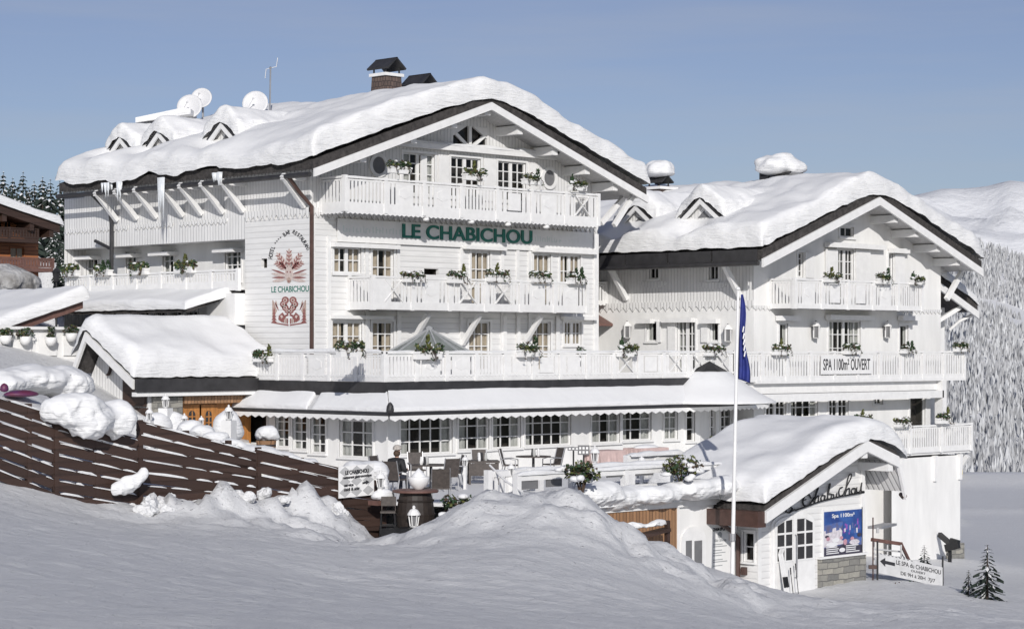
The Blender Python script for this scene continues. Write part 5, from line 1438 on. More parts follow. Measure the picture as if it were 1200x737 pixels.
# ------------------------------------------------------------------ flower boxes
def leaves(mb, c, r, n, size, rn, mis=(0,), up=.4):
    for _ in range(n):
        while True:
            q = V((rn.uniform(-1, 1), rn.uniform(-1, 1), rn.uniform(-1, 1)))
            if q.length < 1: break
        p = V(c)+V((q.x*r[0], q.y*r[1], q.z*r[2]))
        d = (V((rn.uniform(-1, 1), rn.uniform(-1, 1), rn.uniform(-1, 1)+up))).normalized(); s = d.orthogonal().normalized()*size*.32*rn.uniform(.7, 1.2); d *= size*rn.uniform(.6, 1.2)
        mb.add([p-d*.5, p+s, p+d*.5, p-s], [(0, 1, 2, 3)], rn.choice(mis))
def tuft(mb, c, h, r, rn, mi=0):                       # little cypress
    for _ in range(int(60*h/.5)):
        t = rn.random()**1.2; an = rn.random()*6.283; rr = r*(1-t)*rn.uniform(.4, 1)
        p = V(c)+V((rr*math.cos(an), rr*math.sin(an), t*h)); d = V((math.cos(an)*.5, math.sin(an)*.5, 1)).normalized()*.14; s = V((-math.sin(an), math.cos(an), 0))*.04
        mb.add([p, p+d*.5+s, p+d, p+d*.5-s], [(0, 1, 2, 3)], mi)
def flower_box(seed, w_=1.0):
    rn = random.Random(seed); sn_ = rn.uniform(.5, 1.6); o = empty('flower_box', '', 'flower box', (0, 0, 0), 0, 'planted boxes on the hotel railings')
    mb = MB(); h = w_/2
    mb.prism([(-h, -.12, 0), (h, -.12, 0), (h, .12, 0), (-h, .12, 0)], (0, 0, .2)); mb.box(-h-.02, h+.02, -.14, .14, .17, .23); mb.build('box', 'white_paint', o)
    mb = MB()
    for k in range(3):
        x = -h*.75+k*h*.75+rn.uniform(-.06, .06)
        if rn.random() < .45: tuft(mb, (x, 0, .2), rn.uniform(.34, .52), .13, rn, rn.choice((0, 0, 1)))
        else: leaves(mb, (x, -.02, .31), (.23, .17, .18), 95, .14, rn, (0, 0, 1, 2))
    leaves(mb, (0, -.1, .25), (h*.95, .13, .11), 100, .14, rn, (0, 0, 0, 1, 2))
    for _ in range(3):                                  # twigs hanging over the front
        x = rn.uniform(-h, h); mb.tube([(x, -.13, .24), (x+rn.uniform(-.1, .1), -.22, .12), (x+rn.uniform(-.15, .15), -.24, -.08)], [.012, .01, .005], 4, 2)
        leaves(mb, (x, -.22, .03), (.08, .05, .12), 7, .1, rn, (0, 2))
    mb.build('foliage', ['green_needles', 'yellow_green', 'brown_twigs'], o)
    mb = MB()
    for k in range(int(5*sn_)): blob(mb, (rn.uniform(-h*.85, h*.85), rn.uniform(-.12, .06), rn.uniform(.24, .44)), (rn.uniform(.05, .13), .08, .05), 2, .3, 5, seed+k, .6)
    snow_roll(mb, (-h, -.02, .22), (h, -.02, .22), .2, .07, seed)
    mb.build('snow_cover', 'snow', o, True)
    return o
fb = [flower_box(s, w_) for s, w_ in ((101, 1.0), (113, 1.05), (127, .95), (131, .9), (147, 1.0), (158, .92), (163, 1.05), (179, 1.0), (191, .96))]
seq = [0]
used = set()
def place_box(px_, py_, pl, o, label, k, sc=1.0, rz=None):
    a, z = pl.px(px_, py_); p = pl.pt(a, z, o)
    k = seq[0] % 9; seq[0] += 1
    if k not in used: b = fb[k]; used.add(k)
    else: b = copy_tree(fb[k])
    b.location = (p.x, p.y, p.z); b['label'] = label; b.scale = (sc*.96, sc*.92, sc*(.84+.2*((px_*7) % 10)/10))
    b.rotation_euler = (0, 0, math.atan2(pl.S.y, pl.S.x))
tops = ((464, 204, 'flower box on the top balcony below the dark round window'), (551, 212, 'flower box on the top balcony below the middle window'), (619, 217, 'flower box on the top balcony between casement window and pale round window'), (672, 224, 'flower box on the top balcony past the pale round window'))
for k, (x, y, l) in enumerate(tops): place_box(x, y, BT, .2, l, k)
mids = ((480, 331, 'bushy flower box on the middle balcony beside the solid parapet panel'), (531, 332, 'flower box on the middle balcony beside the wall vent'), (578, 330, 'flower box on the middle balcony in front of the single door'), (629, 331, 'flower box on the middle balcony in front of paired curtained doors'), (671, 333, 'flower box at the middle balcony end next to the wing'))
for k, (x, y, l) in enumerate(mids): place_box(x, y, BT, .2, l, (k+1) % 4)
for k, (x, y, l) in enumerate(((407, 418, 'flower box on the terrace rail below the window between drainpipe and skylight'), (497, 421, 'flower box on the terrace rail in front of the glass skylight'), (615, 418, 'large flower box on the terrace rail under the middle balcony strut'),
                               (731, 418, 'snow filled flower box on the terrace rail where the wing begins'), (833, 417, 'flower box on the terrace rail between wing french window and flag'))): place_box(x, y, TR, .18, l, k % 4, 1.1)
place_box(313, 424, TS, .18, 'flower box at the rear end of the terrace rail beside the crest wall', 2, 1.0)
for k, (x, y, l) in enumerate(((911, 416, 'flower box on the long wing rail between the flag and the spa banner'), (994, 415, 'brownish flower box hanging above the spa banner'), (1060, 414, 'flower box on the long wing rail between the spa banner and the rail end'), (1122, 412, 'flower box at the outer corner of the long wing rail before the forest'))): place_box(x, y, RW, .18, l, k % 4, .95)
for k, (x, y, l) in enumerate(((970, 331, 'flower box on the upper wing balcony in front of the barred door'), (1031, 333, 'flower box at the middle of the upper wing balcony'), (1070, 334, 'flower box at the forest end of the upper wing balcony'))): place_box(x, y, PY(52.8), .2, l, (k+2) % 4)
for k, (x, y, l) in enumerate(((1053, 500, 'tall flower box on the lowest wing balcony beside the spa roof snow'), (1101, 496, 'flower box on the lowest wing balcony by the dark doorway'), (1006, 497, 'flower box whose tips just show above the spa roof snow'))): place_box(x, y, PY(52.85), .2, l, (k+1) % 4)
for k, (x, y, l) in enumerate(((88, 324, 'flower box at the rear corner of the side balcony before the firs'), (126, 323, 'flower box on the side balcony by the dark drainpipe'), (168, 322, 'flower box with broad leaves at the middle of the side balcony'), (222, 320, 'green flower box on the side balcony next to the painted crest wall'))): place_box(x, y, LB, .2, l, k % 4, 1.05)
gp_ = PY(66.1)
for k, (x, y, l) in enumerate(((3, 398, 'round pot on the outbuilding wall cut by the picture edge'), (26, 399, 'wall pot with a wide spreading plant on the outbuilding wall'), (56, 400, 'wall pot with a thin upright plant'), (80, 395, 'wall pot next to the little porch gable'))):
    rn = random.Random(200+k); a_, z_ = gp_.px(x, y); p = gp_.pt(a_, z_, .2); o = empty('wall_pot', l, 'plant pot', p, 0, 'pots on the outbuilding wall')
    mb = MB(); mb.lathe((0, 0, -.16), [(.1, 0), (.19, .12), (.22, .3), (.18, .3)], 12); mb.build('pot', 'white_paint', o, True)
    mb = MB(); leaves(mb, (0, 0, .24), ((.36, .2, .16), (.4, .2, .2), (.15, .12, .4), (.3, .2, .22))[k], 110, .15, rn, (0, 0, 1, 2)); mb.build('foliage', ['green_needles', 'yellow_green', 'brown_twigs'], o)
# a round plant ball on the terrace
rn = random.Random(77); p = P(680, 414, 79); o = empty('potted_plant', 'small round potted plant standing behind the terrace rail', 'plant', (p.x, p.y, -.6))
mb = MB(); mb.lathe((0, 0, 0), [(.12, 0), (.16, .2), (.12, .3)], 10); mb.build('pot', 'white_paint', o)
mb = MB(); leaves(mb, (0, 0, .52), (.22, .22, .22), 120, .12, rn, (0, 0, 2)); mb.build('foliage', ['green_needles', 'yellow_green', 'brown_twigs'], o)
# snowed-in shrubs at the terrace edge
for px_, py_, d, r, lb, ye in ((541, 600, 57.6, .5, 'snow laden shrub at the foot of the terrace steps', 0), (681, 562, 59.2, .48, 'round green shrub poking from the snow bank below the terrace rail', 0), (800, 558, 62.6, .55, 'yellowish shrub on the terrace wall near the flagpole', 1), (845, 528, 72, .5, 'snow covered shrub beside the turret corner behind the flagpole', 0)):
    rn = random.Random(int(px_)); p = P(px_, py_, d); o = empty('shrub', lb, 'shrub', p, 0, 'snowy shrubs around the dining terrace')
    mb = MB()
    for k in range(7):
        an = k*.9; q = V((r*.7*math.cos(an), r*.7*math.sin(an), r*rn.uniform(.3, .8))); mb.tube([(0, 0, -.5), q*.5, q], [.03, .02, .01], 5, 2)
        leaves(mb, q, (r*.42, r*.42, r*.42), 75, .14, rn, (1, 1, 0, 2) if ye else (0, 0, 1, 2))
    leaves(mb, (0, 0, r*.3), (r*.7, r*.7, r*.6), 160, .14, rn, (1, 0, 2) if ye else (0, 0, 1, 2))
    mb.build('foliage', ['green_needles', 'yellow_green', 'brown_twigs'], o)
    mb = MB()
    for k in range(9): blob(mb, (rn.uniform(-r, r)*.9, rn.uniform(-r, r)*.9, rn.uniform(-.1, r*.9)), (rn.uniform(.1, .22), rn.uniform(.1, .2), .1), 2, .25, 4, k, .6)
    mb.build('snow_cover', 'snow', o, True)

# ------------------------------------------------------------------ dark board fence along the piste
fence = empty('board_fence', 'dark brown horizontal board fence running down beside the piste', 'fence', P(160, 590, 54.5))
def fp(px_, py_): return P(px_, py_, 51+px_/400*7.3)
secs = [((-30, 456, -30, 552), (62, 484, 62, 590)), ((62, 486, 62, 590), (161, 514, 161, 604)), ((161, 492, 161, 596), (300, 529, 300, 600)), ((300, 524, 300, 600), (401, 549, 401, 614)), ((401, 552, 401, 622), (450, 566, 450, 622))]
for k, (A, B) in enumerate(secs):
    mb = MB(); n = 7 if k < 3 else 5
    rn = random.Random(k)
    for i in range(n):
        t = (i+.5)/n; p = fp(A[0], A[1]).lerp(fp(A[2], A[3]), t); q = fp(B[0], B[1]).lerp(fp(B[2], B[3]), t)
        hh = (fp(A[0], A[1]).z-fp(A[2], A[3]).z)/n*.86
        j = V((0, 0, rn.uniform(-.025, .025))); mb.bar(p+j, q-j, .05, hh)
    pa = mb.build('board_panel', 'brown_boards', fence)
SNB = []
for k, (A, B) in enumerate(secs[:4]):
    n = 7 if k < 3 else 5; rn = random.Random(40+k)
    for i in range(n):
        t = (i+.12)/n; p = fp(A[0], A[1]).lerp(fp(A[2], A[3]), t); q = fp(B[0], B[1]).lerp(fp(B[2], B[3]), t); x = rn.uniform(0, .1)
        while x < .93:
            L = rn.uniform(.08, .4); SNB.append((p.lerp(q, x), p.lerp(q, min(.99, x+L)), rn.uniform(.03, .07))); x += L+rn.uniform(.0, .12)
for k, px_ in enumerate((-28, 30, 62, 110, 161, 215, 265, 300, 350, 400, 447)):
    tp = [np.interp(px_, [-30, 62, 161, 300, 401, 450], [452, 484, 492, 524, 549, 566]), np.interp(px_, [-30, 161, 300, 450], [562, 604, 604, 640])]
    nrm = V((1, .25, 0)).normalized()*.09
    mb = MB(); mb.bar(fp(px_, tp[0])+nrm, fp(px_, tp[1])+nrm, .13, .12, (1, 0, 0)); mb.build('post', 'brown_boards', fence)
mb = MB()
for A, B in (((405, 612), (450, 620)), ((408, 624), (450, 630))): mb.bar(fp(*A), fp(*B)+V((0, .2, 0)), .1, .3)
mb.build('low_boards', 'brown_boards', fence)
kids_at(fence)
mb = MB()
for k, (p, q, h_) in enumerate(SNB): snow_roll(mb, p, q, .1, h_, k, .12)
tag(mb.build('fence_snow', 'snow', None, True), 'thin lines of snow lodged between the brown fence boards', 'snow', kind='stuff')
def melt(o, seed, mt='snow', vox=.06, it=26, amp=.085):
    """fuse overlapping lumps into one settled heap"""
    a = o.modifiers.new('r', 'REMESH'); a.mode = 'VOXEL'; a.voxel_size = vox
    b = o.modifiers.new('s', 'SMOOTH'); b.factor = .6; b.iterations = it
    dg = bpy.context.evaluated_depsgraph_get(); m2 = bpy.data.meshes.new_from_object(o.evaluated_get(dg))
    for v in m2.vertices:
        k = .55+1.3*max(0, min(1, (.45-v.normal.z)/.6)); v.co = v.co+nv(v.co, 1.4, seed)*amp+nv(v.co, 3.6, seed+1)*amp*.55*k+nv(v.co, 8, seed+2)*amp*.28*k
    m2.materials.clear(); m2.materials.append(M[mt]); m2.polygons.foreach_set('use_smooth', [True]*len(m2.polygons))
    nm = o.name; old = o.data; o.modifiers.clear(); o.data = m2; m2.name = nm; bpy.data.meshes.remove(old); return o
def mound(name, label, items, seed=0, cat='snow heap', group=None, mt='snow'):
    mb = MB()
    for k, (px_, py_, d, r) in enumerate(items): blob(mb, P(px_, py_, d), tuple(q*1.06 for q in r), 4, .22, .9/max(r), seed+k, .8)
    o = mb.build(name, mt, None, True); return tag(melt(o, seed, mt), label, cat, group)
mound('snow_heap', 'huge boulder of snow slumped over the top of the brown fence', [(88, 480, 52.2, (.86, .5, .42)), (104, 492, 52.4, (.74, .5, .5)), (136, 494, 53.2, (.46, .45, .5))], 3)
mound('snow_heap', 'lump of snow stuck to the lower fence boards', [(143, 573, 53.2, (.42, .2, .18)), (156, 565, 53.4, (.3, .2, .24)), (166, 556, 53.6, (.16, .16, .22))], 9)
mound('snow_heap', 'broad snow hump behind the upper end of the fence', [(38, 446, 62, (1.3, 1.0, .45)), (78, 450, 63, (.9, .9, .5)), (0, 450, 61, (1.0, .9, .35))], 13)
mound('snow_heap', 'ridge of snow piled along the fence top below the orange door', [(270, 521, 57.6, (.4, .3, .16)), (300, 528, 57.6, (.5, .3, .14)), (330, 536, 57.9, (.5, .3, .13)), (360, 544, 58.1, (.45, .3, .12)), (222, 503, 60.5, (.4, .4, .28)), (238, 508, 60, (.4, .35, .25)), (250, 514, 58.6, (.4, .35, .22))], 17)
mound('snow_heap', 'rounded snow mass between the fence sign and the seated guest', [(436, 553, 59.4, (.55, .4, .3)), (447, 570, 59.3, (.28, .28, .36)), (418, 549, 59.2, (.5, .35, .2))], 21)
mound('snow_heap', 'snow cushion shaped like a hat near the dark side doors', [(312, 508, 62.5, (.38, .36, .26))], 25)
mound('dirty_mound', 'grey gravelly mound of ploughed snow below the timber chalet', [(10, 334, 96, (1.5, 1.2, .85)), (-10, 336, 96, (1.6, 1.3, .9))], 27, mt='dirt')
mound('snow_heap', 'smooth snow shoulder above the wood cladding on the terrace edge', [(735, 584, 61.4, (1.1, .4, .34)), (702, 580, 60.6, (.9, .5, .4)), (775, 579, 62.1, (1.0, .4, .32)), (815, 573, 62.9, (.9, .4, .3)), (845, 569, 63.5, (.6, .4, .3))], 31)
mound('snow_heap', 'snow drift where the spa roof meets the terrace corner', [(846, 560, 65.4, (.8, .7, .35)), (830, 552, 67, (.9, .6, .25)), (852, 572, 64.3, (.5, .6, .4))], 37)
mound('snow_heap', 'low snow strip lying on the bench in front of the wood cladding', [(745, 616, 60.6, (.5, .16, .14)), (770, 613, 61.1, (.45, .16, .12)), (728, 622, 60.3, (.35, .2, .16))], 41)
rn = random.Random(12)
for k in range(15):
    px_ = rn.uniform(168, 405); d = 51+px_/400*7.3-.75+rn.uniform(-.4, .35); z = gz(px_, d); s_ = rn.uniform(.1, .3)
    mb = MB(); blob(mb, (0, 0, 0), (s_*rn.uniform(.7, 1.4), s_*rn.uniform(.5, .9), s_*rn.uniform(.6, 1.3)), 3, .5, 1.5/s_, k*3, .8)
    o = mb.build('snow_clod', 'piste_snow', None, False); p = rd((px_-CX)/F*d, d, z+.12+rn.uniform(0, .2)); o.location = p; o.rotation_euler = (0, rn.uniform(-.5, .5), rn.uniform(0, 6))
    tag(o, 'broken clod of ploughed snow lying in front of the brown fence', 'snow clod', 'ploughed snow clods at the fence')
# covered bench before the cladding
mb = MB(); a_ = P(733, 632, 60.5); b_2 = P(782, 620, 61.3); mb.bar(a_, b_2, .35, .1); mb.bar(b_2+V((.0, 0, .25)), b_2+V((0, 0, -.6)), .12, .12); tag(mb.build('bench', 'brown_boards'), 'rough plank shelf in front of the wood cladding', 'shelf')
# red and purple sled bundle behind the fence
mb = MB(); c = P(26, 462, 57.5); blob(mb, c, (.5, .35, .12), 3, .12, 2, 3, .6); blob(mb, P(5, 456, 57.2), (.12, .12, .16), 2, .1, 2, 4); tag(mb.build('sled', 'sled_red', None, True), 'red and purple plastic sled lying behind the fence', 'sled')

p = P(312, 516, 62.5); o = empty('wooden_tub', 'wooden planter tub carrying the hat shaped snow cushion', 'planter', (p.x, p.y, p.z-.62))
mb = MB(); mb.lathe((0, 0, 0), [(.22, 0), (.3, .62), (.27, .62), (.26, .56)], 14); mb.build('tub', 'larch_boards', o)
mb = MB(); mb.lathe((0, 0, .12), [(.25, 0), (.255, .05)], 14); mb.lathe((0, 0, .46), [(.285, 0), (.29, .05)], 14); mb.build('hoop', 'dark_metal', o)
# ------------------------------------------------------------------ terrace furniture
TZ = -4.22
def at(px_, d, z=TZ): r = (px_-CX)/F*d; p = rd(r, d); return V((p.x, p.y, z))
def chair_proto():
    o = empty('terrace_chair', '', 'chair', (0, 0, 0), 0, 'dark mesh chairs on the terrace')
    mb = MB(); mb.box(-.23, .23, -.22, .24, .42, .46); mb.build('seat', 'rattan', o)
    mb = MB(); mb.prism([(-.24, .2, .44), (.24, .2, .44), (.24, .34, .98), (-.24, .34, .98)], (0, .035, 0)); mb.build('backrest', 'rattan', o)
    for sx in (-1, 1):
        mb = MB(); mb.tube([(sx*.25, -.22, 0), (sx*.25, -.21, .62), (sx*.25, .0, .67), (sx*.25, .27, .65)], .018, 6); mb.build('armrest', 'grey_metal', o)
        mb = MB(); mb.tube([(sx*.24, .3, 0), (sx*.24, .2, .45), (sx*.245, .345, 1.0)], .018, 6); mb.build('leg', 'grey_metal', o)
    return o
ch = chair_proto(); first = [True]
def chair(px_, d, rz, label, z=TZ):
    o = ch if first[0] else copy_tree(ch); first[0] = False
    o.location = at(px_, d, z); o.rotation_euler = (0, 0, math.radians(rz)); o['label'] = label; return o
VW = -45
chair(598, 71.4, VW+80, 'dark chair in profile facing the round table under the long window')
chair(647, 72.0, VW-60, 'dark chair turned outward at the round table under the long window')
chair(563, 70.6, VW+10, 'dark chair facing out behind the square dark table')
chair(489, 68.6, VW+15, 'dark chair behind the round table next to the seated guest')
chair(531, 67.0, VW-75, 'dark chair in profile across the round table from the seated guest')
chair(516, 59.6, VW+185, 'large dark chair seen from behind beside the white bowl')
chair(524, 65.2, VW-150, 'dark chair tucked in front of the round table near the guest')
chair(448, 66.5, VW+60, 'dark chair half hidden behind the seated guest')
def round_table(px_, d, r, label):
    o = empty('round_table', label, 'table', at(px_, d), 0, 'dark round tables on the terrace')
    mb = MB(); mb.lathe((0, 0, .7), [(r, 0), (r, .035)], 24); mb.build('tabletop', 'rattan', o)
    mb = MB(); mb.lathe((0, 0, 0), [(.28, 0), (.28, .03), (.05, .06), (.045, .7)], 12); mb.build('pedestal', 'dark_metal', o)
round_table(625, 71.6, .58, 'round dark table with two chairs under the long window')
round_table(505, 66.3, .6, 'round dark table in front of the seated guest')
o = empty('square_table', 'square dark table with folded chair behind it by the terrace rail', 'table', at(566, 68.6), math.radians(VW+5))
mb = MB(); mb.box(-.5, .5, -.42, .42, .68, .74); mb.build('tabletop', 'rattan', o)
for sx in (-1, 1):
    for sy in (-1, 1): mb = MB(); mb.bar((sx*.44, sy*.36, 0), (sx*.44, sy*.36, .68), .06, .06); mb.build('leg', 'rattan', o)
mb = MB(); mb.box(-.44, .44, -.37, -.34, .28, .66); mb.build('apron', 'rattan', o)
rn = random.Random(4)
for k, (px_, d, z_, lb) in enumerate(((498, 66.2, .735, 'white cup and bottle group on the table before the guest'), (562, 68.5, .74, 'white cup set standing on the square dark table'), (622, 71.5, .735, 'small glasses on the round table under the long window'))):
    o = empty('tableware', lb, 'tableware', at(px_, d, TZ+z_))
    for q in range(4):
        mb = MB(); mb.lathe((rn.uniform(-.25, .25), rn.uniform(-.2, .2), 0), [(.04, 0), (.05, .06), (.045, rn.uniform(.08, .24)), (.03, .25)], 8); mb.build('cup', ['white_paint', 'dark_metal', 'lamp_glass', 'white_paint'][q], o)
for px_, d, w_, lb in ((709, 75.2, 1.25, 'long table under a pale pink cloth near the menu stands'), (757, 77.2, 1.5, 'table with pink cloth topped by a slab of snow')):
    o = empty('clothed_table', lb, 'table', at(px_, d), 0)
    mb = MB(); n = 40; h = .5; pts_ = []
    for k in range(n):
        t = 2*math.pi*k/n; c_, s_ = math.cos(t), math.sin(t); e_ = 1/max(abs(c_), abs(s_)); pts_.append((c_*e_*w_/2, s_*e_*.42))
    for zz, g_ in ((.76, .98), (.74, 1.0), (.35, 1.03), (.06, 1.06)):
        for k, (x, y) in enumerate(pts_): rip = 1+(.035*math.sin(k*2.3) if zz < .7 else 0); mb.v.append((x*g_*rip, y*g_*rip, zz))
    for i in range(3):
        for k in range(n): mb.f.append([i*n+k, i*n+(k+1) % n, (i+1)*n+(k+1) % n, (i+1)*n+k]); mb.m.append(0)
    mb.f.append(list(range(n))); mb.m.append(0); mb.build('tablecloth', 'pink_cloth', o)
    for sx in (-1, 1):
        mb = MB(); mb.bar((sx*w_*.42, 0, 0), (sx*w_*.42, 0, .7), .06, .06); mb.build('leg', 'dark_metal', o)
mb = MB(); p = at(757, 77.2, TZ+.76); blob(mb, p, (.62, .3, .12), 3, .1, 1.5, 3, .3); tag(mb.build('table_snow', 'snow', None, True), 'flat slab of snow on the pink clothed table', 'snow')
for px_, d, lb in ((672, 74.5, 'thin menu stand with one narrow board'), (684, 74.8, 'patterned menu stand beside the pink clothed table')):
    o = empty('menu_stand', lb, 'stand', at(px_, d), math.radians(VW)); mb = MB(); mb.tube([(0, 0, 0), (0, 0, .8)], .03); mb.lathe((0, 0, 0), [(.2, 0), (.18, .04)], 10); mb.build('pole', 'dark_metal', o)
    mb = MB(); mb.box(-.2, .2, -.03, .03, .62, .95) if px_ > 680 else mb.box(-.2, .2, -.03, .03, .78, .9)
    mb.build('board', 'grey_panel', o)
    mb = MB()
    for i in range(3):
        for j in range(2 if px_ > 680 else 1): mb.box(-.16+i*.12, -.09+i*.12, -.036, -.033, (.67 if px_ > 680 else .82)+j*.14, (.75 if px_ > 680 else .87)+j*.14)
    mb.build('card', 'white_paint', o)
# high bar table like a barrel, with the white bowl
b0 = at(487, 58.3, -5.05)
o = empty('bar_table', 'round brown bar table on a dark slatted barrel base', 'table', b0)
mb = MB(); mb.lathe((0, 0, 1.24), [(.60, 0), (.62, .02), (.62, .06), (.55, .075)], 28); mb.build('tabletop', 'rail_redbrown', o)
mb = MB(); mb.lathe((0, 0, 0), [(.36, 0), (.48, .3), (.52, .62), (.48, .95), (.42, 1.24)], 20)
for z_ in (.25, .62, 1.0): mb.lathe((0, 0, z_), [(.5 if z_ != .62 else .53, 0), (.51 if z_ != .62 else .54, .05)], 20)
mb.build('barrel', 'dark_barrel', o)
bw = empty('planter_bowl', 'big white bowl with a cone of snow on the bar table', 'bowl', b0+V((.06, -.06, 1.315)))
mb = MB(); mb.lathe((0, 0, 0), [(.1, 0), (.12, .02), (.25, .14), (.29, .3), (.28, .34), (.24, .34), (.22, .3)], 24); mb.build('bowl', 'white_paint', bw, True)
mb = MB(); mb.lathe((0, 0, .3), [(.24, 0), (.17, .1), (.08, .2), (.01, .27)], 14)
mb.build('snow_cone', 'snow', bw, True)
o = empty('bar_stool', 'tall black bar stool with slatted legs beside the bar table', 'stool', at(455, 57.8, -5.1), math.radians(VW))
mb = MB(); mb.box(-.2, .2, -.2, .2, .78, .83); mb.build('seat', 'rattan', o)
mb = MB(); mb.box(-.2, .2, .17, .2, .95, 1.2); mb.tube([(-.18, .18, .8), (-.18, .2, 1.2)], .015); mb.tube([(.18, .18, .8), (.18, .2, 1.2)], .015); mb.build('backrest', 'rattan', o)
for sx in (-1, 1):
    for sy in (-1, 1): mb = MB(); mb.tube([(sx*.22, sy*.22, 0), (sx*.17, sy*.17, .8)], .018); mb.build('leg', 'black', o)
mb = MB()
for z_ in (.25, .45): 
    for s_ in (-1, 1): mb.tube([(-.2, s_*.2, z_), (.2, s_*.2, z_)], .012); mb.tube([(s_*.2, -.2, z_), (s_*.2, .2, z_)], .012)
mb.build('footrest', 'black', o)
o = tag(MB(), None) if False else None
mb = MB(); p = at(447, 58.4, -4.15); mb.box(p.x-.3, p.x+.3, p.y-.2, p.y+.2, p.z, p.z+.12); q_ = mb.build('snowy_crate', 'rail_redbrown'); tag(q_, 'reddish ledge carrying a snow lump behind the bar stool', 'crate')
mb = MB(); blob(mb, p+V((.05, 0, .22)), (.36, .24, .22), 3, .15, 2, 3, .5); tag(mb.build('snow_heap', 'snow', None, True), 'small snow lump with a white lantern behind the bar stool', 'snow heap')
mb = MB(); p = at(470, 57.2, -5.3); mb.box(p.x-.45, p.x+.45, p.y-.3, p.y+.3, p.z, p.z+.62); tag(mb.build('storage_box', 'black'), 'black storage box under the bar stool', 'box')

# seated guest, seen from behind
g0 = at(465, 63.6); guest = empty('person', 'person in a dark jacket and furry hat seated at the terrace table', 'person', g0, math.radians(VW+150))
def skin(name, verts, edges, radii, mat_, par, sub=2):
    me = bpy.data.meshes.new(name); me.from_pydata(verts, edges, []); o = bpy.data.objects.new(name, me); col.objects.link(o)
    sk_ = o.modifiers.new('s', 'SKIN'); sk_.use_smooth_shade = True
    ss = o.modifiers.new('b', 'SUBSURF'); ss.levels = sub; ss.render_levels = sub
    for v, r in zip(me.skin_vertices[0].data, radii): v.radius = r if isinstance(r, tuple) else (r, r)
    me.skin_vertices[0].data[0].use_root = True
    dg = bpy.context.evaluated_depsgraph_get(); m2 = bpy.data.meshes.new_from_object(o.evaluated_get(dg))
    bpy.data.objects.remove(o); m2.materials.clear(); m2.materials.append(M[mat_]); m2.name = name
    for p_ in m2.polygons: p_.use_smooth = True; p_.material_index = 0
    n = bpy.data.objects.new(name, m2); col.objects.link(n); n.parent = par; return n
# local frame: faces -Y, seat at z .46
bv = [(0, .05, .50), (0, .06, .72), (0, .03, .95), (0, .0, 1.06), (0, -.02, 1.14), (0, -.045, 1.25), (0, -.04, 1.35),
      (.10, .03, .48), (.13, -.38, .48), (.13, -.40, .06), (.13, -.52, .04), (-.10, .03, .48), (-.13, -.38, .48), (-.13, -.40, .06), (-.13, -.52, .04),
      (.19, .03, .98), (.25, .02, .72), (.20, -.24, .70), (.14, -.34, .74), (-.19, .03, .98), (-.25, .02, .72), (-.20, -.24, .70), (-.14, -.34, .74)]
be = [(0, 1), (1, 2), (2, 3), (3, 4), (4, 5), (5, 6), (0, 7), (7, 8), (8, 9), (9, 10), (0, 11), (11, 12), (12, 13), (13, 14), (2, 15), (15, 16), (16, 17), (17, 18), (2, 19), (19, 20), (20, 21), (21, 22)]
br = [(.16, .12), (.15, .11), (.15, .11), .055, .055, .095, .07, .1, .07, .05, .045, .1, .07, .05, .045, .075, .055, .042, .04, .075, .055, .042, .04]
body = skin('body', bv, be, br, 'skin', guest)
jv = [(0, .05, .48), (0, .065, .72), (0, .03, .96), (0, .0, 1.08), (.2, .03, .97), (.265, .02, .72), (.20, -.20, .70), (-.2, .03, .97), (-.265, .02, .72), (-.20, -.20, .70)]
je = [(0, 1), (1, 2), (2, 3), (2, 4), (4, 5), (5, 6), (2, 7), (7, 8), (8, 9)]
skin('jacket', jv, je, [(.215, .165), (.20, .15), (.195, .145), .085, .11, .085, .062, .11, .085, .062], 'jacket', guest)
skin('trousers', [(0, .04, .48), (.10, .02, .49), (.13, -.37, .49), (.13, -.40, .10), (-.10, .02, .49), (-.13, -.37, .49), (-.13, -.40, .10)], [(0, 1), (1, 2), (2, 3), (0, 4), (4, 5), (5, 6)], [.14, .115, .085, .065, .115, .085, .065], 'trousers', guest)
mb = MB(); blob(mb, (0, -.03, 1.33), (.135, .14, .13), 3, .12, 9, 3, .35); mb.build('fur_hat', 'fur', guest, True)
mb = MB(); blob(mb, (0, .0, 1.2), (.1, .1, .1), 3, .05, 9, 3, 1); mb.build('hair', 'brown_twigs', guest, True)
mb = MB()
for sx in (-1, 1): blob(mb, (sx*.035, -.135, 1.255), (.012, .01, .012), 2, 0)
mb.build('eye', 'black', guest, True)
chair(464, 63.6, VW+150, 'dark chair occupied by the guest in the furry hat')

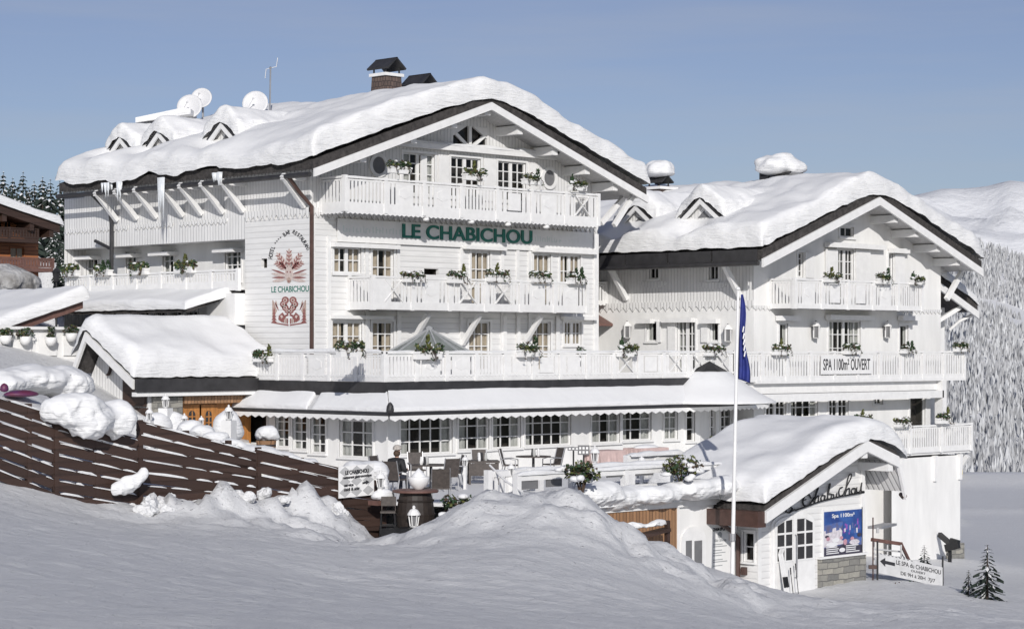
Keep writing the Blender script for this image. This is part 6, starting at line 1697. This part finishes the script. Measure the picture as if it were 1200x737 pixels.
# ------------------------------------------------------------------ lanterns on posts
def lantern(o, z, s=1.0, roof='white_paint'):
    mb = MB(); mb.lathe((0, 0, z), [(.05*s, 0), (.1*s, .03*s), (.06*s, .05*s)], 8)
    for k in range(6): t = k*math.pi/3; mb.bar((.085*s*math.cos(t), .085*s*math.sin(t), z+.05*s), (.12*s*math.cos(t), .12*s*math.sin(t), z+.3*s), .022*s, .022*s)
    mb.lathe((0, 0, z), [(.155*s, .3*s), (.15*s, .33*s), (.09*s, .42*s), (.03*s, .45*s), (.04*s, .49*s), (.01*s, .52*s)], 10); l_ = mb.build('lantern', roof, o)
    mb = MB(); mb.lathe((0, 0, z), [(.06*s, .055*s), (.095*s, .295*s)], 6); mb.build('lantern_glass', 'grey_panel', l_)
def lantern_post(px_, py_top, d, ph, label, pw=.1, s=1.0, white=True):
    top = P(px_, py_top, d); z0 = top.z-.52*s-ph
    o = empty('lantern_post', label, 'lantern', (top.x, top.y, z0), .4, 'white lanterns around the terrace')
    mb = MB(); mb.prism([(-pw, -pw, 0), (pw, -pw, 0), (pw, pw, 0), (-pw, pw, 0)], (0, 0, ph)); mb.build('post', 'white_paint', o); lantern(o, ph, s)
for a in ((194, 461, 62, 1.6, 'tall white post with a lantern in front of the orange door', .15, .8), (175, 477, 61, 1.2, 'short white lantern post by the stone pier', .09, .75), (216, 484, 61, .9, 'low white lantern half sunk in snow before the orange door panes', .05, .7), (236, 487, 61, .9, 'lowest white lantern peeping over snow at the orange door', .05, .55), (268, 474, 61, 1.3, 'thick white lantern post standing before the side awning', .16, .85),
          (485, 592, 57.4, 1.05, 'white lantern on the pale post at the edge of the snow bank', .2, 1.15), (446, 551, 58.3, .3, 'white lantern on the snow lump behind the bar stool', .06, .95),
          (545, 533, 66, .8, 'small lantern at the head of the terrace steps', .04, .7), (599, 542, 60.6, 1.0, 'lantern on the terrace rail post above the steps', .06, .75), (697, 522, 66, 1.0, 'lantern standing between the two snowy terrace rails', .06, 1.0), (752, 533, 67, .9, 'dark paned lantern on the white picket rail', .05, .8)):
    lantern_post(*a)
for px_, d, lb in ((206, 62.3, 'snow sloping down beside the tall lantern post'), (268, 61.4, 'snow skirt around the thick lantern post'), (184, 61.8, 'snow beside the short lantern post at the stone pier')):
    mb = MB(); blob(mb, P(px_, 505, d), (.5, .35, .55), 3, .18, 1.5, int(px_), .6); tag(mb.build('snow_heap', 'snow', None, True), lb, 'snow heap')

# ------------------------------------------------------------------ terrace rails at the front
def rail_thing(name, label, pl, a0, a1, zs, panels=None, group=None, posts=2.0, pick=None):
    o = empty(name, label, 'railing', pl.pt((a0+a1)/2, TZ), 0, group)
    mb = MB()
    for z in zs: pl.box(mb, a0, a1, z-.16, z, -.06, .06)
    mb.build('rail', 'white_paint', o)
    n = max(1, round((a1-a0)/posts))
    for k in range(n+1):
        x = a0+(a1-a0)*k/n; mb = MB(); pl.box(mb, x-.08, x+.08, TZ-.1, max(zs)+.04, -.09, .09); mb.build('post', 'white_paint', o)
    if panels:
        for x0, x1, z0, z1 in panels: mb = MB(); pl.box(mb, x0, x1, z0, z1, -.02, .02); mb.build('panel', 'grey_panel', o)
    if pick:
        mb = MB(); m = int((a1-a0)/.2)
        for k in range(m): x = a0+(a1-a0)*(k+.5)/m; pl.box(mb, x-.055, x+.055, pick[0], pick[1], -.02, .02)
        mb.build('pickets', 'white_paint', o)
    kids_at(o); return o
R1 = PY(41.7)
def rr(px0, px1, y0, y1, pl): r_ = pl.rect(px0, y0, px1, y1); return r_
rail_thing('terrace_rail', 'white beam rail with grey panels along the terrace front edge', R1, R1.px(606, 560)[0], 50.6, (-3.40, -3.86), [rr(*q, R1) for q in ((610, 630, 563, 573), (640, 658, 558, 570), (693, 702, 557, 562), (711, 729, 553, 559), (745, 765, 551, 557))], 'rails around the terrace')
R3 = PY(45.2); rail_thing('terrace_rail', 'white picket rail with one grey panel in the terrace middle', R3, R3.px(735, 540)[0], R3.px(800, 540)[0], (-3.3, -3.6), [rr(772, 788, 541, 548, R3)], 'rails around the terrace', 1.6, (-4.0, -3.4))
R2_ = PY(43.6); rail_thing('terrace_rail', 'white snowy beam rail behind the front terrace rail', R2_, R2_.px(575, 545)[0], R2_.px(790, 530)[0], (-3.44,), None, 'rails around the terrace')
R4 = PY(42.9); rail_thing('terrace_rail', 'short white picket fence with a gate post beside the steps', R4, R4.px(572, 560)[0], R4.px(622, 560)[0], (-3.35, -3.95), None, 'rails around the terrace', 1.3, (-4.1, -3.4))
mb = MB(); mb.tube([P(574, 545, 60.5), P(592, 563, 59.6), P(618, 580, 58.6)], .03); mb.tube([P(592, 563, 59.6), P(592, 585, 59.6)], .02); mb.tube([P(616, 579, 58.7), P(617, 590, 58.7)], .02); tag(mb.build('handrail', 'white_paint'), 'thin white handrail slanting down the terrace steps', 'handrail')
mb = MB()
snow_roll(mb, R1.pt(R1.px(604, 548)[0], -3.40), R1.pt(50.6, -3.40), .24, .1, 3); tag(mb.build('rail_snow', 'snow', None, True), 'long strip of snow on the front terrace rail', 'snow', 'snow on the terrace rails')
mb = MB(); snow_roll(mb, R2_.pt(R2_.px(575, 545)[0], -3.44), R2_.pt(R2_.px(790, 530)[0], -3.44), .3, .1, 4); tag(mb.build('rail_snow', 'snow', None, True), 'strip of snow on the rear beam rail of the terrace', 'snow', 'snow on the terrace rails')
mb = MB(); snow_roll(mb, R3.pt(R3.px(735, 540)[0], -3.3), R3.pt(R3.px(800, 540)[0], -3.3), .4, .14, 5); tag(mb.build('rail_snow', 'snow', None, True), 'thick strip of snow on the short picket rail', 'snow', 'snow on the terrace rails')
mb = MB(); snow_roll(mb, RT.pt(42, -4.36), RT.pt(50.75, -4.36), .7, .24, 6); tag(mb.build('ledge_snow', 'snow', None, True), 'thick snow lying along the top of the terrace front wall', 'snow')
for nm, pl, a0, a1, z, w_, h_, lb in (('rail_snow', TR, 47.4, 65.3, -.06, .16, .05, 'thin snow along the terrace rail of the main chalet'), ('rail_snow', TS, -60.2, -53.4, -.06, .2, .12, 'snow along the side terrace rail below the crest'), ('ledge_snow', FR, FR.px(455, 172)[0], FR.px(660, 178)[0], FR.px(560, 174)[1]+.0, .3, .12, 'snow on the long beam under the loft window'), ('rail_snow', BT, 49.2, 62.1, 6.03, .14, .035, 'thin snow on the top balcony rail')):
    mb = MB(); o_ = .14 if nm == 'ledge_snow' else 0; snow_roll(mb, pl.pt(a0, z-.005, o_), pl.pt(a1, z-.005, o_), w_, h_, 9); tag(mb.build(nm, 'snow', None, True), lb, 'snow')

# ------------------------------------------------------------------ flag, dishes, aerial
p0, p1 = P(858, 675, 61.2), P(865, 341, 61.5)
pole = empty('flagpole', 'tall white flagpole standing before the spa entrance roof', 'flagpole', p0)
mb = MB(); mb.tube([p0, p0.lerp(p1, .5), p1], [.06, .05, .036], 12); mb.build('pole', 'white_paint', pole)
mb = MB(); blob(mb, p1+V((0, 0, .05)), .07, 2, 0); mb.build('finial', 'white_paint', pole, True); 
mb = MB(); mb.lathe(p0+V((0, 0, 1.1)), [(.1, -.1), (.1, .1)], 10); mb.build('collar', 'grey_metal', pole)
kids_at(pole)
mb = MB(); rows = 34; colsn = 9
for i in range(rows+1):
    t = i/rows; a = P(866.2-3.2*t**.8, 345+99*t, 61.45)
    wd = .06+.26*t+ .05*math.sin(t*9)
    for j in range(colsn+1):
        u = j/colsn; lat = wd*u; dep = .07*math.sin(u*11+t*3)*(0.3+t)
        q = a+V((lat/R2, -lat/R2, -.12*u*t))+V((dep/R2, dep/R2, 0))+V((.05/R2, -.05/R2, 0)); mb.v.append(tuple(q))
for i in range(rows):
    for j in range(colsn): mb.f.append([i*(colsn+1)+j, i*(colsn+1)+j+1, (i+1)*(colsn+1)+j+1, (i+1)*(colsn+1)+j]); mb.m.append(0)
fl = mb.build('flag', 'blue_flag', None, True); tag(fl, 'limp dark blue flag hanging from the white flagpole', 'flag')
md = fl.modifiers.new('thick', 'SOLIDIFY'); md.thickness = .008
mb = MB()
for k, t in enumerate((.42, .5, .57, .64, .71)):
    a = P(866.2-3.2*t**.8, 345+99*t, 61.35); wd = .06+.26*t; q = a+V((wd*.82/R2, -wd*.82/R2, 0)); mb.bar(q+V((0, 0, -.06)), q+V((.02, -.02, .1)), .03, .07, (1, 1, 0))
mb.build('white_motif', 'white_paint', fl)
for px_, py_, d, r, tl_, lb in ((222, 125, 87.5, .52, .1, 'satellite dish with a visible arm on the rear roof ridge'), (236, 115, 88.5, .44, .0, 'highest satellite dish rising behind another dish'), (299, 121, 86, .52, .0, 'satellite dish half sunk in the roof snow near the aerial')):
    c = P(px_, py_, d); o = empty('satellite_dish', lb, 'satellite dish', c, 0, 'dishes on the main chalet roof')
    ax = V((-.72, -.62, .3)).normalized(); s_ = ax.orthogonal().normalized(); u_ = ax.cross(s_)
    mb = MB(); n, m = 24, 5
    mb.v.append(tuple(-ax*.12))
    for i in range(1, m+1):
        for k in range(n): t = 2*math.pi*k/n; q = (s_*math.cos(t)+u_*math.sin(t))*r*i/m-ax*.12*(1-(i/m)**2); mb.v.append(tuple(q))
    for k in range(n): mb.f.append([0, 1+k, 1+(k+1) % n]); mb.m.append(0)
    for i in range(m-1):
        for k in range(n): mb.f.append([1+i*n+k, 1+i*n+(k+1) % n, 1+(i+1)*n+(k+1) % n, 1+(i+1)*n+k]); mb.m.append(0)
    q_ = mb.build('reflector', 'dish_grey', o, True); md = q_.modifiers.new('t', 'SOLIDIFY'); md.thickness = .03
    mb = MB(); mb.tube([-u_*r*.95, ax*.42], .014, 5); blob(mb, ax*.42, .05, 2, 0); mb.build('feed_arm', 'dish_grey', o)
    mb = MB(); mb.tube([-ax*.1, -ax*.3, -ax*.3+V((0, 0, -1.6))], .045); mb.build('mast', 'grey_metal', o)
b0, b1 = P(316, 128, 85), P(317, 80, 85)
aer = empty('aerial', 'thin rooftop aerial mast with a bent cross arm', 'antenna', b0); mb = MB(); mb.tube([b0-V((0, 0, .6)), b1], .035, 6); mb.build('mast', 'grey_metal', aer)
mb = MB(); mb.tube([b1+V((-.15, .15, -.4)), b1+V((-.12, .12, -.05)), b1, b1+V((.16, -.16, .05)), b1+V((.2, -.2, .4))], .016, 5); blob(mb, b1, .06, 1, 0); mb.build('cross_arm', 'grey_metal', aer); kids_at(aer)
mb = MB(); p = P(190, 135, 86.5); mb.prism([p+V((-.75, .75, -.3)), p+V((.8, -.8, .05)), p+V((.8, -.8, .25)), p+V((.6, -.6, .3)), p+V((-.75, .75, -.1))], (1.2, 1.2, 0)); tag(mb.build('roof_hatch', 'snow', None, False), 'snow covered slanted box on the rear roof beside the dishes', 'hatch')

# ------------------------------------------------------------------ icicles
rn = random.Random(9)
for px0, px1, n, Lm, lb in ((186, 194, 16, 1.75, 'longest frozen curtain of icicles on the side eave'), (120, 129, 9, .75, 'short icicle cluster by the rear drainpipe on the side eave'), (138, 142, 5, .8, 'thin icicles hanging above the first eave strut'), (248, 262, 9, .55, 'row of small icicles on the side eave toward the front gable')):
    mb = MB()
    for k in range(n):
        px_ = rn.uniform(px0, px1); y_ = -PX(XL-.2).px(px_, 210)[0]; x_ = XL-.2+rn.uniform(-.08, .08); L = Lm*rn.uniform(.45, 1)
        mb.tube([(x_, y_, 6.35), (x_, y_, 6.35-L*.5), (x_, y_, 6.35-L)], [.055, .035, .004], 6)
    tag(mb.build('icicles', 'icicle_ice', None, True), lb, 'icicles')

# ------------------------------------------------------------------ street lamp, signs, skis, markers
lt = P(66, 315, 100); o = empty('street_lamp', 'dark old style street lamp on the snowy bank by the timber chalet', 'street lamp', (lt.x, lt.y, lt.z-3.2))
mb = MB(); mb.lathe((0, 0, 0), [(.12, 0), (.1, .3), (.05, .4), (.045, 2.6)], 10); mb.build('pole', 'black', o)
mb = MB(); mb.lathe((0, 0, 2.6), [(.1, 0), (.14, .1), (.2, .42), (.26, .44), (.1, .58), (.03, .64)], 6); mb.build('lamp_head', 'dark_metal', o)
# sign on the fence
mat('diamond_grey', (.46, .46, .46), .6, .08, 9)
s0, s1 = fp(397, 546)+V((-.12, -.12, 0)), fp(438, 543)+V((-.12, -.12, 0)); d_ = s1-s0; SG = Pl((s0.x, s0.y, 0), (d_.x, d_.y, 0)); Ls = V((d_.x, d_.y, 0)).length
zt_, zb_ = P(397, 547, 58.0).z, P(397, 584, 58.0).z; sl_ = .05
o = empty('chequered_sign', 'white sign with grey diamonds and an arrow hung on the fence', 'sign', SG.pt(Ls/2, zb_))
def sgp(u, v, w_): return SG.pt(u*Ls, zb_+(zt_-zb_)*v+sl_*u, w_)
mb = MB(); mb.prism([sgp(0, 0, 0), sgp(1, 0, 0), sgp(1, 1, 0), sgp(0, 1, 0)], SG.N*.03); mb.build('board', 'white_paint', o)
mb = MB()
for i in range(3):
    for j in range(3): cx_, cy_ = .17+.33*i, .17+.33*j; mb.prism([sgp(cx_-.16, cy_, .031), sgp(cx_, cy_-.16, .031), sgp(cx_+.16, cy_, .031), sgp(cx_, cy_+.16, .031)], SG.N*.003)
mb.build('diamonds', 'diamond_grey', o)
mb = MB(); H_ = zt_-zb_
lettering(mb, SG, 'LE CHABICHOU', .17*Ls, .84*Ls, zb_+.74*H_, zb_+.87*H_, .042, .012, .025, slope=.05)
lettering(mb, SG, 'restaurant gastronomique', .1*Ls, .92*Ls, zb_+.58*H_, zb_+.69*H_, .042, .012, .025, slope=.05)
lettering(mb, SG, 'service', .14*Ls, .4*Ls, zb_+.36*H_, zb_+.45*H_, .042, .012, .025, slope=.05)
lettering(mb, SG, 'midi & soir', .14*Ls, .58*Ls, zb_+.22*H_, zb_+.32*H_, .042, .012, .025, slope=.05)
mb.prism([sgp(u, v, .042) for u, v in ((.66, .38), (.76, .40), (.76, .36), (.86, .43), (.76, .50), (.76, .46), (.66, .44))], SG.N*.004)
mb.build('lettering', 'black_print', o); kids_at(o)
# white banner with arrow by the spa path
s0, s1 = P(1029, 662, 68.6), P(1104, 679, 70.0); d_ = s1-s0; BN = Pl((s0.x, s0.y, 0), (d_.x, d_.y, 0)); Lb = V((d_.x, d_.y, 0)).length; bs = -.0
def bnp(u, v, w_): zt = s0.z+(s1.z-s0.z)*u+.40; zb = zt-.64; return BN.pt(u*Lb, zb+(zt-zb)*v, w_)
o = empty('spa_banner', 'long white tilted banner with a black arrow staked in the snow', 'banner', bnp(.5, 0, 0)); BS = (s1.z-s0.z)/Lb
mb = MB(); mb.prism([bnp(0, 0, 0), bnp(1, 0, 0), bnp(1, 1, 0), bnp(0, 1, 0)], BN.N*.025); mb.build('sheet', 'grey_white_paint', o)
mb = MB(); zb0 = bnp(0, 0, 0).z
for body, u0, u1, v0, v1 in (('LE SPA du CHABICHOU', .27, .97, .62, .84), ('OUVERT', .5, .73, .42, .54), ('DE 9H à 20H  7J/7', .34, .88, .1, .33)):
    lettering(mb, BN, body, u0*Lb, u1*Lb, zb0+v0*.64+BS*u0*Lb, zb0+v1*.64+BS*u0*Lb, .028, .004, .012, slope=BS)
mb.prism([bnp(u, v, .03) for u, v in ((.02, .6), (.1, .82), (.1, .68), (.25, .68), (.25, .52), (.1, .52), (.1, .38))], BN.N*.004); mb.build('lettering', 'black_print', o)
mb = MB()
for k in range(9): mb.prism([bnp(u, v, .027) for u, v in ((.02+k*.06, .955), (.045+k*.06, .955), (.045+k*.06, .985), (.02+k*.06, .985))], BN.N*.004)
mb.build('eyelets', 'black_print', o)
for u in (-.01, 1.01): mb = MB(); q = bnp(u, 0, 0); mb.tube([q+V((0, 0, -.5)), q+V((0, 0, 1.0))], .03); mb.build('stake', 'dark_metal', o)
kids_at(o)
rn = random.Random(21)
o = empty('shrub', 'low twiggy shrub poking out of the snow below the spa banner', 'shrub', P(1064, 693, 68.6)); mb = MB()
for k in range(9): q = V((-1.4+.35*k, -.3+.35*k*.3, rn.uniform(-.15, .2))); leaves(mb, q, (.18, .2, .1), 14, .1, rn, (0, 1, 2, 2)); mb.tube([q+V((0, 0, -.4)), q+V((.1, 0, .2))], .015, 4, 2)
mb.build('foliage', ['green_needles', 'yellow_green', 'brown_twigs'], o)
mb = MB(); a_ = P(1023, 606, 68.5); mb.tube([a_, P(1023, 690, 68.5)], .022, 6); mb.bar(P(1018, 664, 68.4), P(1027, 664, 68.4), .12, .12); tag(mb.build('marker_pole', 'brown_metal'), 'thin marker pole standing by the spa hut corner', 'pole')
# stair rails beside the spa hut
o = empty('stair_railing', 'grey brown handrail descending along the wall behind the spa hut', 'railing', P(1040, 640, 74))
mb = MB(); mb.bar(P(1022, 632, 74), P(1056, 637, 75), .12, .12); mb.bar(P(1056, 637, 75), P(1066, 658, 73.5), .08, .1); mb.build('top_rail', 'rail_redbrown', o)
mb = MB()
for a_, b_, c_ in ((643, 646, 650), (649, 653, 657)): mb.tube([P(1024, a_, 74), P(1055, b_, 75), P(1060, c_+4, 74.3)], .03)
for x_, y_ in ((1024, 634), (1040, 636), (1056, 638)): mb.tube([P(x_, y_, 74.6), P(x_, y_+26, 74.6)], .03)
mb.build('baluster', 'grey_white_paint', o); kids_at(o)
mb = MB(); mb.bar(P(1025, 618, 77), P(1043, 614, 80), .5, .09); mb.bar(P(1027, 621, 77), P(1030, 621, 77), .1, .2); tag(mb.build('wall_shelf', 'grey_metal'), 'small metal awning bracket on the white wall behind the spa hut', 'bracket')
# dark arrow board at the corner
mb = MB(); mb.bar(P(1101, 626, 93), P(1116, 639, 92), .16, .2); mb.bar(P(1108, 642, 92), P(1124, 638, 91.5), .12, .3); mb.bar(P(1114, 633, 92), P(1124, 636, 91.6), .12, .22); mb.bar(P(1110, 648, 92), P(1114, 651, 92), .1, .15); mb.bar(P(1113, 640, 92), P(1113, 664, 92), .12, .12); tag(mb.build('arrow_post', 'black'), 'dark wooden arrow shaped signpost at the rear corner of the wing', 'signpost')
for px_, mt_, lb in ((1114, 'blue_sign', 'blue piste sign at the edge of the snowfield'), (1123, 'yellow_sign', 'yellow piste sign at the edge of the snowfield')):
    p = P(px_, 548, 203); o = empty('piste_sign', lb, 'sign', (p.x, p.y, p.z-1.6), math.radians(-45)); mb = MB(); mb.tube([(0, 0, 0), (0, 0, 2.3)], .05); mb.build('pole', 'grey_metal', o)
    mb = MB(); mb.box(-.4, .4, -.08, -.04, 1.0, 2.1); mb.build('board', mt_, o)
    mb = MB(); mb.box(-.3, .3, -.09, -.081, 1.5, 1.62); mb.box(-.3, .2, -.09, -.081, 1.25, 1.35); mb.build('text_bar', 'white_paint', o)
tp_ = [P(1102, 609, 140), P(1150, 620, 120), P(1180, 631, 108), P(1205, 650, 96)]
# skis and poles leaning by the door
o = empty('skis', 'pair of pale patterned skis leaning upright beside the spa door', 'skis', PF.pt(PF.px(910, 690)[0], -7.45, .4))
for k in (0, 1):
    x = PF.px(909+k*3, 690)[0]; mb = MB(); c0, c1 = PF.pt(x, -7.5, .42), PF.pt(x, -6.1, .14); mb.bar(c0, c1, .1, .02, PF.N); mb.bar(c1, c1+V((0, -.06, .16)), .09, .02, PF.N); s_ = mb.build('ski', 'white_paint', o)
    mb = MB(); mb.bar(c0.lerp(c1, .3)+PF.N*.02, c0.lerp(c1, .52)+PF.N*.02, .09, .06, PF.N); mb.bar(c0.lerp(c1, .08)+PF.N*.012, c0.lerp(c1, .16)+PF.N*.012, .1, .02, PF.N); mb.build('binding', 'black', s_)
kids_at(o)
o = empty('ski_poles', 'two thin ski poles standing in front of the spa door', 'ski poles', PF.pt(PF.px(921, 692)[0], -7.45, .4))
for px_, y0 in ((917.5, 664), (923.5, 659)):
    x, z = PF.px(px_, y0); mb = MB(); mb.tube([PF.pt(x, -7.55, .42), PF.pt(x, z-.2, .3)], .012, 6); mb.tube([PF.pt(x, z-.2, .3), PF.pt(x, z, .28)], .022, 6); mb.lathe(PF.pt(x, -7.42, .41), [(.05, 0), (.02, .03)], 8); mb.build('pole', 'dark_metal', o)
kids_at(o)
# ------------------------------------------------------------------ every strut, purlin, shutter ... an object of its own
def split(o):
    me = o.data; n = len(me.vertices); par_ = list(range(n))
    def find(a):
        while par_[a] != a: par_[a] = par_[par_[a]]; a = par_[a]
        return a
    for e in me.edges:
        a, b = find(e.vertices[0]), find(e.vertices[1])
        if a != b: par_[a] = b
    isl = {}
    for p in me.polygons: isl.setdefault(find(p.vertices[0]), []).append(p)
    if len(isl) < 2: return
    for k, polys in enumerate(isl.values()):
        vi = sorted({v for p in polys for v in p.vertices}); mp = {v: i for i, v in enumerate(vi)}
        m2 = bpy.data.meshes.new(o.name.split('.')[0]); m2.from_pydata([me.vertices[v].co for v in vi], [], [[mp[v] for v in p.vertices] for p in polys])
        for m in me.materials: m2.materials.append(m)
        m2.polygons.foreach_set('material_index', [p.material_index for p in polys]); m2.polygons.foreach_set('use_smooth', [p.use_smooth for p in polys])
        if k == 0: first_ = m2; continue
        q = o.copy(); q.data = m2; col.objects.link(q)
    o.data = first_
SPLIT = ('eave_strut', 'window_hood', 'door_hood', 'shutter', 'purlin', 'balcony_strut', 'balcony_beam', 'low_boards', 'corner_post', 'gutter', 'awning_finial', 'gable_panel')
for o in [x for x in bpy.data.objects if x.type == 'MESH' and x.name.split('.')[0] in SPLIT]: split(o)
